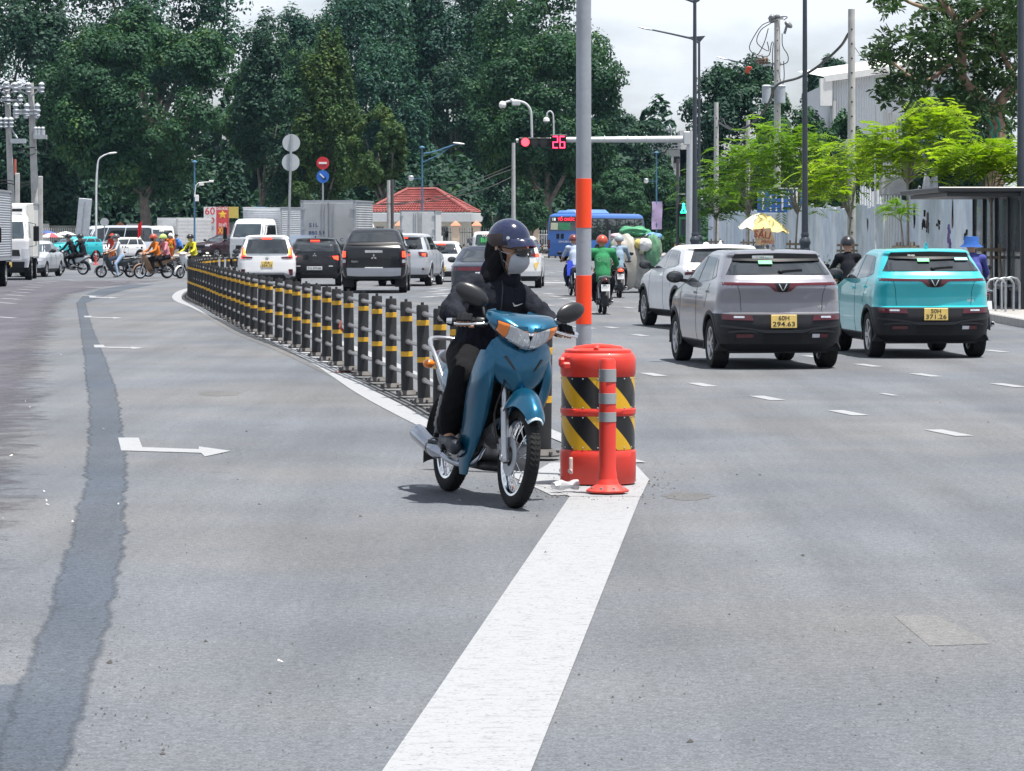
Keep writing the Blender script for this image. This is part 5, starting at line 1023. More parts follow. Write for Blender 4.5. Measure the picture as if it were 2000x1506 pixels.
# --- box trucks
RIBSIDE = M('truck_ribbed_metal', (.48, .50, .53), .4, metal=.35, var=.1, dirt=.15)
def ribbed(mb, p0, p1, z0, z1, nrm, n):
    """a corrugated side wall with horizontal ribs"""
    p0, p1, nrm = Vector(p0), Vector(p1), Vector(nrm); rows = []
    for i in range(n*2+1):
        z = lerp(z0, z1, i/(n*2)); o = nrm*(.022 if i % 2 else 0); rows.append([p0+o+Vector((0, 0, z)), p1+o+Vector((0, 0, z))])
    mb.grid(rows)
def cab(t, w, z0, z1, y0, L_, mat, plate_lines=('51C', '815.20'), wr=.40):
    """cab-over truck cab; nose at y0+L_ facing +y"""
    rows = [(z0, w*.96, y0, y0+L_-.05, .08, .12), (z0+.25, w, y0, y0+L_, .08, .14), (z0+.95, w, y0, y0+L_, .08, .16), (z0+1.05, w*.99, y0, y0+L_-.03, .08, .18), (z1-.25, w*.93, y0+.02, y0+L_-.30, .08, .2), (z1-.08, w*.88, y0+.05, y0+L_-.40, .1, .2), (z1, w*.80, y0+.1, y0+L_-.55, .1, .2)]
    zs = sorted(set([r[0] for r in rows]+list(np.arange(z0, z1, .08)))); V, F, top, n = car_shell(rows, zs, (y0+L_-.62,), wr*1.18, wr, 26, .02, .06, .03); bvh = BVHTree.FromPolygons(V, F+[top])
    b = MB(); b.add(V, F+[top]); c = b.build('cab', mat, t, 32)
    zw = z0+1.02
    rp(t, bvh, 'windscreen', GLASSB, [(-w*.80, z1-.22), (w*.80, z1-.22)], [(-w*.88, zw), (w*.88, zw)], 12, 5, .008, 'front')
    for sd in ('left', 'right'): rp(t, bvh, 'cab_window', GLASS, [(y0+.25, z1-.28), (y0+L_-.45, z1-.28)], [(y0+.25, zw+.02), (y0+L_-.18, zw+.02)], 6, 3, .006, sd)
    rp(t, bvh, 'grille', DARKPL, [(-w*.55, z0+.62), (w*.55, z0+.62)], [(-w*.6, z0+.40), (w*.6, z0+.40)], 8, 2, .014, 'front')
    rp(t, bvh, 'bumper', DARKPL, [(-w*.98, z0+.20), (w*.98, z0+.20)], [(-w*.95, z0-.0), (w*.95, z0)], 10, 2, .04, 'front')
    for a, q in both([(-w*.96, z0+.66), (-w*.66, z0+.66)], [(-w*.96, z0+.30), (-w*.68, z0+.30)]): rp(t, bvh, 'headlight', CLEAR, a, q, 5, 3, .014, 'front')
    plate(t, bvh, list(plate_lines), PLATEY, 0, z0+.10, .40, .16, 'front', .06)
    for sx in (-1, 1):
        b = MB(); b.tube([(sx*w*.92, y0+L_-.25, z1-.25), (sx*(w+.20), y0+L_-.12, z1-.3), (sx*(w+.22), y0+L_-.12, zw-.25), (sx*w*.95, y0+L_-.2, zw-.3)], .015, 6); b.box((sx*(w+.22), y0+L_-.14, z1-.55), (.20, .06, .36), bev=.02); b.box((sx*(w+.22), y0+L_-.14, zw+.0), (.20, .06, .20), bev=.02); b.build('wing_mirror', BLACK, t)
    b = MB()
    for q in (-.35, .35): b.bar((q*w, y0+L_-.02, zw+.0), (q*w+.35, y0+L_-.08, zw+.06), .02)
    b.build('wiper', BLACK, t)
def box_truck(label, loc, rz, W, L_, z0, z1, boxmat, cabmat, doors=True, cabh=2.15, ribs=22, group='box trucks around the junction', lines=(), fridge=False, chassis_r=.40, cab_lines=('51C', '815.20'), ribfront=False, sc=1.0, rear_mat=None):
    t = thing('box_truck', label, 'truck', loc, rz, group, sc); w = W/2; yr = -L_/2; yf = L_/2-1.75
    b = MB(); b.box((0, (yr+yf)/2, (z0+z1)/2), (W, yf-yr, z1-z0), bev=.02); body = b.build('cargo_box', boxmat, t)
    if ribs:
        b = MB(); ribbed(b, (w+.002, yr+.05, 0), (w+.002, yf-.05, 0), z0+.08, z1-.08, (1, 0, 0), ribs); ribbed(b, (-w-.002, yf-.05, 0), (-w-.002, yr+.05, 0), z0+.08, z1-.08, (-1, 0, 0), ribs)
        if ribfront: ribbed(b, (w-.05, yf+.002, 0), (-w+.05, yf+.002, 0), z0+.6, z1-.06, (0, 1, 0), 14)
        b.build('ribbed_side', boxmat, t, 0)
    b = MB()
    for z in (z0-.02, z1-.02): b.bar((-w-.02, yr, z), (w+.02, yr, z), .09, .10)
    for x in (-w, w): b.bar((x, yr, z0), (x, yr, z1), .09)
    for x in (-w-.01, w+.01):
        for z in (z0, z1): b.bar((x, yr, z), (x, yf, z), .06)
    b.build('box_frame', STEEL, t)
    if doors:
        for sx in (-1, 1):
            b = MB(); b.box((sx*w*.485, yr-.03, (z0+z1)/2), (w*.93, .04, z1-z0-.14), bev=.01); dr = b.build('rear_door', rear_mat or boxmat, t)
            b = MB()
            for q in (.10, .22): b.cyl((sx*w*q, yr-.07, z0+.06), (sx*w*q, yr-.07, z1-.08), .018, n=8)
            for z in (z0+.3, (z0+z1)/2, z1-.3): b.box((sx*w*.95, yr-.06, z), (.20, .03, .06))
            b.box((sx*w*.22, yr-.08, z0+.55), (.22, .03, .04)); b.build('lock_rod', STEEL, dr)
    for tx, x, z, s, wd in lines: text(tx, s, M('navy_lettering', (.02, .04, .12), .5), t, (x, yr-.056, z), width=wd)
    b = MB()
    for x in (-.4, .4): b.bar((x, yr, z0-.16), (x, L_/2-.4, z0-.16), .10, .2)
    b.bar((-w, yr+.02, z0-.25), (w, yr+.02, z0-.25), .1, .1); b.box((0, yr+.8, z0-.25), (W*.6, .5, .3)); b.build('chassis', BLACK, t)
    b = MB(); b.bar((-w*.9, yr-.02, .55), (w*.9, yr-.02, .55), .08, .12); b.build('rear_bumper', DARKPL, t)
    for sx in (-1, 1): b = MB(); b.box((sx*w*.8, yr-.02, z0-.16), (.30, .05, .11), bev=.01); b.build('tail_light', REDLENS, t)
    add_wheels(t, (yr+1.2, L_/2-.62), w*.86, chassis_r, .24, 'steel')
    cab(t, w*.93, .45, cabh, L_/2-1.68, 1.68, cabmat, cab_lines, chassis_r)
    if fridge:
        b = MB(); b.box((0, yf+.22, z1-.35), (W*.72, .42, .62), bev=.05); f = b.build('cooling_unit', WHITE, t)
        b = MB()
        for i in range(2): b.box((-W*.16, yf+.44, z1-.25-.2*i), (W*.24, .02, .10), bev=.005)
        b.build('vent', BLACK, f)
    return t
SILVERBOX = M('truck_box_silver', (.40, .41, .42), .42, metal=.3, var=.16, sc=1.2, dirt=.25)
box_truck('tall silver box truck seen from behind with blue lettering 51L 880.59', GX(668, 122), math.radians(-7.5), 2.02, 5.6, .75, 2.86, SILVERBOX, WHITE, lines=[('51L', -.55, 1.95, .20, .36), ('880.59', -.44, 1.66, .20, .60), ('C', -.50, 1.40, .18, None), ('C', .52, 1.40, .18, None)], rear_mat=SILVERBOX)
box_truck('white box truck seen from behind, black plate number on its door', GX(826, 187), math.radians(-5), 2.0, 5.2, .70, 2.92, M('truck_box_white', (.60, .61, .61), .5, var=.06, dirt=.12), WHITE, lines=[('51D-291.38', .48, 1.38, .17, .85)], ribs=0)
box_truck('white cab truck with silver box facing us, behind the white people carrier', GX(528, 152), math.radians(180-21), 2.0, 5.4, .75, 2.86, RIBSIDE, M('cab_white', (.64, .65, .67), .4, var=.05, coat=.5), ribfront=True, cabh=2.30)
box_truck('white refrigerated truck with a cooling unit above the cab, facing us', GX(20, 114), math.radians(180+6), 1.75, 5.4, .80, 2.72, M('truck_box_cream', (.66, .66, .63), .5, var=.05, dirt=.15), M('cab_white', (.64, .65, .67), .4, var=.05, coat=.5), ribs=0, fridge=True, cabh=2.28, cab_lines=('51D', '482.25'))
box_truck('silver ribbed box truck cut off by the frame edge beside the refrigerated truck', GX(-58, 97), math.radians(180+3.5), 1.9, 5.6, .85, 2.95, RIBSIDE, M('cab_silver', (.45, .47, .5), .4), ribs=26, cabh=2.2)
t = thing('box_truck', 'low silver box truck crossing behind the orange road workers', 'truck', GX(342, 222), math.radians(180-40), 'box trucks around the junction')
b = MB(); b.box((0, -.9, 1.75), (2.0, 3.4, 1.9), bev=.02); b.build('cargo_box', RIBSIDE, t)
b = MB(); ribbed(b, (1.003, -2.55, 0), (1.003, .75, 0), .88, 2.62, (1, 0, 0), 18); ribbed(b, (-1.003, .75, 0), (-1.003, -2.55, 0), .88, 2.62, (-1, 0, 0), 18); ribbed(b, (.95, .803, 0), (-.95, .803, 0), .88, 2.62, (0, 1, 0), 18); b.build('ribbed_side', RIBSIDE, t, 0)
b = MB(); b.box((0, -.6, .65), (.9, 4.2, .25)); b.build('chassis', BLACK, t); add_wheels(t, (-1.6, 1.75), .82, .38, .22, 'steel'); cab(t, .93, .45, 2.1, .85, 1.6, WHITE, ('51C', '330.19'), .38)
# --- blue city bus
BUSB = paint('bus_blue', (.035, .13, .42), rough=.35, coat=.5)
t = thing('city_bus', 'blue city bus turning away with red route display 18', 'bus', GX(1167, 190), math.radians(-27), None, .96)
rows = [(.30, 1.18, -4.6, 4.6, .12, .2), (.40, 1.24, -4.7, 4.7, .12, .2), (1.1, 1.25, -4.72, 4.72, .12, .2), (2.3, 1.22, -4.66, 4.62, .14, .2), (2.75, 1.17, -4.60, 4.52, .16, .2), (2.86, 1.08, -4.5, 4.4, .2, .25), (2.9, 1.0, -4.4, 4.3, .2, .25)]
zs = list(np.arange(.30, 2.9, .08))+[2.9]; V, F, top, n = car_shell(rows, zs, (-2.6, 2.9), .56, .48, 60, .03, .05, .03); bvh = BVHTree.FromPolygons(V, F+[top]); b = MB(); b.add(V, F+[top]); b.build('body', BUSB, t, 32)
rp(t, bvh, 'rear_window', GLASS, [(-1.02, 2.72), (1.02, 2.72)], [(-1.04, 1.85), (1.04, 1.85)], 12, 6, .01)
b = MB(); patch(b, bvh, 'rear', [(-.90, 2.66), (.90, 2.66)], [(-.90, 2.42), (.90, 2.42)], 8, 2, .02); b.build('display_panel', BLACK, t)
text('18', .26, M('display_white', (.9, .9, .85), .4, emit=.6), t, (-.72, -4.69, 2.54)); text('TỔ CHỨC', .24, M('display_red', (1, .03, .06), .4, emit=2.0), t, (.12, -4.69, 2.54), width=1.15)
for x0, x1, mt, lbl in ((-.95, -.45, M('poster_cream', (.55, .58, .42), .6), None), (-.40, .40, M('poster_green', (.05, .26, .12), .6), None)): a, c = rect(x0, x1, 1.92, 2.34); rp(t, bvh, 'window_poster', mt, a, c, 4, 2, .016)
for x0, x1 in ((-.55, -.34), (-.25, -.04)): a, c = rect(x0, x1, 1.36, 1.66); rp(t, bvh, 'engine_vent', BLACK, a, c, 2, 2, .008)
text('50H-081.62', .17, WHITE, t, (.1, -4.74, 1.18), width=.95)
rp2(t, bvh, 'tail_light', REDLENS, [(-1.16, 1.30), (-.98, 1.30)], [(-1.16, .72), (-1.0, .80)], 4, 4, .02)
for sd in ('left', 'right'):
    rp(t, bvh, 'window_band', BLACK, [(-4.0, 2.62), (4.3, 2.62)], [(-4.0, 1.28), (4.3, 1.28)], 24, 5, .006, sd)
    for i in range(6): y = -3.9+i*1.36; rp(t, bvh, 'side_window', GLASS, [(y+.03, 2.56), (y+1.27, 2.56)], [(y+.03, 1.36), (y+1.27, 1.36)], 4, 3, .014, sd)
b = MB(); b.box((0, -1.6, 3.02), (1.7, 3.2, .28), taper=.86, bev=.06); b.build('roof_cooling_unit', M('bus_roof_blue', (.10, .22, .50), .45), t)
b = MB(); b.box((-.1, -3.75, 3.0), (1.3, .9, .2), taper=.9, bev=.05); b.build('roof_box', M('bus_roof_blue', (.10, .22, .50), .45), t)
b = MB(); b.box((0, 0, .42), (2.2, 8.8, .14)); b.build('underbody', BLACK, t); add_wheels(t, (-2.6, 2.9), 1.08, .48, .27, 'steel')
# ------------------------------------------------------------------ people (one continuous remeshed body each) and motorbikes
PENDING = []
def capsules_mesh(caps):
    """caps: (p, q, r0, r1) -> raw overlapping tapered capsules"""
    b = MB()
    for c in caps:
        p, q, r0, r1 = Vector(c[0]), Vector(c[1]), c[2], c[3]
        if (q-p).length < 1e-4: b.ell(p, r0, 12, 8); continue
        d = (q-p).normalized(); prof = []; L_ = (q-p).length
        for a in np.linspace(-PI/2, 0, 5): prof.append((max(1e-4, r0*math.cos(a)), r0*math.sin(a)))
        for a in np.linspace(0, PI/2, 5): prof.append((max(1e-4, r1*math.cos(a)), L_+r1*math.sin(a)))
        b.lathe(prof, p, d, 12)
    return b
def flesh(name, caps, mats, parent, vox=.022, smooth=4, disp=None, extra=None, label=None):
    """caps carry a material index as 5th item; the union becomes one smooth skin"""
    b = capsules_mesh(caps)
    if extra: extra(b)
    o = b.build(name, mats[0], parent, 0); m = o.modifiers.new('r', 'REMESH'); m.mode = 'VOXEL'; m.voxel_size = vox; m.use_smooth_shade = True
    s = o.modifiers.new('s', 'SMOOTH'); s.iterations = smooth; s.factor = .5
    if label: o['label'] = label
    PENDING.append((o, caps, mats, disp)); return o
def settle():
    if not PENDING: return
    bpy.context.view_layer.update(); dg = bpy.context.evaluated_depsgraph_get(); done = []
    for o, caps, mats, disp in PENDING: done.append(bpy.data.meshes.new_from_object(o.evaluated_get(dg)))
    for (o, caps, mats, disp), me in zip(PENDING, done):
        old = o.data; o.modifiers.clear(); o.data = me; bpy.data.meshes.remove(old); me.name = o.name; me.materials.clear()
        for m in mats: me.materials.append(m)
        n = len(me.vertices); V = np.empty(n*3, np.float32); me.vertices.foreach_get('co', V); V = V.reshape(-1, 3)
        if len(mats) > 1:
            nf = len(me.polygons); C = np.empty(nf*3, np.float32); me.polygons.foreach_get('center', C); C = C.reshape(-1, 3); best = np.full(nf, 9.0); mi = np.zeros(nf, np.int32)
            for c in caps:
                p, q = np.array(c[0]), np.array(c[1]); pq = q-p; l2 = max(1e-9, pq.dot(pq)); u = np.clip(((C-p)@pq)/l2, 0, 1); dd = np.linalg.norm(C-p-u[:, None]*pq, axis=1)-(c[2]+(c[3]-c[2])*u)
                k = dd < best; best[k] = dd[k]; mi[k] = c[4] if len(c) > 4 else 0
            me.polygons.foreach_set('material_index', mi)
        if disp:
            N_ = np.empty(n*3, np.float32); me.vertices.foreach_get('normal', N_); V = V+N_.reshape(-1, 3)*disp(V)[:, None]; me.vertices.foreach_set('co', V.astype(np.float32).ravel())
        me.polygons.foreach_set('use_smooth', [True]*len(me.polygons)); me.update()
    PENDING.clear()
def folds(amp, sc=(1, 1, 1), seed=0):
    r = np.random.default_rng(seed); K = r.normal(size=(9, 3))*np.array(sc)*22; ph = r.uniform(0, 6.3, 9)
    return lambda V: amp*(np.abs(np.sin(V@K.T+ph)).mean(1)-.64)*2
def cloth(key, col, var=.14): return M('cloth_'+key, col, .9, var=var, sc=18, bump=.25, bsc=60, spec=.12)
SHOE = M('shoe_dark', (.03, .03, .035), .6)
def helmet(parent, c, mat, r=.145, face=0.0, visor=True, name='helmet', tilt=0):
    b = MB(); R = Euler((tilt, 0, face)).to_matrix(); vs = []
    n, m = 18, 9; th = []
    for j in range(m+1):
        ph = PI/2-(PI/2+.28)*j/m
        for i in range(n): t = 2*PI*i/n; fr = 1.06 if math.sin(t) > 0 else 1.02; th.append(Vector(c)+R @ Vector((r*.92*math.cos(ph)*math.cos(t), r*1.08*fr*math.cos(ph)*math.sin(t), r*1.0*math.sin(ph))))
    rows = [th[j*n:(j+1)*n] for j in range(m+1)]; b.grid(rows, closed=True); b.grid([rows[-1], [Vector(c)+(p-Vector(c))*.82 for p in rows[-1]]], closed=True)
    h = b.build(name, mat, parent, 50)
    if visor:
        b = MB(); q = []
        for rr, dz in ((1.0, .0), (1.42, -.10)): q.append([Vector(c)+R @ Vector((r*.90*math.sin(a)*rr**.3, r*1.1*math.cos(a)*rr, r*.10+dz*r)) for a in np.linspace(-1.0, 1.0, 9)])
        b.shell(q, .006); b.build('peak', mat, h, 60)
    return h
def person(label, loc, rz, J, shirt, trousers, sc=KC, shoe=SHOE, hat=None, mask=None, group=None, sleeve=True, vox=.024, stout=1.0, hair=None, rx=0):
    """J: joints in local metres (forward +y)"""
    t = thing('person', label, 'person', loc, rz, group, sc); V_ = Vector; s = stout; C = []
    hip, chest, neck, head = J['hip'], J['chest'], J['neck'], J['head']; A = lambda p, q, r0, r1, m: C.append((tuple(p), tuple(q), r0, r1, m))
    A(hip, V_(hip).lerp(V_(chest), .5), .150*s, .140*s, 1); A(V_(hip).lerp(V_(chest), .45), chest, .140*s, .150*s, 1)
    for i in (0, 1): A(V_(hip)+V_(((-1, 1)[i]*.07, 0, -.02)), V_(hip)+V_(((-1, 1)[i]*.06, 0, .05)), .10*s, .10*s, 2)
    sh = J['sh']; A(sh[0], sh[1], .075*s, .075*s, 1); A(chest, V_(sh[0]).lerp(V_(sh[1]), .5), .13*s, .10*s, 1); A(V_(sh[0]).lerp(V_(sh[1]), .5), neck, .07, .055, 0); A(neck, head, .055, .06, 0)
    A(V_(head)+V_((0, .0, .03)), V_(head)+V_((0, -.012, .035)), .098, .098, 0); A(V_(head)+V_((0, .04, -.05)), V_(head)+V_((0, .045, -.055)), .062, .058, 0)
    A(V_(head)+V_((0, .085, .0)), V_(head)+V_((0, .112, -.025)), .014, .018, 0)
    for i in (0, 1):
        sg = (-1, 1)[i]; el, ha = J['el'][i], J['ha'][i]; A(sh[i], el, .062*s, .050*s, 1); fw = V_(el).lerp(V_(ha), .82); A(el, fw, .050*s, .042 if sleeve else .036, 1 if sleeve else 0); A(fw, ha, .034, .034, 0); d = (V_(ha)-V_(el)).normalized(); A(ha, V_(ha)+d*.07, .038, .026, 0)
        kn, an, to = J['kn'][i], J['an'][i], J['to'][i]; A(V_(hip)+V_((sg*.09, 0, 0)), kn, .098*s, .070*s, 2); A(kn, an, .068*s, .050, 2); A(an, V_(an).lerp(V_(to), .3), .046, .045, 3); A(V_(an)+V_((0, 0, -.02)), to, .046, .036, 3)
        A(V_(head)+V_((sg*.094, -.01, -.005)), V_(head)+V_((sg*.098, -.02, .02)), .018, .016, 0)
    flesh('body', C, [SKIN, shirt, trousers, shoe], t, vox, 3)
    if hat: hat(t, head)
    else:
        b = MB(); b.ell(V_(head)+V_((0, -.012, .045)), (.106, .118, .098), 14, 8, z0=-.35); b.build('hair', M('hair_black', (.012, .011, .011), .6), t, 60)
    if mask:
        b = MB(); rows = []
        for zz_, ww, yy in ((.005, .075, .100), (-.03, .080, .118), (-.07, .065, .112), (-.10, .045, .075)): rows.append([V_(head)+V_((ww*math.sin(a), yy*math.cos(a)**.6 if math.cos(a) > 0 else 0, zz_)) for a in np.linspace(-1.45, 1.45, 9)])
        b.shell(rows, .005); b.build('face_mask', mask, t, 60)
    return t
def ride(lean=.0, head_turn=0, foot=None, wide=.0, hands=(.30, .42, 1.0), back=0.0):
    y0 = -.22+back; L_ = lean
    J = dict(hip=(0, y0, .86), chest=(0, y0+.08+L_*.5, 1.20), neck=(0, y0+.13+L_, 1.46), head=(0, y0+.17+L_*1.1, 1.585), sh=[(-.175-wide, y0+.11+L_*.9, 1.385), (.175+wide, y0+.11+L_*.9, 1.385)], el=[(-.29-wide, y0+.25+L_, 1.13), (.29+wide, y0+.25+L_, 1.13)], ha=[(-hands[0], hands[1], hands[2]), (hands[0], hands[1], hands[2])], kn=[(-.19-wide, y0+.44, .72), (.19+wide, y0+.44, .72)], an=[(-.17, y0+.30, .36), (.17, y0+.30, .36)], to=[(-.18, y0+.50, .31), (.18, y0+.50, .31)])
    if foot is not None:
        i = foot; sg = (-1, 1)[i]; J['kn'][i] = (sg*.26, y0+.30, .55); J['an'][i] = (sg*.36, y0+.22, .09); J['to'][i] = (sg*.40, y0+.40, .05)
    return J
def stand(arms=((-.25, .05, .85), (.25, .05, .85)), legs=.09, lean=0.0):
    z = 1.0; J = dict(hip=(0, 0, .92), chest=(0, lean*.5+.01, 1.24), neck=(0, lean, 1.47), head=(0, lean*1.1+.03, 1.60), sh=[(-.18, lean*.9, 1.40), (.18, lean*.9, 1.40)], el=[], ha=[tuple(a) for a in arms], kn=[(-legs, .03, .50), (legs, .03, .50)], an=[(-legs-.01, 0, .09), (legs+.01, 0, .09)], to=[(-legs-.03, .16, .05), (legs+.03, .16, .05)])
    for i in (0, 1): s_, h = Vector(J['sh'][i]), Vector(J['ha'][i]); J['el'].append(tuple(s_.lerp(h, .52)+Vector(((-1, 1)[i]*.05, -.06, -.03))))
    return J
# ---------------------------------------------------------------- motorbike: shared meshes by style, coloured shells by bike
BIKEW = {}
def spoke_wheel(parent, y, r, w, name, spokes=True, disc=False):
    k = (r, w, spokes)
    if k not in BIKEW:
        t = MB(); a = r-w*.85; prof = [(a, -w*.28), (a+w*.25, -w*.46), (r-w*.22, -w*.42), (r-w*.03, -w*.2), (r, 0), (r-w*.03, w*.2), (r-w*.22, w*.42), (a+w*.25, w*.46), (a, w*.28)]; t.lathe(prof, ax=(1, 0, 0), n=32, closed=True)
        rm = MB(); rm.lathe([(a+.004, -w*.30), (a+.010, -w*.36), (a-.012, -w*.30), (a-.020, -w*.12), (a-.020, w*.12), (a-.012, w*.30), (a+.010, w*.36), (a+.004, w*.30)], ax=(1, 0, 0), n=32)
        rm.cyl((-.055, 0, 0), (.055, 0, 0), .035, n=10); rm.cyl((-.04, 0, 0), (.04, 0, 0), .055, n=12)
        sp = MB()
        if spokes:
            for i in range(24): q = 2*PI*i/24; e = q+(.30 if i % 2 else -.30); sd = (1 if (i//2) % 2 else -1)*.035; sp.cyl((sd, .045*math.cos(q), .045*math.sin(q)), (0, (a-.015)*math.cos(e), (a-.015)*math.sin(e)), .0022, n=4, caps=False)
        else:
            for i in range(5): q = 2*PI*i/5; sp.bar((0, .03*math.cos(q), .03*math.sin(q)), (0, (a-.01)*math.cos(q), (a-.01)*math.sin(q)), .035, .03, up=(1, 0, 0))
        BIKEW[k] = (t.mesh('tyre', RUBBER, 50), rm.mesh('rim', CHROME if spokes else ALLOY, 40), sp.mesh('spokes', STEEL if spokes else ALLOY, 30))
    t, rm, sp = BIKEW[k]; o = link(name, t, parent, (0, y, r)); link('rim', rm, o); q = link('spokes', sp, o)
    return o
def motorbike(label, loc, rz, col, group='motorbikes at the junction', style='wave', sc=KC, wheel=.285, accent=None, plate_=None, lit=False, box=False, seatcol=None):
    """small underbone or scooter, forward +y, 1.9 m long"""
    t = thing('motorbike', label, 'motorbike', loc, rz, group, sc); sco = style == 'scooter'; r = .24 if sco else wheel; ac = accent or col
    spoke_wheel(t, .60, r, .085 if not sco else .10, 'front_wheel', not sco); spoke_wheel(t, -.60, r, .095 if not sco else .11, 'rear_wheel', not sco)
    def part(nm, mt, f, sm=45):
        b = MB(); f(b); return b.build(nm, mt, t, sm)
    part('front_fork', STEEL, lambda b: [b.cyl((s*.075, .60, r), (s*.085, .44, .74), .018, n=8) for s in (-1, 1)]+[b.cyl((0, .44, .70), (0, .37, .95), .03)])
    part('front_fender', col, lambda b: b.shell([[(x*.058, .60+(r+.035)*math.cos(a), r+(r+.035)*math.sin(a)-abs(x)**2*.03) for x in (-1, -.5, 0, .5, 1)] for a in np.linspace(-.1, 2.4, 11)], .006))
    part('rear_fender', DARKPL, lambda b: b.shell([[(x*.075, -.60-(r+.05)*math.cos(a), r+(r+.05)*math.sin(a)-abs(x)**2*.03) for x in (1, .5, 0, -.5, -1)] for a in np.linspace(-.25, 2.2, 10)], .006))
    # nose: handlebar cowl, head lamp, shield
    def cowl(b):
        secs = [(.30, .13, .035, 1.0), (.40, .17, .06, 1.0), (.48, .15, .075, .985), (.55, .10, .06, .97), (.585, .03, .02, .965)]
        b.grid([[(w*math.cos(a), y, z+h*math.sin(a)) for a in np.linspace(0, 2*PI, 16, endpoint=False)] for y, w, h, z in secs], closed=True)
    part('handlebar_cowl', col, cowl)
    part('headlight', CLEAR, lambda b: b.ell((0, .535, .965), (.10, .055, .052), 14, 8))
    for s in (-1, 1):
        part('indicator', AMBER, lambda b: b.ell((s*.13, .50, .965), (.045, .035, .03), 10, 6))
        part('handgrip', RUBBER, lambda b: b.cyl((s*.20, .36, 1.0), (s*.36, .31, 1.005), .018, n=8))
        m = part('mirror', BLACK, lambda b: (b.tube([(s*.19, .37, 1.01), (s*.25, .36, 1.13), (s*.33, .34, 1.21)], .007, 6), b.ell((s*.36, .335, 1.225), (.075, .022, .05), 12, 7)))
        def shield(b, s=s):
            rows = []
            for z, xi, yi, xo, yo in ((.90, .05, .47, .17, .40), (.78, .06, .48, .23, .37), (.62, .07, .43, .25, .29), (.46, .08, .36, .23, .20), (.32, .09, .26, .19, .10), (.24, .09, .18, .14, .06)): rows.append([(s*lerp(xi, xo, u), lerp(yi, yo, u)+.035*math.sin(PI*u), z+.012*math.sin(PI*u)) for u in (0, .25, .5, .75, 1)])
            if s > 0: rows = [q[::-1] for q in rows]
            b.shell(rows, .012)
        part('leg_shield', col, shield)
        def sidep(b, s=s):
            rows = []
            for y, z0, z1, x in ((.02, .48, .66, .10), (-.20, .46, .72, .13), (-.45, .54, .76, .135), (-.70, .66, .80, .11), (-.92, .76, .83, .06)): rows.append([(s*(x-.02), y, z0), (s*(x+.012), y, lerp(z0, z1, .4)), (s*x, y, lerp(z0, z1, .75)), (s*(x-.03), y, z1)])
            if s < 0: rows = [q[::-1] for q in rows]
            b.shell(rows, .012)
        part('side_panel', ac, sidep)
        part('footpeg', RUBBER, lambda b: (b.cyl((s*.10, .05, .30), (s*.24, .05, .30), .016, n=7), b.cyl((s*.12, -.28, .34), (s*.22, -.28, .34), .014, n=7)))
    part('front_panel', ac, lambda b: b.shell([[(x*w, yf-.10*x*x, z) for x in (1, .5, 0, -.5, -1)] for z, w, yf in ((.93, .12, .49), (.84, .16, .52), (.72, .17, .515), (.62, .11, .475))], .012))
    part('seat', seatcol or M('seat_vinyl', (.02, .02, .022), .5), lambda b: b.grid([[(w*math.cos(a)*(1 if math.sin(a) > 0 else .95), y, z+h*math.sin(a)) for a in np.linspace(0, 2*PI, 14, endpoint=False)] for y, w, h, z in ((.02, .03, .02, .73), (-.06, .09, .045, .745), (-.25, .125, .05, .755), (-.50, .135, .055, .775), (-.72, .11, .05, .79), (-.80, .03, .02, .79))], closed=True))
    part('engine', M('engine_metal', (.16, .165, .17), .4, metal=.6, var=.2, dirt=.3), lambda b: (b.box((0, .0, .33), (.20, .34, .20), bev=.05), b.cyl((-.14, -.05, .30), (.14, -.05, .30), .10, n=14), b.cyl((0, .12, .36), (0, .30, .42), .06, .055, 12)))
    part('frame', BLACK, lambda b: (b.tube([(0, .38, .80), (0, .22, .52), (0, -.10, .46), (0, -.5, .66), (0, -.85, .74)], .03, 8), b.bar((0, .1, .56), (0, -.35, .60), .16, .14)))
    part('swingarm', BLACK, lambda b: [b.bar((s*.085, -.08, .32), (s*.085, -.62, r), .03, .05) for s in (-1, 1)])
    for s in (-1, 1): part('shock_absorber', STEEL, lambda b: (b.cyl((s*.11, -.56, .36), (s*.115, -.46, .66), .022, n=8)))
    e = part('exhaust', CHROME, lambda b: (b.tube([(.12, .10, .26), (.15, -.10, .21), (.15, -.28, .22)], .02, 8), b.lathe([(.02, 0), (.038, .05), (.045, .14), (.048, .48), (.04, .52), (.022, .53)], (.15, -.26, .22), (.02, -1, .13), 14)))
    part('tail_light', REDLIT if lit else REDLENS, lambda b: b.ell((0, -.92, .775), (.075, .05, .04), 12, 7))
    part('grab_rail', ALLOY, lambda b: b.tube([(-.12, -.60, .80), (-.13, -.82, .84), (0, -.93, .86), (.13, -.82, .84), (.12, -.60, .80)], .014, 7))
    b = MB(); b.box((0, -.955, .60), (.19, .008, .15), (-.22, 0, 0)); pl = b.build('number_plate', PLATEW, t)
    if plate_:
        for i, tx in enumerate(plate_): text(tx, .062, INK, pl, (0, -.966+.012*i*0+(.0 if i == 0 else .015), .635-.068*i), (PI/2-.22, 0, 0), width=.14)
    return t
def rider(label, mb_loc, rz, J, shirt, trousers, helm, mask=None, sc=KC, **k):
    hat = (lambda t, h: helmet(t, Vector(h)+Vector((0, -.005, .045)), helm)) if helm else None
    return person(label, mb_loc, rz, J, shirt, trousers, sc, hat=hat, mask=mask, **k)
PG = 'motorbikes and their riders on the right'
MASKB = M('mask_pale', (.55, .60, .66), .8); MASKD = M('mask_dark', (.03, .03, .04), .8)
def pose_lean(o, a): o.rotation_euler.y = a; return o
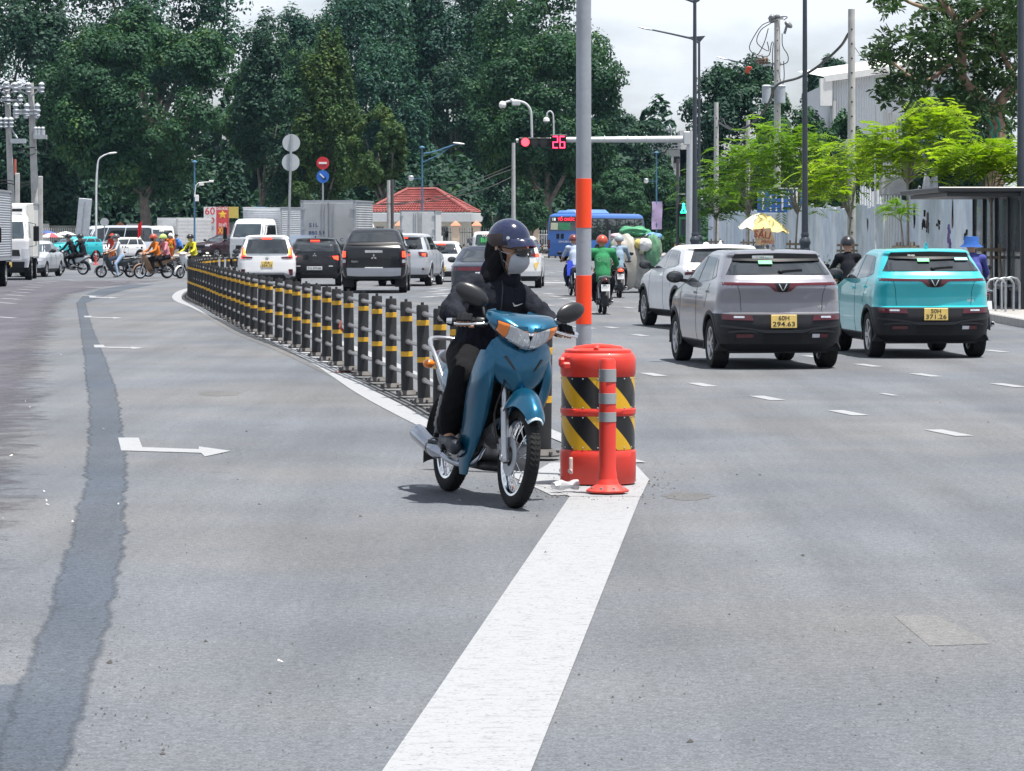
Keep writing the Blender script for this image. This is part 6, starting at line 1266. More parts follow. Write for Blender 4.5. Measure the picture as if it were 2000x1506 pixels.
# riders ahead, seen from behind
p = GX(1176, 65.5); motorbike('black motorbike with white plate and chrome exhaust under the rider in green jacket', p, math.radians(3), BLACK, PG, plate_=('59X3', '482.11'))
gj = rider('rider in shiny green jacket and red helmet seen from behind beside the grey pole', p, math.radians(3), ride(.06, wide=.05), cloth('jacket_green', (.035, .20, .085)), cloth('trouser_black', (.012, .012, .015)), paint('helmet_red', (.38, .06, .03)), stout=1.28)
text('Grab', .15, M('jacket_print', (.10, .30, .16), .7), gj, (0, -.325, 1.22), (PI/2-.12, 0, 0))
p = GX(1120, 84); motorbike('dark motorbike half hidden by the grey pole, under rider in pale shirt', p, math.radians(6), BLACK, PG, plate_=('59C2', '118.04'))
rider('rider in pale blue shirt and maroon helmet, half hidden by the grey pole', p, math.radians(6), ride(.05), cloth('shirt_paleblue', (.36, .42, .55)), cloth('trouser_navy', (.02, .03, .07)), paint('helmet_maroon', (.16, .03, .03)), sleeve=False)
b = MB(); b.shell([[Vector((-.22+.10*i, -.30-.06*j, 1.0-.14*j+.02*math.sin(i*2))) for i in range(5)] for j in range(4)], .012); o = b.build('raincoat', cloth('royal_blue', (.03, .06, .42)), None, 60); o.location = GX(1122, 84); o.scale = (KC,)*3; tag(o, 'royal blue raincoat hanging over the seat behind the pale-shirted rider', 'raincoat')
p = GX(1209, 82); motorbike('maroon motorbike with red tail lamp lit, under rider in denim jacket', p, math.radians(1), paint('bike_maroon', (.10, .012, .02)), PG, plate_=('59D1', '701.67'), lit=True)
rider('rider in grey-blue denim jacket with grey hooded head, ahead of the green jacket', p, math.radians(1), ride(.05), cloth('denim_pale', (.22, .30, .38)), cloth('trouser_black', (.012, .012, .015)), paint('helmet_grey', (.30, .34, .37)))
p = GX(1252, 90); motorbike('motorbike hauling the scrap cart, tail lamp in shade', p, math.radians(-6), paint('bike_red', (.22, .02, .02)), PG, lit=False)
rider('rider in white shirt and jeans with dark cap beside the scrap cart', p, math.radians(-6), ride(.03), cloth('shirt_white', (.50, .52, .56)), cloth('jeans_blue', (.06, .11, .20)), paint('helmet_black', (.012, .012, .016)))
p = GX(1656, 52.5); motorbike('dark motorbike hidden between the grey and teal cars', p, math.radians(2), BLACK, PG)
rider('rider all in black with glossy black helmet between the grey and teal cars', p, math.radians(2), ride(.05, back=.05), cloth('jacket_black', (.012, .013, .018)), cloth('trouser_black', (.012, .012, .015)), paint('helmet_black', (.012, .012, .016)))
def bucket(t, h):
    b = MB(); b.lathe([(.115, .14), (.122, .13), (.13, .02), (.20, -.035), (.205, -.04), (.128, .01)], Vector(h)+Vector((0, 0, .03)), n=20); b.lathe([(0.001, .145), (.115, .14)], Vector(h)+Vector((0, 0, .03)), n=20); b.build('bucket_hat', cloth('hat_blue', (.03, .09, .30)), t, 50)
p = GX(1899, 50); person('rider in purple-blue jacket and blue bucket hat behind the teal car', p, math.radians(6), ride(.10), cloth('jacket_indigo', (.06, .07, .25)), cloth('trouser_navy', (.02, .03, .07)), hat=bucket); motorbike('motorbike hidden behind the teal car under the rider with bucket hat', p, math.radians(6), BLACK, PG)
# the group crossing on the left
LG = 'motorbikes and riders crossing on the left'
WAVEW = paint('bike_white', (.62, .65, .68)); TBLK = cloth('trouser_black', (.012, .012, .015)); JBLK = cloth('jacket_black', (.012, .013, .018))
p = GX(139, 126); rz = math.radians(66); motorbike('white and grey motorbike carrying two riders in black in front of the teal car', p, rz, paint('bike_pale', (.48, .52, .56)), LG)
rider('front rider in black on the white motorbike before the teal car', p, rz, ride(.18), JBLK, TBLK, paint('helmet_black', (.012, .012, .016)), mask=MASKB)
J = ride(.02, back=-.42, hands=(.12, -.30, .95)); J['an'] = [(-.17, -.30, .44), (.17, -.30, .44)]; J['to'] = [(-.18, -.12, .38), (.18, -.12, .38)]; J['kn'] = [(-.2, -.16, .78), (.2, -.16, .78)]
person('pillion rider in black robe and hood with white shoes, behind the front rider', p, rz, J, JBLK, TBLK, hat=lambda t, h: helmet(t, Vector(h)+Vector((0, -.005, .045)), paint('helmet_black', (.012, .012, .016))), mask=MASKB, shoe=M('shoe_white', (.6, .6, .6), .6))
p = GX(226, 118); rz = math.radians(112); motorbike('dark green-black scooter ridden by the man in white shirt', p, rz, paint('scooter_black', (.02, .03, .035)), LG, style='scooter')
rider('man in white shirt and pale jeans resting one foot beside his scooter', p, rz, ride(.04, foot=0), cloth('shirt_white', (.50, .52, .56)), cloth('jeans_pale', (.22, .30, .42)), paint('helmet_grey_dark', (.07, .07, .08)), mask=MASKB, sleeve=False)
p = GX(258, 121); motorbike('dark motorbike half hidden between scooter and bronze motorbike', p, math.radians(105), paint('bike_slate', (.05, .055, .06)), LG)
p = GX(300, 115.5); rz = math.radians(125); motorbike('bronze motorbike carrying rider in orange vest and pillion in pink', p, rz, paint('bike_bronze', (.22, .13, .075)), LG)
rider('rider in orange vest and red helmet on the bronze motorbike', p, rz, ride(.05), cloth('vest_orange', (.55, .16, .03)), TBLK, paint('helmet_red', (.38, .06, .03)), mask=MASKD)
J = ride(.02, back=-.40, hands=(.13, -.28, .95)); J['an'] = [(-.18, -.30, .42), (.18, -.30, .42)]; J['to'] = [(-.19, -.12, .37), (.19, -.12, .37)]; J['kn'] = [(-.21, -.14, .76), (.21, -.14, .76)]
person('pillion rider in pink checked shirt and lime helmet on the bronze motorbike', p, rz, J, cloth('shirt_pink', (.50, .22, .26), .3), TBLK, hat=lambda t, h: helmet(t, Vector(h)+Vector((0, -.005, .045)), paint('helmet_lime', (.42, .55, .14))), mask=MASKB)
p = GX(373, 116); rz = math.radians(140); motorbike('white scooter at the bend of the railing under rider in yellow jacket', p, rz, WAVEW, LG, style='scooter')
rider('rider in yellow and black jacket on the white scooter at the railing bend', p, rz, ride(.08), cloth('jacket_yellow', (.55, .50, .04), .35), TBLK, paint('helmet_black', (.012, .012, .016)), mask=M('mask_yellow', (.5, .45, .08), .8))
p = GX(318, 120); motorbike('grey motorbike standing behind the bronze one, side on', p, math.radians(84), paint('bike_slate', (.05, .055, .06)), LG)
# people on foot
OR = cloth('overall_orange', (.58, .13, .02)); 
w = person('road worker in orange overalls with yellow reflective cross seen from behind', GX(333, 168), math.radians(8), stand(), OR, OR, hat=lambda t, h: helmet(t, Vector(h)+Vector((0, 0, .045)), WHITE))
b = MB(); YV = M('reflective_yellow', (.62, .60, .05), .5, emit=0.0)
for s in (-1, 1): b.bar((s*.13, -.172, 1.44), (0, -.175, 1.20), .05, .012); b.bar((0, -.175, 1.20), (s*.12, -.168, 1.0), .05, .012)
b.box((0, -.165, 1.0), (.30, .02, .06)); b.build('reflective_straps', YV, w)
def brim(col):
    def f(t, h): b = MB(); b.lathe([(.001, .15), (.10, .13), (.115, .05), (.22, .02), (.22, .012), (.11, .03)], Vector(h)+Vector((0, 0, .03)), n=18); b.build('brimmed_hat', col, t, 50)
    return f
p = GX(219, 172); person('flag worker in red jacket and red brimmed hat standing before the white car', p, math.radians(176), stand(arms=((-.30, .18, 1.02), (.26, .12, .95))), cloth('jacket_red', (.42, .05, .03)), OR, hat=brim(cloth('hat_red', (.45, .08, .04))))
f = thing('signal_flag', 'red signal flag on a thin stick above the motorbikes', 'flag', GX(277, 170), math.radians(10)); b = MB(); b.cyl((0, 0, 1.0), (.02, 0, 2.35), .012, n=6); b.build('stick', WOOD, f)
b = MB(); b.shell([[(.02-.02*j+u*.10*(-1 if j < 2 else -.8)-.0, .03*math.sin(u*4+j), 2.32-.20*j-.10*u) for u in (0, .5, 1, 1.5, 2.2)] for j in range(5)], .006); b.build('cloth', cloth('flag_red', (.55, .02, .03)), f, 60)
J = stand(arms=((-.12, .42, .80), (.12, .42, .80)), lean=.26); person('man in blue shirt bending forward beside the orange road worker', GX(354, 172), math.radians(80), J, cloth('shirt_blue', (.06, .16, .42)), TBLK)
person('figure on a far motorbike crowd, white helmet, right of the signal post', GX(1326, 250), math.radians(150), stand(), cloth('shirt_grey', (.2, .22, .26)), TBLK, hat=lambda t, h: helmet(t, Vector(h)+Vector((0, 0, .045)), WHITE), vox=.035)
person('figure in dark jacket with pale helmet waiting beyond the far railing', GX(1338, 252), math.radians(150), stand(), cloth('jacket_indigo', (.06, .07, .25)), TBLK, hat=lambda t, h: helmet(t, Vector(h)+Vector((0, 0, .045)), paint('helmet_grey', (.30, .34, .37))), vox=.035)
person('vendor with red cap crouched under the yellow umbrella', GX(1489, 100), math.radians(180), stand(), cloth('shirt_grey', (.2, .22, .26)), TBLK, hat=lambda t, h: helmet(t, Vector(h)+Vector((0, 0, .045)), paint('helmet_red', (.38, .06, .03))), vox=.03)
# ------------------------------------------------------------------ street furniture
# the bollard railing round the bend
fence_px = [(1172, 968), (1128, 938), (1077, 906), (1030, 888), (985, 870), (940, 850), (895, 830), (859, 811), (827, 793), (791, 776), (760, 762), (730, 748), (702, 737), (678, 727), (654, 716), (615, 699), (582, 685), (552, 673), (523, 663), (488, 649), (458, 633), (431, 619), (409, 606), (390, 596), (375, 588), (370, 582), (378, 573), (400, 566), (430, 561), (470, 557), (520, 553)]
FP = np.array(spline([G(*p) for p in fence_px], 600)); seg = np.linalg.norm(np.diff(FP, axis=0), axis=1); cum = np.concatenate([[0], np.cumsum(seg)])
mf = thing('bollard_railing', 'black bollards with yellow bands and steel rails curving along the median', 'railing', (0, 0, 0)); PC = M('bollard_black', (.024, .025, .027), .6, var=.3, sc=6, dirt=.25, spec=.3); YB = M('band_yellow', (.62, .34, .02), .45, var=.15, sc=14, dirt=.2)
b = MB(); PH = .95; b.lathe([(.062, .02), (.060, PH-.02), (.055, PH), (.001, PH)], n=12); b.cyl((0, 0, PH), (0, 0, PH+.025), .016, n=8); post_me = b.mesh('post', PC, 35)
b = MB()
for z in (PH*.805, PH*.435): pass
band_me = []
for z in (PH*.79, PH*.415): b = MB(); b.lathe([(.0605, z), (.0625, z+.002), (.0625, z+.050), (.0605, z+.052)], n=12); band_me.append(b.mesh('yellow_band', YB, 35))
b = MB(); b.lathe([(.125, .0), (.125, .014), (.11, .02), (.085, .05), (.07, .055)], n=14)
for a in range(4): b.cyl((.125*math.cos(a*PI/2+.4), .125*math.sin(a*PI/2+.4), .02), (.125*math.cos(a*PI/2+.4), .125*math.sin(a*PI/2+.4), .04), .014, n=6)
base_me = b.mesh('base_plate', M('bollard_base', (.075, .07, .068), .75, var=.3, dirt=.3), 35); posts = []
s = .1; rgen = random.Random(2)
while s < cum[-1]:
    i = min(len(FP)-2, int(np.searchsorted(cum, s))); p = Vector(FP[i]); posts.append(p); s += 1.47+rgen.uniform(-.06, .06) if p.y < 70 else 1.15
posts = [p for p in posts if p.y > 22.2]
SM = MB()
for k, p in enumerate(posts):
    o = link('post', post_me, mf, (p.x, p.y, .03), (rgen.uniform(-.02, .02), rgen.uniform(-.02, .02), rgen.random()*6))
    for m in band_me: link('yellow_band', m, o)
    link('base_plate', base_me, o)
RS = M('rail_steel', (.33, .32, .325), .38, metal=.85, var=.14, sc=7, dirt=.35)
for p, q in zip(posts, posts[1:]):
    d = (q-p).normalized(); n = Vector((d.y, -d.x, 0))*0
    for z in (PH*.91, PH*.575, PH*.235): b = MB(); z += .03; b.cyl(p+d*.05+Vector((0, 0, z)), q-d*.05+Vector((0, 0, z)), .020, n=10); b.cyl(p+d*.055+Vector((0, 0, z)), p+d*.10+Vector((0, 0, z)), .028, n=10); b.cyl(q-d*.10+Vector((0, 0, z)), q-d*.055+Vector((0, 0, z)), .028, n=10); b.build('rail', RS, mf)
mk2 = sheet('median_strip', band([(p.x, p.y) for p in posts], .62), asphalt('median_dark', (.108, .112, .118), (.12, .12, .12), .36), .008)
tw = thing('red_tape', 'scrap of red tape tied round a bollard of the railing', 'tape', G(681, 727)+Vector((-.02, -.02, 0))); b = MB(); b.tube([(-.07, -.09, .62), (-.08, -.10, .55), (-.02, -.11, .48), (.06, -.10, .44), (.05, -.11, .36), (.03, -.12, .28)], [.012, .018, .02, .012, .02, .008], 5); b.build('knot', M('tape_red', (.42, .10, .06), .6), tw)
b = MB(); b.shell([[(-.16, -.24, .012), (-.05, -.30, .014), (.06, -.28, .012), (.14, -.22, .012)], [(-.12, -.16, .02), (-.04, -.17, .05), (.06, -.18, .02), (.12, -.16, .014)]], .004); b.build('loose_end', M('tape_pink', (.45, .24, .22), .7), tw)
# far railing by the bus
def far_rail(label, x0, x1, d):
    t = thing('bollard_railing', label, 'railing', GX(x0, d), 0, 'far bollard railings'); n = max(3, int((x1-x0)*d/FPX/1.3)); L_ = (x1-x0)*d/FPX
    for k in range(n+1): o = link('post', post_me, t, (L_*k/n, 0, 0)); [link('yellow_band', m, o) for m in band_me]
    for z in (PH*.91, PH*.575, PH*.235): b = MB(); b.cyl((0, 0, z), (L_, 0, z), .026, n=8); b.build('rail', RS, t)
far_rail('far bollard railing left of the bus in front of the black SUV', 1046, 1085, 206); far_rail('far bollard railing in front of the bronze sedan', 858, 930, 198); far_rail('far bollard railing under the walking man signal', 1318, 1350, 226)
# tall grey pole with orange bands, in the median behind the drum
pd = 21.9; lp = thing('tall_pole', 'tall grey steel pole with orange painted bands behind the red drum', 'pole', GX(1140, pd)); u = pd/FPX; GP = M('pole_grey', (.33, .36, .40), .55, metal=.35, var=.10, sc=3, bump=.1, bsc=25, dirt=.30)
ORB = M('pole_orange', (.90, .062, .008), .5, var=.05)
R0 = 15.2*u; zz_ = lambda y: ZY(y, pd)
def pr(z): return R0*(1-.012*z)
b = MB(); b.lathe([(pr(0), 0), (pr(5), 5.2), (0.001, 5.2)], n=28); b.build('shaft', GP, lp)
b = MB(); b.lathe([(.17, .03), (.17, .05), (pr(0), .055)], n=24); b.build('base_flange', STEEL, lp)
for y0, y1 in ((633, 538), (445, 349)): b = MB(); b.lathe([(pr(zz_(y0))+.0005, zz_(y0)), (pr(zz_(y0))+.0022, zz_(y0)+.001), (pr(zz_(y1))+.0022, zz_(y1)-.001), (pr(zz_(y1))+.0005, zz_(y1))], n=28); b.build('orange_band', ORB, lp)
# crash drum
dd = 21.15; DR = M('drum_red', (.64, .036, .020), .48, var=.10, sc=4, dirt=.28, coat=.2); q = dd/FPX; dp = GX(1168, dd, .016); dr = thing('crash_drum', 'red plastic crash drum with black and yellow slanting stripes', 'traffic drum', dp)
H_ = 261*q; RX = 75*q; RY = RX*.86; zf = lambda y: (951-y)*q
def ringp(rx, ry, z, n=48, notch=.0, a_n=3.75):
    o = []
    for i in range(n):
        a = 2*PI*i/n; k = 1-notch*math.exp(-((a-a_n)/.10)**2); o.append((rx*k*math.copysign(abs(math.cos(a))**.82, math.cos(a)), ry*k*math.copysign(abs(math.sin(a))**.82, math.sin(a)), z))
    return o
def solid(rings, nm, mt, par):
    b = MB(); b.grid(rings, closed=True); n = len(rings[0]); b.f += [tuple(range(n-1, -1, -1)), tuple(range((len(rings)-1)*n, len(rings)*n))]; b.m += [0, 0]; return b.build(nm, mt, par, 35)
body = solid([ringp(RX*s, RY*s, z, notch=nn) for s, z, nn in ((.96, 0, .08), (.985, .012, .10), (.99, zf(900), .10), (.985, zf(889), .03), (.955, zf(886), 0), (.955, zf(818), 0), (.985, zf(815), 0), (.985, zf(807), 0), (.955, zf(804), 0), (.955, zf(742), 0), (.98, zf(738), .05), (.985, zf(712), .06), (.97, zf(706), 0), (.93, zf(700), 0), (.90, zf(698), 0))], 'body', DR, dr)
solid([ringp(RX*s, RY*s, z) for s, z in ((.80, zf(703)), (.86, zf(702)), (.875, zf(697)), (.86, zf(692)), (.70, zf(690)), (.35, zf(688)))], 'lid', DR, dr)
b = MB(); b.tube([(-.16, -.02, zf(691)), (-.08, -.02, zf(687)), (.0, -.02, zf(685.5)), (.08, -.02, zf(687)), (.16, -.02, zf(691))], .018, 8); b.tube([(-.02, -.18, zf(691)), (0, 0, zf(685.5)), (.02, .18, zf(691))], .018, 8); b.build('lid_rib', DR, dr)
b = MB(); b.box((-RX*.93, -.06, zf(716)), (.05, .12, .07), bev=.015); b.box((-RX*.80, -.14, zf(722)), (.07, .05, .05), bev=.012); b.build('latch', DR, dr)
DY = M('sheeting_yellow', (.70, .40, .012), .35, var=.08, sc=6, coat=.3, dirt=.10); DB = M('sheeting_black', (.010, .010, .012), .35, var=.1, coat=.3)
for z0, z1 in ((zf(884.5), zf(819.5)), (zf(806), zf(743.5))):
    sup = np.array([(RX*.958*math.copysign(abs(math.cos(a))**.82, math.cos(a)), RY*.958*math.copysign(abs(math.sin(a))**.82, math.sin(a))) for a in np.linspace(0, 2*PI, 721)]); arc = np.concatenate([[0], np.cumsum(np.linalg.norm(np.diff(sup, axis=0), axis=1))]); A_ = arc[-1]
    b = MB(); n = 150; m = 10; hh = z1-z0; pos = lambda s: (float(np.interp(s % A_, arc, sup[:, 0])), float(np.interp(s % A_, arc, sup[:, 1]))); rows = [[(*pos(A_*i/n+.05-hh*.92*j/m), lerp(z0, z1, j/m)) for i in range(n)] for j in range(m+1)]; b.grid(rows, closed=True); b.m = [0 if (i % n) % 30 < 13 else 1 for i in range(n*m)]
    b.build('striped_band', [DY, DB], dr, 35)
for a in np.linspace(3.3, 6.1, 9):
    for z in (zf(822), zf(880), zf(803), zf(747)): b = MB(); b.ell((RX*.962*math.copysign(abs(math.cos(a))**.82, math.cos(a)), RY*.962*math.copysign(abs(math.sin(a))**.82, math.sin(a)), z), .006, 6, 4); b.build('rivet', STEEL, dr)
b = MB(); b.cyl((-RX*.72, -RY*.80, zf(925)), (-RX*.72-.01, -RY*.80-.012, zf(925)), .014); b.box((-RX*.71, -RY*.79, zf(915)), (.03, .02, .11), (0, 0, .7), bev=.006); b.build('drain_plug', M('plug_pale', (.55, .45, .42), .6), dr)
# delineator post
dd = 20.35; q = dd/FPX; dl = thing('delineator_post', 'orange flexible post with three grey reflective bands in front of the drum', 'delineator', GX(1186.5, dd, .017)); zf = lambda y: (971-y)*q
DO = M('delineator_orange', (.66, .042, .028), .5, var=.06, sc=5, dirt=.12)
prof = [(.065, .0), (.062, zf(940)), (.054, zf(925)), (.0545, zf(800)), (.052, zf(716)), (.045, zf(711)), (.001, zf(710))]
b = MB(); b.lathe(prof, n=28); b.build('shaft', DO, dl)
for y0, y1 in ((834, 815), (799, 778), (756, 731)): b = MB(); b.lathe([(.0535, zf(y0)), (.0565, zf(y0)+.001), (.0560, zf(y1)-.001), (.053, zf(y1))], n=28); b.build('reflective_band', M('reflective_grey', (.34, .36, .37), .4, metal=.3, var=.06), dl)
b = MB(); n = 40; b.grid([[(rr*(1+(.05*math.cos(8*2*PI*i/n) if rr > .1 else 0))*math.cos(2*PI*i/n), rr*(1+(.05*math.cos(8*2*PI*i/n) if rr > .1 else 0))*math.sin(2*PI*i/n), z) for i in range(n)] for rr, z in ((.128, 0), (.132, .012), (.112, .026), (.074, .05), (.062, .085))], closed=True); b.build('foot', DO, dl)
for i in range(8): a = 2*PI*i/8+.39; b = MB(); b.cyl((.104*math.cos(a), .104*math.sin(a), .02), (.104*math.cos(a), .104*math.sin(a), .034), .012, n=6); b.build('bolt', STEEL, dl)
# crushed clear plastic cup at the kerb of the gore
cp = thing('plastic_cup', 'crushed clear plastic cup lying left of the drum', 'litter', G(1104, 963, .02), .5); b = MB(); b.shell([[(-.09+.18*i/6, .035*math.cos(a)*(1+.25*math.sin(i*2)), .03+.03*math.sin(a)*(1-.3*math.cos(i*1.7))) for a in np.linspace(-1.0, PI+1.0, 10)] for i in range(7)], .002); b.build('cup', M('clear_plastic', (.62, .64, .66), .15, var=.1, alpha=.55), cp)
# street lamps on the right: dark poles with ornate bases
def ornate(label, px, d, h, dia, arm=None, top=None):
    t = thing('street_lamp', label, 'street lamp', GX(px, d, .14 if px > 1900 else 0), 0, 'dark ornate street lamps'); r = dia/2
    b = MB(); b.lathe([(r*1.25, 1.5), (r*1.05, 3.0), (r*.72, h)], n=16); b.build('shaft', DKBLUE, t)
    b = MB(); b.lathe([(r*2.6, 0), (r*2.6, .12), (r*2.2, .16), (r*1.9, .35), (r*1.7, .9), (r*1.9, 1.0), (r*2.5, 1.08), (r*2.5, 1.14), (r*1.9, 1.22), (r*1.7, 1.30), (r*2.15, 1.40), (r*2.0, 1.47), (r*1.35, 1.55), (r*1.5, 1.62), (r*1.25, 1.68)], n=16); b.build('pedestal', DKBLUE, t)
    if arm:
        P = [Vector(((x-px)*d/FPX, 0, ZY(y, d))) for x, y in arm[0]]; b = MB(); b.tube(P, list(np.linspace(.06, .035, len(P))), 8); b.build('arm', DKBLUE, t)
        if len(arm) > 1: b = MB(); b.poly([Vector(((x-px)*d/FPX, -.03, ZY(y, d))) for x, y in arm[1]]); b.poly([Vector(((x-px)*d/FPX, .03, ZY(y, d))) for x, y in arm[1]][::-1]); b.build('gusset', DKBLUE, t)
        e, f = P[-1], (P[-1]-P[-2]).normalized(); b = MB(); b.grid([[(e.x+f.x*s, w*math.cos(a), e.z+f.z*s+.05*math.sin(a)*hh) for a in np.linspace(0, 2*PI, 10, endpoint=False)] for s, w, hh in ((-.05, .04, .6), (.1, .11, 1), (.4, .13, 1), (.62, .05, .4))], closed=True); b.build('lamp_head', STEEL, t)
    return t
ornate('dark street lamp pole at the right frame edge beside the bus shelter', 1994, 64.7, 9.5, .150)
ornate('dark street lamp pole behind the grey crossover, beside the umbrella stall', 1572, 86.5, 9.5, .150)
t = ornate('dark street lamp pole nearest the signal mast, top cut by frame', 1357, 108, 9.6, .160)
P = [Vector(((x-1357)*108/FPX, 0, ZY(y, 108))) for x, y in ((1357, 4), (1346, 0), (1300, -16))]; b = MB(); b.tube(P, .05, 8); b.build('arm', DKBLUE, t); b = MB(); b.tube([Vector(((x-1357)*108/FPX, 0, ZY(y, 108))) for x, y in ((1357, 4), (1364, 0), (1372, -10))], .05, 8); b.build('arm', DKBLUE, t)
ornate('second dark street lamp just behind the nearest pole, long arm to the left', 1365.5, 150, ZY(80, 150), .150, ([(1366, 84), (1350, 75), (1310, 66), (1272, 58)], [(1344, 72), (1378, 70), (1366, 84)]))
ornate('distant dark street lamp with arm among the transformer wires', 1494, 185, ZY(138, 185), .17, ([(1494, 140), (1470, 128), (1440, 121), (1420, 116)],))
# concrete utility poles
def upole(label, px, ytop, d, wpx, holes=True, name='utility_pole', rz=0, base=0):
    t = thing(name, label, 'utility pole', GX(px, d, base), rz, 'concrete utility poles'); h = ZY(ytop, d)-base; r = wpx/2*d/FPX; b = MB(); b.lathe([(r*1.22, -.05), (r*.92, h), (.001, h)], n=14); b.build('shaft', CONCRETE, t)
    if holes:
        k = int(h/.42); b = MB()
        for i in range(3, k): z = i*.42; rr = lerp(r*1.22, r*.92, z/h); b.cyl((0, -rr*.92, z), (0, -rr-.004, z), .028, n=8); 
        o = b.build('bolt_holes', INK, t); o['kind'] = 'stuff'
    return t, r, h
t, r_, h_ = upole('concrete pole carrying the transformer and looping wires above the trees', 1518, 38, 132, 12.5)
Q = lambda x, y, dy=0: Vector(((x-1518)*132/FPX, dy, ZY(y, 132)))
for x, y0, y1, w in ((1496, 170, 202, 17), (1524, 170, 202, 17)): b = MB(); a, c = Q(x, y1, -.3), Q(x, y0, -.3); b.cyl(a, c, .19, n=14); b.lathe([(.20, 0), (.21, .02), (.12, .08)], c, n=14); b.build('transformer', M('transformer_grey', (.34, .38, .42), .5, var=.1), t)
b = MB(); b.bar(Q(1490, 128), Q(1526, 124), .08); b.bar(Q(1500, 36), Q(1530, 36), .09); b.bar(Q(1490, 168), Q(1530, 168), .08); b.build('crossarm', STEEL, t)
b = MB(); b.lathe([(.05, 0), (.14, .05), (.14, .28), (.06, .36)], Q(1508, 45), n=10); b.lathe([(.05, 0), (.12, .05), (.12, .25), (.05, .3)], Q(1518, 42), n=10); b.ell(Q(1540, 48), (.2, .15, .12), 10, 6, rot=(0, .7, 0)); b.bar(Q(1532, 66), Q(1538, 46), .12, .10); b.build('insulator', M('insulator_dark', (.16, .17, .18), .4), t)
for x in (1480, 1486, 1492, 1498): b = MB(); b.lathe([(.05, 0), (.07, .08), (.04, .12), (.07, .18), (.03, .26)], Q(x, 126-(x-1480)*.1), n=8); b.build('insulator', M('insulator_brown', (.15, .09, .06), .4), t)
WIRE = M('cable_black', (.015, .016, .018), .6)
b = MB()
for pts in ([(1518, 40), (1490, 48), (1472, 72), (1463, 95), (1478, 108), (1492, 84), (1500, 56)], [(1506, 45), (1485, 60), (1478, 84), (1500, 100), (1498, 82)], [(1530, 40), (1537, 34), (1526, 33), (1506, 38)], [(1527, 66), (1528, 90), (1538, 108), (1537, 122), (1522, 128)], [(1484, 128), (1462, 112), (1455, 120), (1458, 130)], [(1490, 126), (1476, 108), (1500, 110), (1506, 86), (1510, 82)], [(1510, 84), (1508, 110), (1510, 150)], [(1530, 120), (1531, 150), (1528, 168)]): b.tube(spline([Q(x, y, -.15) for x, y in pts], 18), .02, 5)
b.build('jumper_cable', WIRE, t); b = MB(); b.ell(Q(1460, 138), (.10, .08, .13), 9, 6); b.ell(Q(1463, 133), (.14, .1, .08), 9, 6); b.build('warning_ball', M('warning_red', (.55, .06, .03), .5), t)
upole('tall dotted concrete pole standing at the hoarding right of center', 1663, 18, 92, 14.5); upole('shorter dotted concrete pole right of the signal mast', 1399, 200, 140, 9.5); upole('slim short concrete pole beside the blue lane sign', 1461, 234, 128, 8.5)
upole('slim concrete post holding cables beside the gatehouse', 1003, 279, 205, 7.5, False); upole('pair-standing concrete pole left of the gatehouse roof', 759, 352, 200, 7, False); 
b = MB(); b.cyl((0, 0, 0), (0, 0, ZY(350, 199)), .10, n=8); o = b.build('steel_post', M('post_dark', (.06, .06, .065), .6), None); o.location = GX(766, 199); tag(o, 'thin dark steel post touching the pole left of the gatehouse', 'post')
def wire(label, pts, d0, d1, r=.02, sag=.0):
    n = len(pts); P = [AT(x, y, lerp(d0, d1, i/(n-1))) for i, (x, y) in enumerate(pts)]; b = MB(); b.tube(spline(P, n*6), r, 5); o = b.build('overhead_cable', WIRE, None); return tag(o, label, 'cable', 'overhead cables')
wire('thick black cable sagging from the dotted pole to the transformer pole', [(1657, 66), (1640, 92), (1600, 128), (1560, 152), (1518, 166), (1502, 200), (1488, 222), (1462, 246), (1432, 254), (1404, 240)], 92, 135, .045)
wire('thin cable from the dotted pole down toward the white shed', [(1666, 88), (1690, 118), (1740, 158)], 92, 140, .012)
wire('upper cable sagging left from the gatehouse post over the red roof', [(1003, 330), (960, 345), (900, 372), (830, 390), (760, 398), (700, 402)], 205, 198, .03)
wire('lower cable sagging left from the gatehouse post over the red roof', [(1003, 344), (950, 368), (890, 384), (830, 394), (762, 400)], 205, 199, .03)
wire('thin straight cable crossing above the gatehouse ridge', [(1003, 322), (930, 350), (850, 362), (762, 366)], 205, 199, .018)
wire('white looped cable hanging between the short concrete poles', [(1404, 236), (1412, 232), (1420, 246), (1450, 258), (1458, 246), (1452, 270), (1440, 285), (1428, 280)], 140, 128, .03)
# left utility poles with crossarms
def leftpole(label, pts, d, w0, arms, seed):
    (xb, yb), (xt, yt) = pts; t = thing('utility_pole', label, 'utility pole', GX(xb, d), 0, 'power poles at the left'); Q = lambda x, y, dy=0: Vector(((x-xb)*d/FPX, dy, ZY(y, d))); b = MB(); p0, p1 = Q(xb, 454+FPX*CAMH/d), Q(xt, yt); b.cyl(p0, p1, w0*.62*d/FPX, w0*.42*d/FPX, 14); b.build('shaft', CONCRETE, t)
    for (x0, x1, y, kind) in arms:
        b = MB(); b.bar(Q(x0, y, -.2), Q(x1, y, -.2), .09); m = (x0+x1)/2
        if kind == 'top':
            for x in (x0+4, x1-4): b.bar(Q(x, y, -.2), Q(xt+(xb-xt)*.12, y+17, -.15), .05)
        b.build('crossarm', STEEL, t); n = 3 if kind != 'ins' else 3
        for i in range(n):
            x = lerp(x0+3, x1-3, i/(n-1)); b = MB(); hh = .45 if kind != 'fuse' else .6
            b.lathe([(.05, -hh*.5), (.12, -hh*.35), (.07, -hh*.2), (.13, -.02), (.07, .1), (.13, hh*.3), (.05, hh*.5)], Q(x, y, -.25), n=8); b.build('insulator', M('insulator_grey', (.36, .39, .43), .4), t)
    return t, Q
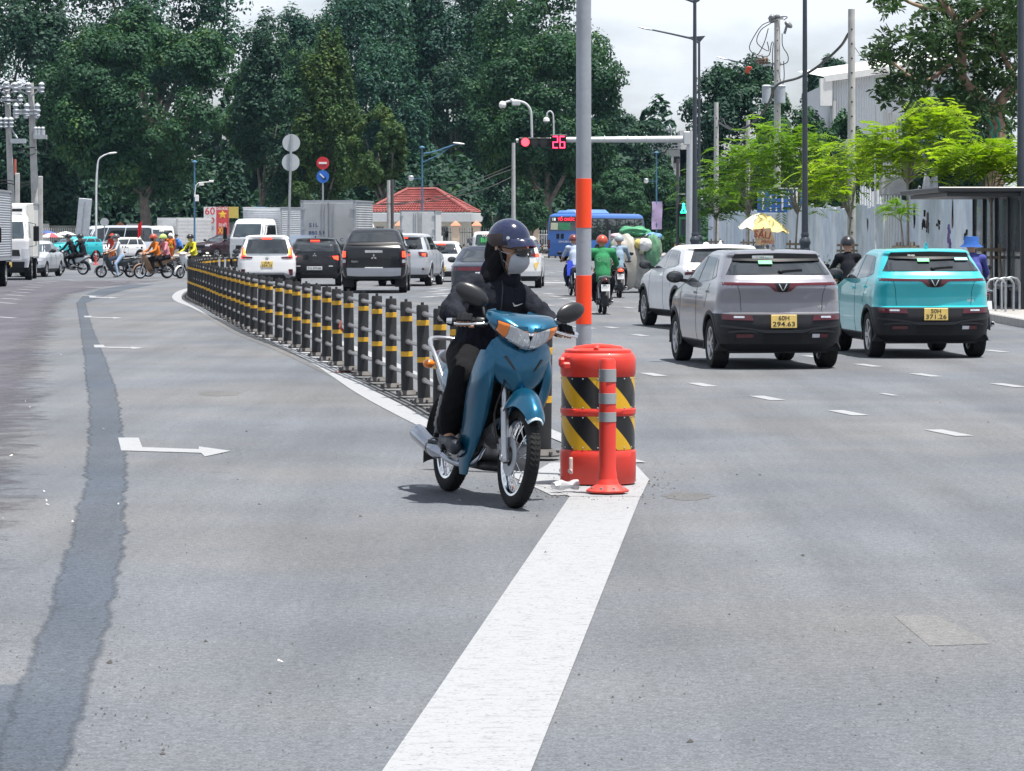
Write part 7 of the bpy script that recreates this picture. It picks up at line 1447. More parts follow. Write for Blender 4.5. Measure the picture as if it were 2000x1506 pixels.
t, Q = leftpole('left power pole with three crossarms at the frame edge', ((28, 420), (13, 160)), 128, 12, [(-14, 42, 170, 'top'), (-10, 44, 196, 'arm'), (0, 26, 240, 'ins')], 1)
b = MB(); b.box(Q(38, 276, -.3), (.6, .3, .18)); b.bar(Q(22, 252), Q(36, 270, -.3), .05); b.build('switch_box', M('transformer_grey', (.34, .38, .42), .5), t)
t, Q = leftpole('right-hand power pole with insulators and a small transformer rack', ((74, 420), (60, 162)), 126, 13.5, [(28, 86, 172, 'top'), (30, 78, 216, 'fuse'), (30, 76, 222, 'ins')], 2)
b = MB(); b.box(Q(81, 268, -.3), (.50, .4, .16)); b.bar(Q(68, 262), Q(80, 266, -.2), .06); b.build('rack_shelf', STEEL, t)
for x in (72, 78, 86): b = MB(); b.cyl(Q(x, 264, -.3), Q(x, 254, -.3), .09, n=10); b.lathe([(.06, 0), (.09, .06), (.05, .12)], Q(x, 254, -.3), n=9); b.build('capacitor', M('insulator_grey', (.36, .39, .43), .4), t)
b = MB()
for pts in ([(86, 262), (93, 285), (88, 300), (70, 292)], [(40, 280), (46, 296), (56, 304), (70, 300)], [(20, 180), (40, 200), (52, 212)], [(30, 300), (50, 290), (70, 288)]): b.tube(spline([Q(x, y, -.2) for x, y in pts], 14), .018, 5)
b.build('jumper_cable', WIRE, t)
for lab, px, y0, mt in (('short concrete stub post with a red pipe between the power poles', 34, 338, CONCRETE), ('grooved concrete stub post right of the right-hand power pole', 79, 344, CONCRETE)):
    t = thing('stub_post', lab, 'post', GX(px, 124), 0); b = MB(); b.box((0, 0, ZY(y0, 124)/2), (.17, .17, ZY(y0, 124)), bev=.02); b.build('shaft', mt, t)
    if px == 34: b = MB(); b.cyl((-.08, -.02, ZY(y0+4, 124)), (-.09, -.02, ZY(311, 124)), .055); b.build('pipe', M('pipe_red', (.40, .10, .07), .5), t)
for i, (y0, y1) in enumerate([(170, 176), (196, 205), (350, 356), (356, 362)]): wire(['top cable running out of frame left from the power poles', 'middle cable running out of frame left from the power poles', 'low cable strung between the two power poles', 'lowest cable strung between the two power poles'][i], [(-20, y0+(4 if i > 1 else 10)), (15, y0+2), (40, y1+1), (66 if i > 1 else 62, y1-4)], 128, 126, .022)
# left lamp, signs
def bentlamp(label, px, d, ytop, pts, mat, name='street_lamp', dia=.11, head=True):
    t = thing(name, label, 'street lamp', GX(px, d), 0); Q = lambda x, y: Vector(((x-px)*d/FPX, 0, ZY(y, d))); P = [Vector((0, 0, 0)), Vector((0, 0, ZY(ytop+60, d)))]+[Q(x, y) for x, y in pts]; b = MB(); b.tube(spline(P, 30), list(np.linspace(dia*.62, dia*.36, 30)), 9); b.build('shaft', mat, t)
    if head: e = Q(*pts[-1]); b = MB(); b.ell(e+Vector((.22, 0, .03)), (.32, .12, .06), 12, 7, rot=(0, -.12, 0)); b.build('lamp_head', WHITE, t)
    return t
bentlamp('white curved street lamp in front of the dark trees at left', 188, 200, 315, [(190, 330), (193, 312), (202, 304), (212, 300)], M('lamp_white', (.62, .64, .68), .4))
t = thing('warning_panel', 'blank back of a tilted rectangular road panel on two posts', 'sign', GX(155, 190), 0, ry=.06) if False else thing('road_panel', 'blank grey back of a tilted tall rectangular road panel', 'sign', GX(156, 190), 0); t.rotation_euler.y = .09
b = MB(); b.box((0, 0, ZY(424, 190)), (.80, .05, 2.25), bev=.02); b.build('panel', M('panel_grey', (.40, .43, .47), .5, metal=.3), t); b = MB(); b.cyl((0, -.05, 0), (0, -.05, 3.5), .035); b.build('post', STEEL, t)
t = thing('round_sign', 'grey back of a round sign low before the white railing', 'sign', GX(204, 200), 0); b = MB(); b.cyl((0, 0, ZY(434, 200)), (0, -.03, ZY(434, 200)), .27, n=24); b.build('disc', M('sign_back', (.42, .44, .46), .5, metal=.3), t); b = MB(); b.cyl((0, .03, 0), (0, .03, 2.5), .035); b.build('post', STEEL, t)
t = thing('double_sign', 'two blank grey sign discs on one tall leaning steel pole', 'sign', GX(561, 108), 0); t.rotation_euler.y = .028; Z1, Z2 = ZY(279, 108), ZY(317, 108); SB = M('sign_back_light', (.50, .53, .55), .5, metal=.2, var=.05)
b = MB(); b.cyl((0, 0, 0), (0, 0, Z1+.28), .045, .04); b.build('post', STEEL, t)
for z in (Z1, Z2): b = MB(); b.cyl((0, .05, z), (0, .08, z), .30, n=32); b.build('disc', SB, t); b = MB(); b.bar((0, .04, z-.22), (0, .04, z+.26), .06, .02); b.build('bracket', STEEL, t)
t = thing('no_entry_sign', 'red no entry disc above a blue arrow disc on a thin post', 'sign', GX(630.5, 165), 0); Z1, Z2 = ZY(318.5, 165), ZY(345, 165)
b = MB(); b.cyl((0, .05, 0), (0, .05, Z1+.2), .045); b.build('post', STEEL, t)
b = MB(); b.cyl((0, 0, Z1), (0, .03, Z1), .33, n=32); o = b.build('no_entry_disc', M('sign_red', (.52, .02, .03), .4), t); b = MB(); b.box((0, -.012, Z1), (.42, .02, .10)); b.build('white_bar', WHITE, o)
b = MB(); b.cyl((0, 0, Z2), (0, .03, Z2), .33, n=32); o = b.build('arrow_disc', M('sign_blue', (.02, .13, .50), .4), t); b = MB(); u = Vector((.707, 0, -.707)); v = Vector((.707, 0, .707)); c = Vector((0, -.012, Z2)); b.bar(c-u*.22, c+u*.10, .06, .02, up=(0, 1, 0)); b.add([c+u*.24, c+u*.06+v*.11, c+u*.06-v*.11], [(0, 2, 1), (0, 1, 2)]); b.build('white_arrow', WHITE, o)
# blue posts with cameras and globe lamps
def bluepost(label, px, d, ytop, globe=None, arm=None, cam_=None, banner=None, dia=.12):
    t = thing('lamp_post', label, 'lamp post', GX(px, d), 0, 'blue lamp posts'); Q = lambda x, y, dy=0: Vector(((x-px)*d/FPX, dy, ZY(y, d))); b = MB(); b.cyl((0, 0, 0), Q(px, ytop), dia*.6, dia*.42, 10); b.lathe([(.07, 0), (.20, .03), (.20, .08), (.05, .16)], Q(px, ytop), n=10); b.build('shaft', BLUEP, t)
    if globe: g = Q(*globe); b = MB(); b.bar(Q(px, globe[1]), g, .05); b.build('bracket', BLUEP, t); b = MB(); b.ell(g+Vector((0, 0, .02)), .17, 14, 9); b.build('globe', M('globe_white', (.75, .77, .80), .3), t); b = MB(); b.ell(g+Vector((0, 0, .12)), (.19, .19, .10), 12, 5, z0=0); b.build('globe_cap', STEEL, t)
    if arm:
        b = MB(); b.tube(spline([Q(*p) for p in arm], 14), .045, 8); b.tube(spline([Q(arm[0][0], arm[0][1]+17), Q((arm[0][0]+arm[-1][0])/2, (arm[0][1]+arm[-1][1])/2+10), Q(arm[-1][0]-14, arm[-1][1]+4)], 10), .03, 7); b.build('arm', BLUEP, t); b = MB(); b.ell(Q(arm[-1][0], arm[-1][1]), (.4, .12, .06), 10, 6, rot=(0, .12, 0)); b.build('lamp_head', WHITE, t)
    if cam_: b = MB(); b.tube([Q(px, 385, -.1), Q(px+3, 362, -.1), Q(px+8, 357, -.1), Q(px+32, 355, -.1)], .03, 7); b.build('arm', WHITE, t); b = MB(); b.box(Q(px+33, 354, -.1), (.3, .16, .14), bev=.02); b.build('camera', WHITE, t); b = MB(); b.box(Q(px+14, 360, -.12), (.32, .05, .16)); b.build('plate', WHITE, t); b = MB(); b.box(Q(px+5, 387, -.15), (.24, .2, .42), bev=.02); b.build('control_box', WHITE, t)
    if banner: b = MB(); b.shell([[Q(x+.6*math.sin(j), y, -.08+.06*math.sin(j*1.3+x)) for x in (banner[0], (banner[0]+banner[1])/2, banner[1])] for j, y in enumerate(np.linspace(banner[2], banner[3], 7))], .01); b.build('banner', M('banner_lilac', (.40, .32, .52), .7, var=.1), t, 60); b = MB(); b.bar(Q(banner[0], banner[2]), Q(banner[1], banner[2]), .04); b.build('banner_rod', BLUEP, t)
bluepost('blue lamp post with camera arm and white control box before the billboard', 380, 210, 318, cam_=True)
bluepost('blue lamp post with a globe and curved double arm by the gatehouse', 824.5, 205, 290, globe=(803, 349), arm=[(826, 300), (850, 296), (872, 288), (896, 280)])
bluepost('blue lamp post with a globe lamp and lilac hanging banner', 1282, 232, 300, globe=(1262, 354), banner=(1273, 1293, 394, 448))
# signal gantry
d = 120; sg = thing('signal_gantry', 'white signal mast with long arm, red light and countdown 26', 'traffic light', GX(1349, d)); Q = lambda x, y, dy=0: Vector(((x-1349)*d/FPX, dy, ZY(y, d))); MW = M('mast_white', (.52, .54, .56), .5, metal=.2, var=.06, dirt=.12)
b = MB(); b.cyl((0, 0, 0), Q(1349, 256), .20, .15, 14); b.build('column', MW, sg); b = MB(); b.cyl(Q(1345, 272), Q(1100, 273), .135, .10, 14); b.cyl(Q(1100, 273), Q(1008, 275), .10, .08, 14); b.build('mast_arm', MW, sg)
for x in (1180, 1225, 1262, 1310): b = MB(); b.cyl(Q(x, 272.3), Q(x+1.5, 272.3), .150, n=14); b.build('arm_flange', MW, sg)
b = MB(); b.box(Q(1341, 270), (.22, .42, .5), bev=.02); b.build('arm_bracket', MW, sg)
b = MB(); b.box(Q(1044, 278, -.16), (1.22, .16, .36), bev=.04); hs = b.build('signal_housing', BLACK, sg)
for i, x in enumerate((1026, 1044, 1061)):
    b = MB(); c = Q(x, 278, -.25); b.cyl(c, c+Vector((0, -.02, 0)), .155, n=22); b.build('lamp_lens', M('signal_red_lit', (1.0, .04, .06), .4, emit=3.0, var=.5, sc=24) if i == 0 else M('lens_off', (.05, .055, .05), .25), hs)
    b = MB(); b.lathe([(.17, -.0), (.185, .0), (.185, .20), (.17, .20)], c, (0, -1, 0), 20, a0=0, a1=2*PI); b.build('visor', BLACK, hs)
b = MB(); b.box(Q(1091, 278, -.17), (.57, .14, .55), bev=.02); ct = b.build('countdown_box', BLACK, sg); b = MB(); b.box(Q(1091, 264, -.19), (.60, .22, .03)); b.build('rain_hood', STEEL, ct)
SEG = {'2': 'abged', '6': 'afgedc'}; LR = M('led_red', (1.0, .03, .08), .4, emit=4.0)
for ch, x in (('2', 1084.5), ('6', 1098)):
    w, h = .085, .115; c = Q(x, 278, -.255); P = {'a': ((-w, 2*h), (w, 2*h)), 'b': ((w, 2*h), (w, 0)), 'c': ((w, 0), (w, -2*h)), 'd': ((-w, -2*h), (w, -2*h)), 'e': ((-w, 0), (-w, -2*h)), 'f': ((-w, 2*h), (-w, 0)), 'g': ((-w, 0), (w, 0))}
    for s_ in SEG[ch]: (xa, za), (xb, zb) = P[s_]; b = MB(); b.bar(c+Vector((xa, 0, za*.92)), c+Vector((xb, 0, zb*.92)), .034, .02, up=(0, 1, 0)) if xa == xb else b.bar(c+Vector((xa-.01, 0, za*.92)), c+Vector((xb+.01, 0, zb*.92)), .034, .02, up=(0, 1, 0)); b.build('digit_segment', LR, ct)
b = MB(); b.tube(spline([Q(1039, 272), Q(1038, 235), Q(1036, 215), Q(1026, 202), Q(1008, 197), Q(990, 199), Q(983, 205)], 26), .045, 9); b.build('camera_arm', MW, sg)
b = MB(); b.ell(Q(981.5, 205), (.14, .14, .15), 14, 8); b.build('dome_camera', WHITE, sg); b = MB(); b.ell(Q(981.5, 209), (.10, .10, .10), 12, 6, z1=0.0); b.build('camera_glass', GLASS, sg)
b = MB(); b.box(Q(1008, 201, -.05), (.32, .16, .20), bev=.03); b.box(Q(1000, 196), (.14, .14, .12), bev=.02); b.build('camera_mount', MW, sg)
b = MB(); b.tube(spline([Q(1081.5, 266), Q(1081, 232), Q(1079, 221), Q(1074, 217), Q(1069, 221), Q(1068, 228)], 22), .028, 8); b.build('camera_arm', MW, sg); b = MB(); b.lathe([(.04, .06), (.12, .0), (.13, -.09), (.10, -.11)], Q(1067, 232), n=14); b.build('dome_camera', WHITE, sg); b = MB(); b.ell(Q(1067, 236.5), (.085, .085, .09), 12, 6, z1=.1); b.build('camera_glass', GLASS, sg)
# pedestrian and cyclist signals
d = 150; ps = thing('pedestrian_signal', 'pedestrian signal with lit green man and red figure above green cabinet', 'traffic light', GX(1335, d)); Q = lambda x, y, dy=0: Vector(((x-1335)*d/FPX, dy, ZY(y, d)))
b = MB(); b.cyl((-.28, .1, 0), Q(1324, 310, .1), .075); b.build('post', M('post_dark', (.06, .06, .065), .6), ps); b = MB(); b.bar(Q(1324, 379, .05), Q(1350, 379, .05), .06); b.build('bracket', STEEL, ps)
b = MB(); b.box(Q(1335, 411, 0), (.44, .2, .66), bev=.03); h = b.build('signal_housing', BLACK, ps); GL = M('led_green', (.03, 1.0, .55), .4, emit=2.6)
b = MB(); c = Q(1335, 404, -.11); b.ell(c+Vector((0, 0, .12)), (.06, .015, .06), 10, 6); b.bar(c+Vector((0, 0, .05)), c+Vector((0, 0, -.12)), .13, .02, up=(0, 1, 0)); b.bar(c+Vector((-.05, 0, -.12)), c+Vector((-.11, 0, -.27)), .06, .02, up=(0, 1, 0)); b.bar(c+Vector((.05, 0, -.12)), c+Vector((.11, 0, -.27)), .06, .02, up=(0, 1, 0)); b.bar(c+Vector((-.16, 0, -.27)), c+Vector((.16, 0, -.27)), .05, .02, up=(0, 1, 0)); b.build('green_man', GL, h)
b = MB(); b.box(Q(1336, 442, .1), (.48, .4, 1.0), bev=.02); b.build('cabinet', M('cabinet_green', (.02, .16, .06), .5), ps); b = MB(); b.box(Q(1336, 444, -.11), (.30, .03, .75)); b.build('cabinet_door', GLASS, ps)
rs = thing('cyclist_signal', 'lit red cyclist signal half hidden by the dark feathery tree', 'traffic light', GX(1351, 128)); Q = lambda x, y, dy=0: Vector(((x-1351)*128/FPX, dy, ZY(y, 128))); b = MB(); b.cyl((.05, .2, 0), Q(1352, 350, .2), .07); b.build('post', DKBLUE, rs)
b = MB(); b.box(Q(1350, 368, .05), (.46, .18, .85), bev=.03); h = b.build('signal_housing', BLACK, rs); LRR = M('led_red_orange', (1.0, .07, .04), .4, emit=3.2)
for sx in (-1, 1): b = MB(); b.lathe([(.052, 0), (.085, 0), (.085, .02), (.052, .02)], Q(1350+sx*5.2, 362, -.05), (0, -1, 0), 14, closed=True); b.build('red_bicycle', LRR, h)
b = MB(); b.bar(Q(1345, 362, -.06), Q(1349, 355, -.06), .03, .02, up=(0, 1, 0)); b.bar(Q(1349, 355, -.06), Q(1355, 360, -.06), .03, .02, up=(0, 1, 0)); b.bar(Q(1349, 352, -.06), Q(1352, 354, -.06), .05, .02, up=(0, 1, 0)); b.build('red_bicycle', LRR, h)
b = MB(); b.ell(Q(1349, 374, -.07), (.06, .015, .05), 10, 6); b.ell(Q(1349, 380, -.07), (.10, .015, .11), 10, 6); b.build('red_man', LRR, h)
# blue lane sign
d = 122; ls = thing('lane_sign', 'blue overhead lane sign with white upward arrows behind the feathery trees', 'sign', GX(1522, d)); Q = lambda x, y, dy=0: Vector(((x-1522)*d/FPX, dy, ZY(y, d))); SBL = M('sign_blue_dark', (.025, .11, .36), .45)
b = MB(); a, c = Q(1479, 417), Q(1566, 367); b.box(((a.x+c.x)/2, 0, (a.z+c.z)/2), (c.x-a.x, .05, c.z-a.z)); b.build('panel', SBL, ls); b = MB()
for x0, x1, y0, y1 in ((1479, 1566, 367, 369), (1479, 1566, 415.5, 417)): a, c = Q(x0, y1), Q(x1, y0); b.box(((a.x+c.x)/2, -.03, (a.z+c.z)/2), (c.x-a.x, .014, c.z-a.z))
b.build('white_border', WHITE, ls)
for x in (1490, 1528, 1556): b = MB(); b.bar(Q(x, 411, -.035), Q(x, 380, -.035), .07, .012, up=(0, 1, 0)); c = Q(x, 373, -.035); b.add([c+Vector((0, 0, .02)), c+Vector((-.10, 0, -.17)), c+Vector((.10, 0, -.17))], [(0, 1, 2)]); b.build('white_arrow', WHITE, ls)
for x in (1505, 1516, 1541, 1550):
    for y in (373, 385, 397, 409): b = MB(); b.bar(Q(x, y+3.5, -.035), Q(x, y-3.5, -.035), .06, .012, up=(0, 1, 0)); b.build('lane_dash', WHITE, ls)
for x in (1486, 1558): b = MB(); b.cyl((Q(x, 0).x, .08, 0), Q(x, 367, .08), .05); b.build('post', STEEL, ls)
# umbrella stall with cardboard sign
d = 97; st = thing('street_umbrella', 'faded yellow and white umbrella tilted over the pavement stall', 'umbrella', GX(1494, d)); Q = lambda x, y, dy=0: Vector(((x-1494)*d/FPX, dy, ZY(y, d))); top = Q(1487, 415); b = MB(); rows = []; b.m = []
for j, rr in enumerate((0, .35, .7, 1.0)): rows.append([top+Vector((rr*.78*math.cos(a)+rr*.07, rr*.78*math.sin(a), -.50*rr**1.6-.20*rr*math.cos(a)*.35-(.05*(1-math.cos(8*a)) if rr == 1 else 0))) for a in np.linspace(0, 2*PI, 25)[:-1]])
b.cur = 0; b.grid(rows, closed=True); b.m = [(0 if (i % 24) in (8, 9, 10, 11, 12, 13, 14, 15) else 1) for i in range(len(b.f))]; b.build('canopy', [M('umbrella_white', (.62, .58, .50), .8), M('umbrella_yellow', (.62, .50, .20), .8)], st, 25); b = MB(); b.cyl((0, 0, .14), top, .018, n=8); b.build('pole', STEEL, st)
cb = thing('cardboard_sign', 'brown cardboard sign reading SẤU HÀ NỘI under the umbrella', 'sign', GX(1492, 96)); Q = lambda x, y, dy=0: Vector(((x-1492)*96/FPX, dy, ZY(y, 96)))
pts = [Q(1471, 448), Q(1505, 445), Q(1513, 470), Q(1512, 476), Q(1478, 480)]; b = MB(); b.add(pts+[p+Vector((0, .03, 0)) for p in pts], [(4, 3, 2, 1, 0), (5, 6, 7, 8, 9)]+[(i, (i+1) % 5, 5+(i+1) % 5, 5+i) for i in range(5)]); b.build('board', M('cardboard', (.42, .30, .18), .85, var=.1), cb, 0); b = MB(); b.cyl((0, .05, .14), Q(1492, 470, .05), .02); b.build('stake', WOOD, cb)
RW = M('marker_red', (.28, .03, .02), .6); o = text('SẤU', .30, RW, cb, Q(1489, 459, -.012), (PI/2, .12, 0), width=.50); o = text('HÀ NỘI', .13, RW, cb, Q(1499, 473, -.012), (PI/2, .08, 0), width=.36)
b = MB(); b.box((0, 0, .42), (1.0, .6, .55), bev=.03); cart = thing('vendor_cart', 'low vendor cart below the cardboard sign', 'cart', GX(1488, 98.5, .14)); b.build('body', M('cart_steel', (.35, .36, .38), .5, metal=.3), cart)
for x in (-.35, .35): b = MB(); b.lathe([(.12, -.03), (.14, -.02), (.14, .02), (.12, .03)], (x, -.32, .14), (0, 1, 0), 14, closed=True); b.build('wheel', RUBBER, cart)
# umbrellas by the left trucks
for lab, px, py, d, r_, cols in (('red and white sun umbrella behind the silver car at left', 100, 455, 175, .62, ((.48, .06, .08), (.62, .6, .6))), ('dark blue sun umbrella behind the red and white one', 92, 450, 182, .45, ((.05, .09, .25), (.05, .09, .25))), ('white sun umbrella right of the red and white one', 128, 452, 186, .55, ((.6, .6, .58), (.52, .54, .52)))):
    t = thing('sun_umbrella', lab, 'umbrella', GX(px, d), 0, 'sun umbrellas at the left'); z = ZY(py, d); b = MB(); b.grid([[(rr*1.0*r_*1.15*math.cos(a), rr*r_*1.15*math.sin(a), z-.38*r_*rr**1.7) for a in np.linspace(0, 2*PI, 17)[:-1]] for rr in (0, .4, .75, 1)], closed=True); b.m = [(i//2) % 2 for i in range(len(b.f))]; b.build('canopy', [M('umb_%d_a' % px, cols[0], .8), M('umb_%d_b' % px, cols[1], .8)], t, 25); b = MB(); b.cyl((0, 0, 0), (0, 0, z), .02, n=7); b.build('pole', STEEL, t)
# orange cones / posts at the left crossing
for px, py, lab in ((187, 517, 'small orange post standing left of the white car nose'), (401, 497, 'small red marker post before the maroon SUV')):
    t = thing('marker_post', lab, 'delineator', G(px, py), 0, 'small marker posts'); b = MB(); b.lathe([(.14, 0), (.14, .03), (.05, .06), (.045, .72), (.001, .74)], n=12); b.build('shaft', DO, t); b = MB(); b.lathe([(.049, .5), (.05, .5), (.05, .6), (.049, .6)], n=12); b.build('reflective_band', WHITE, t)
# scrap cart: frame with sacks and bags
d = 88.5; sc_ = thing('scrap_cart', 'three-wheeled scrap cart heaped with sacks, bags and a green tarpaulin', 'cart', GX(1235, d), math.radians(-4)); q = d/FPX; X = lambda x: (x-1235)*q; Z = lambda y: ZY(y, d)
b = MB()
for x in (1194, 1284): b.cyl((X(x), -.45, .3), (X(x), -.45, Z(466)), .02); b.cyl((X(x), 1.2, .3), (X(x), 1.2, Z(466)), .02)
for z in (Z(466), .35): b.bar((X(1190), -.45, z), (X(1290), -.45, z), .04); b.bar((X(1194), -.45, z), (X(1194), 1.2, z), .04); b.bar((X(1284), -.45, z), (X(1284), 1.2, z), .04)
b.bar((X(1192), -.45, Z(450)), (X(1192), -.45, Z(470)), .05); b.build('frame', STEEL, sc_)
b = MB(); b.box((0, .4, .42), (1.2, 1.7, .10)); b.build('bed', DARKPL, sc_)
def sack(nm, mt, c, rr, seed, n=18, m=12, amp=.14):
    r = np.random.default_rng(seed); K = r.normal(size=(8, 3))*2.6; ph = r.uniform(0, 6, 8); b = MB(); b.ell((0, 0, 0), (1, 1, 1), n*2, m*2); V = np.array(b.v); V = np.sign(V)*np.abs(V)**.85; V = V*np.array([1+1.0*amp*noise.fractal(Vector(v)*1.6+Vector((seed*7, 0, 0)), 1.0, 2.0, 4)+.05*abs(math.sin(5*math.atan2(v[1], v[0])+3*v[2]+seed)) for v in V])[:, None]; b.v = [tuple(v) for v in V*np.array(rr)+np.array(c)]; o = b.build(nm, mt, None, 60); o.parent = sc_; return o
sack('sack', M('sack_pale', (.40, .38, .34), .8, var=.25, sc=3, bump=.5, bsc=9), (X(1220), -.40, .86), (.42, .25, .70), 1); sack('sack', M('sack_green', (.10, .24, .14), .7, var=.25, sc=3, bump=.5, bsc=9), (X(1276), -.38, 1.12), (.20, .2, .50), 2); sack('sack', M('sack_dark_green', (.02, .10, .05), .7, var=.25), (X(1199), -.36, .95), (.16, .2, .48), 3); sack('sack', M('sack_grey', (.30, .30, .29), .8, var=.3, bump=.5, bsc=9), (X(1245), -.34, .62), (.34, .2, .46), 4)
sack('plastic_bag', M('bag_white', (.58, .58, .58), .5, var=.2, bump=.5, bsc=12), (X(1262), -.52, Z(478)), (.18, .14, .17), 5); sack('plastic_bag', M('bag_yellow', (.50, .42, .12), .6, var=.25), (X(1248), -.50, Z(476)), (.10, .12, .13), 6); sack('sack', M('sack_mid', (.22, .26, .20), .8, var=.3), (X(1254), .4, 1.25), (.52, .7, .45), 8)
sack('tarpaulin', M('tarp_green', (.06, .26, .13), .6, var=.2, sc=4, bump=.4, bsc=8), (X(1238), .1, Z(454)), (.40, .5, .17), 7, amp=.25)
for i, (x, y, col) in enumerate([(1202, 462, (.5, .34, .38)), (1212, 461, (.45, .42, .4)), (1262, 461, (.45, .45, .46)), (1274, 460, (.12, .26, .5)), (1284, 462, (.10, .24, .45)), (1250, 462, (.42, .36, .34)), (1225, 462, (.40, .40, .38))]): sack('plastic_bag', M('bag_%d' % i, col, .6, var=.25), (X(x), -.25+.1*(i % 3), Z(y)), (.13, .2, .09), 20+i, 10, 7)
for x in (-.45, .45): b = MB(); b.lathe([(.22, -.04), (.27, -.03), (.27, .03), (.22, .04)], (x, .3, .27), (1, 0, 0), 18, closed=True); b.build('wheel', RUBBER, sc_)
# ------------------------------------------------------------------ the motorcyclist in black on the blue motorbike
HS = 1.09; HLOC = (-.205, 19.99, 0); HRZ = math.radians(198.5); HLEAN = math.radians(-6.5)
BL = M('bike_blue', (.002, .092, .175), .28, metal=.6, var=.05, coat=.6); BLM = M('bike_metal', (.22, .22, .23), .4, metal=.7, var=.2, sc=14, dirt=.3); MB_BLK = M('bike_black', (.02, .021, .023), .45, var=.15, dirt=.12); MUF = M('muffler_chrome', (.33, .35, .40), .16, metal=1.0, var=.1, sc=8)
hb = thing('motorbike', 'metallic blue underbone motorbike with spoked wheels passing the red drum', 'motorbike', HLOC, HRZ, None, HS, 0, HLEAN)
def hp(nm, mt, f, par=None, sm=45):
    b = MB(); f(b); return b.build(nm, mt, par or hb, sm)
r = .285
# wheels with tread, thin spokes, hub and brake
def hero_wheel(y, w, nm, nseg=64):
    t = MB(); a = r-w*.95; prof = [(a, -w*.30), (a+w*.25, -w*.47), (r-w*.28, -w*.45), (r-w*.08, -w*.27), (r-.001, -w*.1), (r, 0), (r-.001, w*.1), (r-w*.08, w*.27), (r-w*.28, w*.45), (a+w*.25, w*.47), (a, w*.30)]; t.lathe(prof, ax=(1, 0, 0), n=nseg, closed=True)
    for i in range(60):
        q = 2*PI*i/60
        for sd in (-1, 1): c0 = Vector((sd*w*.06, math.cos(q)*(r+.001), math.sin(q)*(r+.001))); q2 = q+.055; c1 = Vector((sd*w*.33, math.cos(q2)*(r-w*.09), math.sin(q2)*(r-w*.09))); t.bar(c0, c1, .010, .0035, up=(0, math.cos(q), math.sin(q)))
    o = link(nm, t.mesh('tyre', RUBBER, 40), hb, (0, y, r))
    b = MB(); b.lathe([(a+.006, -w*.30), (a+.014, -w*.34), (a+.012, -w*.38), (a-.004, -w*.34), (a-.012, -w*.2), (a-.018, -w*.08), (a-.018, w*.08), (a-.012, w*.2), (a-.004, w*.34), (a+.012, w*.38), (a+.014, w*.34), (a+.006, w*.30)], ax=(1, 0, 0), n=56); b.build('rim', CHROME, o)
    b = MB(); b.cyl((-.06, 0, 0), (.06, 0, 0), .03, n=14); b.lathe([(.065, -.045), (.075, -.04), (.078, 0), (.075, .04), (.065, .045)], ax=(1, 0, 0), n=24); b.cyl((-.085, 0, 0), (.085, 0, 0), .012, n=10); b.build('hub', BLM, o)
    for i in range(36):
        q = 2*PI*i/36; e = q+(.38 if i % 2 else -.38); sd = (1 if (i//2) % 2 else -1)*.038; b = MB(); b.cyl((sd, .07*math.cos(q), .07*math.sin(q)), (0, (a-.014)*math.cos(e), (a-.014)*math.sin(e)), .0021, n=5, caps=False); b.build('spoke', CHROME, o)
    return o
fw = hero_wheel(.615, .078, 'front_wheel'); rw = hero_wheel(-.61, .088, 'rear_wheel')
b = MB(); b.lathe([(.055, .052), (.112, .052), (.112, .056), (.055, .056)], ax=(1, 0, 0), n=40, closed=True); b.build('brake_disc', STEEL, fw)
b = MB(); b.box((.072, -.10, .05), (.045, .07, .10), (.5, 0, 0), bev=.015); b.build('brake_caliper', BLM, fw)
AX = Vector((0, .615, r)); HD = Vector((0, .36, .96)); FD = (HD-AX).normalized()
for s in (-1, 1):
    def leg(b, s=s): p = AX+Vector((s*.078, -.005, -.01)); b.lathe([(.014, -.03), (.024, -.02), (.026, .0), (.021, .05), (.0225, .09), (.0225, .27), (.024, .275), (.024, .29), (.016, .295), (.016, .46)], p, FD, 18); b.cyl(p+Vector((-s*.0, 0, 0)), p+Vector((s*.028, 0, 0)), .017, n=12)
    hp('fork_leg', M('fork_silver', (.50, .51, .53), .3, metal=.75, var=.1, dirt=.15), leg)
hp('steering_stem', MB_BLK, lambda b: (b.cyl(AX+FD*.42, HD+FD*.06, .03, n=14), b.bar(AX+FD*.43+Vector((-.09, 0, 0)), AX+FD*.43+Vector((.09, 0, 0)), .05, .035)))
hp('brake_hose', RUBBER, lambda b: (b.tube(spline([AX+Vector((.10, -.10, .06)), AX+Vector((.13, -.12, .22)), AX+Vector((.10, -.10, .40)), AX+Vector((.06, -.2, .62))], 16), .006, 6), b.tube(spline([AX+Vector((-.08, -.02, .04)), AX+Vector((-.12, -.10, .25)), AX+Vector((-.06, -.16, .5))], 14), .005, 6)))
# front mudguard, wrapped and pointed, with a pale lower lip
def guard(b):
    rows = []
    for a in np.linspace(.80, 2.45, 22): k = (a-.80)/1.65; w = lerp(.050, .098, min(1, k*2)) if k < .5 else lerp(.098, .080, (k-.5)*2); rr = r+.045+.055*math.sin(PI*min(1, k*1.1))**.8; dp = lerp(.035, .115, min(1, k*2.2)); rows.append([(x*w, .615+(rr-abs(x)**2.4*dp)*math.cos(a)+(.012 if k < .1 else 0), r+(rr-abs(x)**2.4*dp)*math.sin(a)) for x in np.linspace(-1, 1, 13)])
    b.shell(rows, .005)
hp('front_fender', BL, guard)
hp('fender_tip', M('fender_pale', (.42, .55, .62), .3, coat=.6), lambda b: b.shell([[(x*lerp(.040, .054, k), .615+(r+.050+.004*k-abs(x)**2.4*.04)*math.cos(lerp(.72, .84, k)), r+(r+.050-abs(x)**2.4*.04)*math.sin(lerp(.72, .84, k))) for x in np.linspace(-1, 1, 11)] for k in (0, .33, .66, 1)], .005))
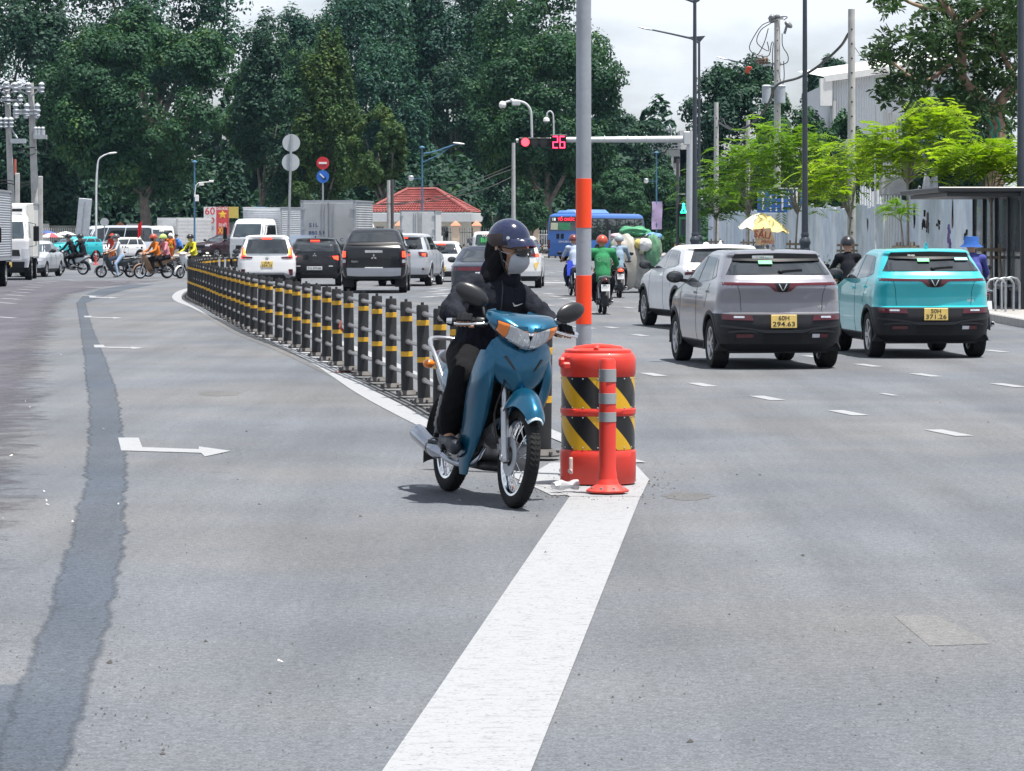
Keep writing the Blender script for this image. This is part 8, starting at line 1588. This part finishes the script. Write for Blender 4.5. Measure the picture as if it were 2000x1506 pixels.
# handlebar cowl and head lamp
cr = MB(); secs = [(.22, .10, .020, 1.035), (.28, .165, .048, 1.025), (.34, .200, .074, 1.010), (.40, .212, .092, .995), (.46, .205, .098, .980), (.51, .180, .094, .966), (.55, .140, .078, .955), (.58, .085, .050, .948), (.592, .02, .015, .945)]
def cring(y, w, h, z, n=40):
    o = []
    for i in range(n):
        a = 2*PI*i/n; c, s_ = math.cos(a), math.sin(a); x = w*math.copysign(abs(c)**.8, c); k = abs(x)/w; zz_ = z+(h*abs(s_)**.85*(1 if s_ > 0 else -.92)) + .045*k*k; 
        if s_ < 0: zz_ += .030*k
        o.append((x, y-.05*k*k*0, zz_))
    return o
cr.grid([cring(*s) for s in secs], closed=True); cbvh = BVHTree.FromPolygons([Vector(v) for v in cr.v], cr.f); cr.build('headlight_cowl', BL, hb, 40)
hpt = lambda nm, mt, top, bot, n=12, m=5, eps=.003, bv=None, side='front': rp(hb, bv or cbvh, nm, mt, top, bot, n, m, eps, side)
hpt('lamp_surround', BLACK, [(-.178, 1.038), (-.10, 1.018), (-.03, .990), (0, .984), (.03, .990), (.10, 1.018), (.178, 1.038)], [(-.172, .972), (-.11, .920), (-.05, .888), (0, .880), (.05, .888), (.11, .920), (.172, .972)], 48, 16, .004)
for s in (-1, 1):
    hpt('headlight', M('headlamp_lens', (.50, .53, .58), .06, metal=.45, coat=1.0, var=.12, sc=22), [(s*.002, .979), (s*.03, .985), (s*.118, 1.019)], [(s*.002, .886), (s*.05, .892), (s*.126, .928)], 24, 14, .011); L_ = [(s*.120, 1.019), (s*.176, 1.034)]; hpt('indicator', AMBER, L_, [(s*.128, .930), (s*.170, .974)], 10, 10, .012)
    for k in range(3): x = .03+.028*k; hpt('lens_rib', CHROME, [(s*x, .976+x*.26), (s*(x+.005), .977+x*.26)], [(s*x, .897+x*.1), (s*(x+.005), .897+x*.1)], 1, 8, .0125)
    hpt('lamp_bulb', CHROME, [(s*.050, .952), (s*.066, .956)], [(s*.052, .930), (s*.068, .934)], 4, 4, .013)
hp('brow_trim', BL, lambda b: b.tube(spline([(-.185, .44, 1.055), (-.10, .515, 1.034), (-.03, .550, 1.002), (0, .556, .994), (.03, .550, 1.002), (.10, .515, 1.034), (.185, .44, 1.055)], 26), .012, 8))
hp('speedometer', BLACK, lambda b: (b.ell((0, .30, 1.055), (.10, .075, .035), 18, 8)))
# upper front panel with vents
fr = MB(); rows = []
for z, w, yf, cv in ((.915, .120, .500, .05), (.88, .165, .528, .085), (.83, .188, .548, .115), (.78, .190, .556, .125), (.73, .176, .553, .115), (.69, .145, .545, .09), (.655, .100, .532, .05), (.63, .04, .518, .01)): rows.append([(x*w, yf-cv*abs(x)**2.2-.02*abs(x), z+.035*x*x) for x in np.linspace(1, -1, 25)])
fr.shell(rows, .012); fbvh = BVHTree.FromPolygons([Vector(v) for v in fr.v], fr.f); fr.build('front_panel', BL, hb, 40)
for s in (-1, 1): hpt('panel_vent', MB_BLK, [(s*.104, .842), (s*.120, .838)], [(s*.054, .768), (s*.062, .768)], 4, 8, .006, fbvh)
hpt('panel_slot', MB_BLK, [(-.05, .902), (.05, .902)], [(-.06, .888), (.06, .888)], 8, 2, .004, fbvh); hpt('brand_strip', CHROME, [(-.03, .895), (.03, .895)], [(-.03, .890), (.03, .890)], 4, 1, .007, fbvh)
# leg shields: two big curved wings
for s in (-1, 1):
    def wing(b, s=s):
        K = [(.86, .12, .46, .195, .36, .03), (.78, .145, .465, .212, .33, .045), (.69, .145, .45, .218, .285, .06), (.60, .135, .415, .213, .235, .065), (.50, .13, .365, .200, .185, .06), (.40, .13, .305, .186, .140, .05), (.31, .13, .235, .172, .095, .035), (.22, .13, .165, .158, .06, .018), (.14, .125, .11, .142, .05, .006)]
        rows = []
        for q in spline(K, 24): z, xi, yi, xo, yo, bu = q; rows.append([(s*(lerp(xi, xo, u)+bu*.35*math.sin(PI*u)), lerp(yi, yo, u)+bu*math.sin(PI*u)-.01*u, z+.03*(1-u)*0) for u in np.linspace(0, 1, 11)])
        if s > 0: rows = [q[::-1] for q in rows]
        b.shell(rows, .010)
    hp('leg_shield', BL, wing)
    hp('shield_edge', MB_BLK, lambda b, s=s: b.tube(spline([(s*.193, .345, .86), (s*.215, .27, .69), (s*.210, .22, .60), (s*.197, .17, .50), (s*.183, .125, .40), (s*.158, .05, .22), (s*.140, .04, .14)], 26), .009, 7))
    # handlebar side: grip, lever, mirror
    hp('handlebar', MB_BLK, lambda b, s=s: b.tube(spline([(s*.08, .33, 1.01), (s*.18, .335, 1.025), (s*.25, .31, 1.015), (s*.37, .265, 1.005)], 14), .012, 8))
    hp('handgrip', RUBBER, lambda b, s=s: (b.cyl((s*.245, .312, 1.015), (s*.365, .267, 1.005), .018, n=12)))
    hp('bar_end', CHROME, lambda b, s=s: b.cyl((s*.366, .266, 1.005), (s*.395, .256, 1.003), .018, .015, n=12))
    hp('brake_lever', CHROME, lambda b, s=s: b.tube(spline([(s*.19, .375, 1.012), (s*.24, .375, 1.005), (s*.31, .355, .995), (s*.37, .325, .990)], 12), [.010, .009]+[.007]*9+[.010], 8))
    hp('switch_box', MB_BLK, lambda b, s=s: b.box((s*.215, .335, 1.015), (.07, .06, .055), (0, 0, -s*.35), bev=.012))
    mc = Vector((.275, .30, 1.165)) if s > 0 else Vector((-.315, .33, 1.125))
    hp('mirror_stem', CHROME if s < 0 else MB_BLK, lambda b, s=s, mc=mc: b.tube(spline([(s*.185, .345, 1.03), (s*.205, .35, 1.06), mc+Vector((-s*.055, .01, -.03)), mc], 14), .0075, 8))
    def mir(b, s=s, mc=mc):
        R = Euler((0, -.42 if s > 0 else .35, -s*.35)).to_matrix(); rows = []
        for u, w in ((-1, .01), (-.9, .42), (-.6, .80), (-.2, 1.0), (.25, .98), (.6, .82), (.88, .5), (1, .02)): rows.append([mc+R @ Vector((u*.105, .030*w*(math.sin(a) if math.sin(a) > 0 else math.sin(a)*.35), .056*w*math.cos(a))) for a in np.linspace(0, 2*PI, 18)[:-1]])
        b.grid(rows, closed=True)
    hp('mirror', M('mirror_shell', (.016, .017, .02), .35, var=.1), mir)
    def sidep(b, s=s):
        rows = []
        for y, z0, z1, x in ((.02, .44, .62, .10), (-.10, .44, .68, .13), (-.25, .47, .72, .145), (-.42, .53, .755, .148), (-.60, .60, .79, .132), (-.78, .69, .815, .10), (-.92, .77, .835, .05)): rows.append([(s*(x-.02), y, z0), (s*(x+.010), y, lerp(z0, z1, .3)), (s*(x+.014), y, lerp(z0, z1, .6)), (s*(x-.005), y, lerp(z0, z1, .85)), (s*(x-.03), y, z1)])
        if s < 0: rows = [q[::-1] for q in rows]
        b.shell(rows, .010)
    hp('side_panel', BL, sidep)
    hp('footpeg', RUBBER, lambda b, s=s: (b.cyl((s*.12, .02, .275), (s*.27, .02, .280), .017, n=10), b.cyl((s*.13, -.30, .33), (s*.22, -.30, .335), .014, n=8)))
    hp('shock_absorber', BLM, lambda b, s=s: (b.cyl((s*.118, -.58, .33), (s*.122, -.47, .66), .018, n=10), b.lathe([(.028+.004*(i % 2), .05+.016*i) for i in range(14)], (s*.118, -.58, .33), (0, .11, .33), 12)))
    hp('swingarm', BLM, lambda b, s=s: b.bar((s*.09, -.08, .30), (s*.092, -.66, r), .03, .05))
def insh(b): b.shell([[(x*w, y-.06*(1-abs(x)), z) for x in np.linspace(-1, 1, 9)] for z, w, y in ((.90, .15, .40), (.75, .20, .34), (.60, .20, .26), (.45, .18, .18), (.34, .15, .12))], .01)
hp('inner_shield', MB_BLK, insh)
hp('seat', M('seat_vinyl', (.02, .02, .022), .5), lambda b: b.grid([[(w*math.cos(a), y, z+h*math.sin(a)) for a in np.linspace(0, 2*PI, 20, endpoint=False)] for y, w, h, z in ((.04, .02, .02, .72), (0, .07, .035, .725), (-.12, .115, .05, .735), (-.28, .138, .055, .75), (-.46, .14, .055, .765), (-.62, .13, .058, .785), (-.76, .10, .05, .79), (-.83, .02, .02, .79))], closed=True))
hp('engine', BLM, lambda b: (b.box((0, .0, .32), (.20, .34, .19), bev=.05), b.cyl((.10, -.06, .29), (.155, -.06, .29), .105, .095, 22), b.cyl((-.155, -.06, .29), (-.10, -.06, .29), .095, .105, 22), *[b.lathe([(.055, .0), (.075, .003), (.075, .009), (.055, .012)], (0, .16+.022*i, .37+.008*i), (0, .93, .36), 16) for i in range(7)]))
hp('frame', MB_BLK, lambda b: (b.tube([(0, .37, .85), (0, .24, .52), (0, -.10, .45), (0, -.5, .66), (0, -.85, .74)], .03, 8), b.bar((0, .12, .55), (0, -.35, .6), .17, .14), b.box((0, .06, .2), (.16, .3, .05), bev=.02)))
hp('chain_guard', BL, lambda b: b.bar((-.115, -.12, .33), (-.115, -.60, .36), .02, .07))
hp('rear_fender', MB_BLK, lambda b: b.shell([[(x*.075, -.61-(r+.05)*math.cos(a), r+(r+.05)*math.sin(a)-abs(x)**2*.03) for x in np.linspace(1, -1, 7)] for a in np.linspace(-.35, 2.2, 14)], .006))
hp('tail_light', REDLENS, lambda b: b.ell((0, -.95, .79), (.085, .06, .045), 14, 8)); hp('rear_indicator', AMBER, lambda b: b.ell((.12, -.88, .74), (.04, .035, .028), 10, 6))
hp('grab_rail', ALLOY, lambda b: b.tube(spline([(.145, -.42, .62), (.165, -.60, .78), (.165, -.76, .87), (.08, -.93, .90), (-.08, -.93, .90), (-.165, -.76, .87), (-.165, -.60, .78), (-.145, -.42, .62)], 34), .013, 9))
ex = hp('exhaust', MUF, lambda b: (b.tube(spline([(.06, .16, .30), (.11, .17, .22), (.14, .02, .19), (.16, -.16, .205), (.165, -.28, .225)], 18), .019, 12), b.lathe([(.019, 0), (.030, .03), (.046, .08), (.052, .14), (.054, .48), (.050, .52), (.042, .53), (.040, .50), (.001, .49)], (.165, -.27, .224), (.02, -1, .20), 26)))
b = MB(); b.lathe([(.055, 0), (.0565, .003), (.0565, .022), (.055, .025)], (.165, -.27, .224)+Vector((.003, -.17, .034)) if False else Vector((.168, -.44, .258)), (.02, -1, .20), 26); b.build('clamp_ring', BLM, ex)
hp('kick_pedal', BLM, lambda b: (b.cyl((.155, -.06, .29), (.19, -.06, .29), .014, n=8), b.tube([(.185, -.06, .29), (.20, -.20, .27), (.205, -.26, .29)], .011, 7), b.cyl((.19, -.26, .29), (.27, -.26, .295), .012, n=8))); hp('brake_pedal', BLM, lambda b: b.tube([(.14, .0, .24), (.19, .10, .24), (.20, .16, .255)], .010, 7))
hp('side_stand', MB_BLK, lambda b: b.tube([(-.13, .02, .24), (-.17, -.2, .2), (-.18, -.3, .19)], .012, 7))
# ---------------------------------------------------------------- rider
hr = thing('person', 'motorcyclist in black jacket, dark blue helmet, sunglasses and grey mask on blue motorbike', 'person', HLOC, HRZ, None, HS, 0, HLEAN)
HIP, CH, NK = Vector((0, -.28, .83)), Vector((-.01, -.19, 1.12)), Vector((-.03, -.14, 1.345)); HEAD = Vector((-.045, -.10, 1.445)); SH = [Vector((-.178, -.155, 1.19)), Vector((.168, -.165, 1.205))]; EL = [Vector((-.295, .03, 1.065)), Vector((.285, .01, 1.07))]; HA = [Vector((-.305, .215, 1.035)), Vector((.305, .215, 1.035))]
KN = [Vector((-.20, .13, .70)), Vector((.215, .11, .70))]; AN = [Vector((-.19, -.03, .33)), Vector((.215, -.06, .35))]; TO = [Vector((-.205, .14, .285)), Vector((.225, .12, .295))]
JK = cloth('jacket_navy_black', (.015, .0165, .024), .2); TRB = cloth('trouser_hero', (.0075, .0075, .009), .15)
HR = Matrix.Translation(HEAD) @ Euler((-.10, .06, .62)).to_matrix().to_4x4(); hv = lambda x, y, z: tuple(HR @ Vector((x, y, z)))
bod = [(HIP, CH, .12, .12, 0), (CH, (SH[0]+SH[1])/2, .12, .09, 0), (SH[0], SH[1], .05, .05, 0), (NK+Vector((0, 0, -.08)), NK, .062, .056, 0), (NK, HEAD+Vector((0, 0, -.03)), .054, .058, 0)]
for i in (0, 1): sg = (-1, 1)[i]; bod += [(SH[i], EL[i], .045, .036, 0), (EL[i], HA[i], .036, .026, 0), (HIP+Vector((sg*.09, 0, 0)), KN[i], .075, .055, 0), (KN[i], AN[i], .055, .040, 0), (AN[i], TO[i], .036, .028, 0)]
bod += [(hv(0, 0, .035), hv(0, -.015, .04), .098, .098, 0), (hv(0, .035, -.035), hv(0, .045, -.055), .072, .066, 0), (hv(-.02, .055, -.085), hv(.02, .055, -.085), .040, .040, 0), (hv(0, .092, .012), hv(0, .122, -.026), .011, .016, 0), (hv(-.012, .108, -.030), hv(.012, .108, -.030), .012, .012, 0), (hv(-.045, .080, .032), hv(.045, .080, .032), .018, .018, 0), (hv(-.05, .07, -.02), hv(-.035, .085, -.03), .024, .022, 0), (hv(.05, .07, -.02), hv(.035, .085, -.03), .024, .022, 0), (hv(-.022, .098, -.065), hv(.022, .098, -.065), .009, .009, 0), (hv(-.020, .096, -.078), hv(.020, .096, -.078), .010, .010, 0)]
for s in (-1, 1): bod += [(hv(s*.088, -.008, -.025), hv(s*.092, -.018, .02), .012, .016, 0)]
flesh('body', [(tuple(c[0]), tuple(c[1])) + tuple(c[2:]) for c in bod], [SKIN], hr, .008, 4)
J_ = [(HIP+Vector((0, .02, .03)), CH, .172, .168, 0), (HIP+Vector((-.06, .05, .0)), HIP+Vector((.06, .05, .0)), .13, .13, 0), (CH+Vector((0, .01, 0)), (SH[0]+SH[1])/2+Vector((0, .01, -.02)), .165, .125, 0), (CH+Vector((-.07, .02, .03)), SH[0]+Vector((.04, 0, -.04)), .13, .09, 0), (CH+Vector((.07, .02, .03)), SH[1]+Vector((-.04, 0, -.04)), .13, .09, 0), (SH[0], (SH[0]+SH[1])/2+Vector((0, 0, .05)), .074, .085, 0), (SH[1], (SH[0]+SH[1])/2+Vector((0, 0, .05)), .074, .085, 0)]
for i in (0, 1):
    w = EL[i].lerp(HA[i], .90); J_ += [(SH[i], EL[i], .076, .060, 0), (EL[i], w, .060, .045, 0), (EL[i]+Vector((0, -.02, -.02)), EL[i].lerp(SH[i], .3), .072, .075, 0)]
fl_ = folds(.017, (1, 1, .8), 3); flesh('jacket', [(tuple(c[0]), tuple(c[1])) + tuple(c[2:]) for c in J_], [JK], hr, .0105, 6, lambda V: fl_(V)+.003*np.sin(V[:, 2]*95+V[:, 0]*30)*np.exp(-((np.abs(V[:, 0])-.30)/.09)**2))
flesh('collar', [(tuple(NK+Vector((-.03, -.0, -.055))), tuple(NK+Vector((-.03, -.015, .0))), .092, .080, 0), (tuple(NK+Vector((.05, -.01, -.055))), tuple(NK+Vector((.045, -.02, -.005))), .075, .07, 0)], [JK], hr, .010, 5, folds(.005, seed=5))
T_ = []
for i in (0, 1): sg = (-1, 1)[i]; T_ += [(HIP+Vector((sg*.08, .02, -.02)), KN[i], .125, .088, 0), (KN[i], AN[i]+Vector((0, .0, .045)), .088, .070, 0), (KN[i]+Vector((0, -.04, -.03)), AN[i]+Vector((0, -.03, .08)), .075, .066, 0)]
T_ += [(HIP+Vector((-.07, 0, -.01)), HIP+Vector((.07, 0, -.01)), .13, .13, 0)]
flesh('trousers', [(tuple(c[0]), tuple(c[1])) + tuple(c[2:]) for c in T_], [TRB], hr, .011, 5, folds(.013, (1, 1, .6), 7))
for i in (0, 1):
    a, t_ = AN[i], TO[i]; flesh('shoe', [(tuple(a+Vector((0, -.015, -.005))), tuple(a+Vector((0, .01, -.03))), .046, .048, 0), (tuple(a+Vector((0, -.02, -.035))), tuple(t_+Vector((0, -.03, .012))), .046, .042, 0), (tuple(t_+Vector((0, -.05, .012))), tuple(t_+Vector((0, .03, .0))), .044, .036, 0), (tuple(a+Vector((0, -.04, -.05))), tuple(t_+Vector((0, .02, -.02))), .030, .030, 0)], [M('shoe_hero', (.018, .022, .032), .5, var=.2)], hr, .008, 4)
# hands: gloves without finger ends, closed round the grips
GLV = cloth('glove_black', (.016, .017, .02))
for i in (0, 1):
    s = (-1, 1)[i]; ax = Vector((s*.12, -.045, -.010)).normalized(); c0 = Vector((s*.262, .305, 1.014)); F_ = Vector((s*.35, .93, 0)).normalized(); Uz = Vector((0, 0, 1)); pt = lambda k, f, z: tuple(c0+ax*k+F_*f+Uz*z); H_ = []; wr = HA[i].lerp(EL[i], .04)
    for k, (off, ln, rr) in enumerate(((.006, .95, .0100), (.030, 1.06, .0106), (.053, 1.0, .0102), (.074, .82, .0088))):
        kn_ = pt(off, -.028, .034); H_ += [(tuple(Vector(wr).lerp(Vector(pt(off*.75+.01, -.09, .026)), .75)), kn_, .0165, .0135, 0), (kn_, pt(off+.002, .022*ln, .034), rr*1.25, rr*1.18, 0), (pt(off+.002, .022*ln, .034), pt(off+.003, .041*ln, .004), rr*1.15, rr*1.05, 0), (pt(off+.003, .041*ln, .004), pt(off+.004, .024*ln, -.026), rr, rr*.85, 1)]
    H_ += [(tuple(wr), pt(.035, -.075, .020), .032, .030, 0), (tuple(wr), tuple(wr.lerp(EL[i], .18)), .032, .034, 0), (pt(-.004, -.075, .010), pt(-.022, -.030, -.010), .0165, .0135, 0), (pt(-.022, -.030, -.010), pt(-.016, .008, -.028), .0125, .0110, 0), (pt(-.016, .008, -.028), pt(.006, .024, -.030), .0105, .0090, 1)]
    flesh('hand', H_, [GLV, SKIN], hr, .0042, 3)
# cloth hood under the helmet, mask, glasses, helmet
HOOD = cloth('hood_black', (.010, .010, .012))
flesh('hood', [(hv(0, -.035, .03), hv(0, -.045, -.03), .107, .102, 0), (hv(-.052, -.01, -.03), hv(-.05, -.03, -.10), .062, .062, 0), (hv(.052, -.01, -.03), hv(.05, -.03, -.10), .062, .062, 0), (hv(0, -.06, -.07), hv(0, -.06, -.16), .075, .078, 0), (hv(-.055, -.04, -.10), hv(-.075, -.05, -.17), .052, .05, 0), (hv(.055, -.04, -.10), hv(.075, -.045, -.17), .052, .05, 0)], [HOOD], hr, .008, 5, folds(.006, (1, 1, .4), 11))
b = MB(); rows = []
for z, w, y, k in ((.000, .046, .112, .35), (-.010, .066, .123, .40), (-.028, .078, .130, .5), (-.045, .080, .128, .55), (-.070, .074, .120, .55), (-.095, .060, .102, .5), (-.112, .044, .080, .5)): rows.append([hv(w*u*1.14, (y+.014+.004*math.sin(z*260))*(1-k*.62*u*u)-.010*abs(u), z-.012*u*u*(1 if z < -.03 else 0)+.006*(1-u*u)*(1 if z > -.01 else 0)) for u in np.linspace(-1, 1, 15)])
b.shell([q[::-1] for q in rows], .004); b.build('face_mask', M('mask_grey', (.36, .38, .42), .85, var=.08, sc=16, bump=.25, bsc=40), hr, 60)
b = MB()
for s in (-1, 1): b.tube(spline([hv(s*.080, .070, -.005), hv(s*.098, .030, .0), hv(s*.104, .0, .012)], 8), .002, 5); b.tube(spline([hv(s*.078, .066, -.07), hv(s*.098, .02, -.03), hv(s*.104, .0, -.01)], 8), .002, 5)
b.build('mask_loop', M('mask_loop', (.5, .5, .52), .8), hr)
b = MB()
for s in (-1, 1):
    rows = []
    for z, w0, w1 in ((.034, .010, .066), (.024, .008, .071), (.008, .010, .070), (-.008, .016, .060)): rows.append([hv(s*lerp(w0, w1, u), .142-.034*u*u, z) for u in np.linspace(0, 1, 7)])
    b.shell(rows if s < 0 else [q[::-1] for q in rows], .003); b.tube(spline([hv(s*.068, .112, .026), hv(s*.096, .055, .028), hv(s*.104, .0, .026)], 8), .0035, 6)
b.tube([hv(-.014, .142, .026), hv(0, .146, .028), hv(.014, .142, .026)], .0035, 6); b.build('sunglasses', M('sunglass_lens', (.006, .006, .008), .05, spec=.8), hr, 50)
HMB = paint('helmet_blue', (.008, .013, .048), rough=.16, coat=.7, dirt=.0); b = MB(); HM_ = HR @ Matrix.Translation((0, -.008, .066)) @ Euler((.10, 0, 0)).to_matrix().to_4x4(); mv = lambda x, y, z: HM_ @ Vector((x, y, z))
rows = []; n = 40
def hl(a): # rim drops at the back and ears
    return -.14-.22*(1-math.sin(a))/2*1.35
for j in range(15):
    k = j/14; row = []
    for i in range(n): a = 2*PI*i/n; ph = lerp(PI/2, math.asin(max(-.62, hl(a))), k); row.append(mv(.114*math.cos(ph)*math.cos(a), .133*math.cos(ph)*math.sin(a), .126*math.sin(ph)))
    rows.append(row)
b.grid(rows, closed=True); inn = [mv(0, 0, .0).lerp(p, .90) for p in rows[-1]]; b.grid([rows[-1], inn], closed=True); hel = b.build('helmet', HMB, hr, 60)
b = MB(); R2 = []
for k in (.70, .80, .90, 1.005): R2.append([mv(.139*math.cos(ph)*math.cos(a), .161*math.cos(ph)*math.sin(a), .149*math.sin(ph)) for a in np.linspace(.55-PI-.0, PI*2-.55-PI+.0, 1)]if False else [mv(.1163*math.cos(ph)*math.cos(a), .1353*math.cos(ph)*math.sin(a), .1283*math.sin(ph)) for a in np.linspace(PI-.25, 2*PI+.25, 30) for ph in (lerp(PI/2, math.asin(max(-.62, hl(a))), k),)])
b.shell(R2[::-1], .004); b.build('lower_trim', M('helmet_brown', (.035, .022, .022), .5, var=.2), hel, 60)
b = MB(); q = []
for t_, out, dz in ((0, 1.0, .012), (.35, 1.10, .010), (.7, 1.25, .000), (1, 1.42, -.032)): q.append([mv(.115*math.sin(a)*(1+.04*t_), .132*math.cos(a)*out, dz+.010*math.cos(a)-.018*abs(math.sin(a))**2) for a in np.linspace(-1.15, 1.15, 19)])
b.shell(q, .005); b.build('peak', HMB, hel, 60)
b = MB(); b.tube(spline([mv(.120, .025, -.05), hv(.098, .050, -.07), hv(.05, .055, -.125), hv(0, .055, -.135), hv(-.05, .055, -.125), hv(-.098, .050, -.07), mv(-.120, .025, -.05)], 24), .006, 6); b.build('chin_strap', MB_BLK, hel)
for s in (-1, 1): b = MB(); b.lathe([(.012, 0), (.012, .004), (.006, .006), (.001, .006)], mv(s*.106, .073, .012), (s*.85, .5, 0), 12); b.build('peak_button', CHROME, hel)
settle()
jme = [o for o in hr.children if o.name.startswith('jacket')][0].data; jb = BVHTree.FromPolygons([v.co.copy() for v in jme.vertices], [tuple(p.vertices) for p in jme.polygons])
rp(hr, jb, 'chest_mark', M('mark_white', (.75, .75, .75), .6), [(-.155, 1.152), (-.125, 1.140), (-.105, 1.139), (-.09, 1.151)][::1], [(-.155, 1.150), (-.125, 1.134), (-.103, 1.128), (-.089, 1.150)], 10, 2, .003, 'front')
b = MB(); zp_ = []
for z in np.linspace(1.30, .88, 14): h = jb.ray_cast(Vector((-.015, 2, z)), Vector((0, -1, 0)))[0]; zp_.append(h+Vector((0, .002, 0)))
b.tube(zp_, .0045, 6); b.build('zip', M('zip_dark', (.05, .05, .055), .4, metal=.5), hr)
# ------------------------------------------------------------------ thin blue haze volume, added to lift the dark tree shade
b = MB(); b.box((0, 180, 13.0), (260, 400, 29.0)); m = bpy.data.materials.new('added_haze'); m.use_nodes = True; t = m.node_tree; t.nodes.clear(); o_ = t.nodes.new('ShaderNodeOutputMaterial'); pv = t.nodes.new('ShaderNodeVolumePrincipled')
pv.inputs['Color'].default_value = (.45, .70, 1.0, 1); pv.inputs['Density'].default_value = .00006; pv.inputs['Anisotropy'].default_value = .2; t.links.new(pv.outputs[0], o_.inputs['Volume'])
tag(b.build('haze', m, None, 0), kind='stuff')
scene.cycles.volume_bounces = 0; scene.cycles.volume_max_steps = 16
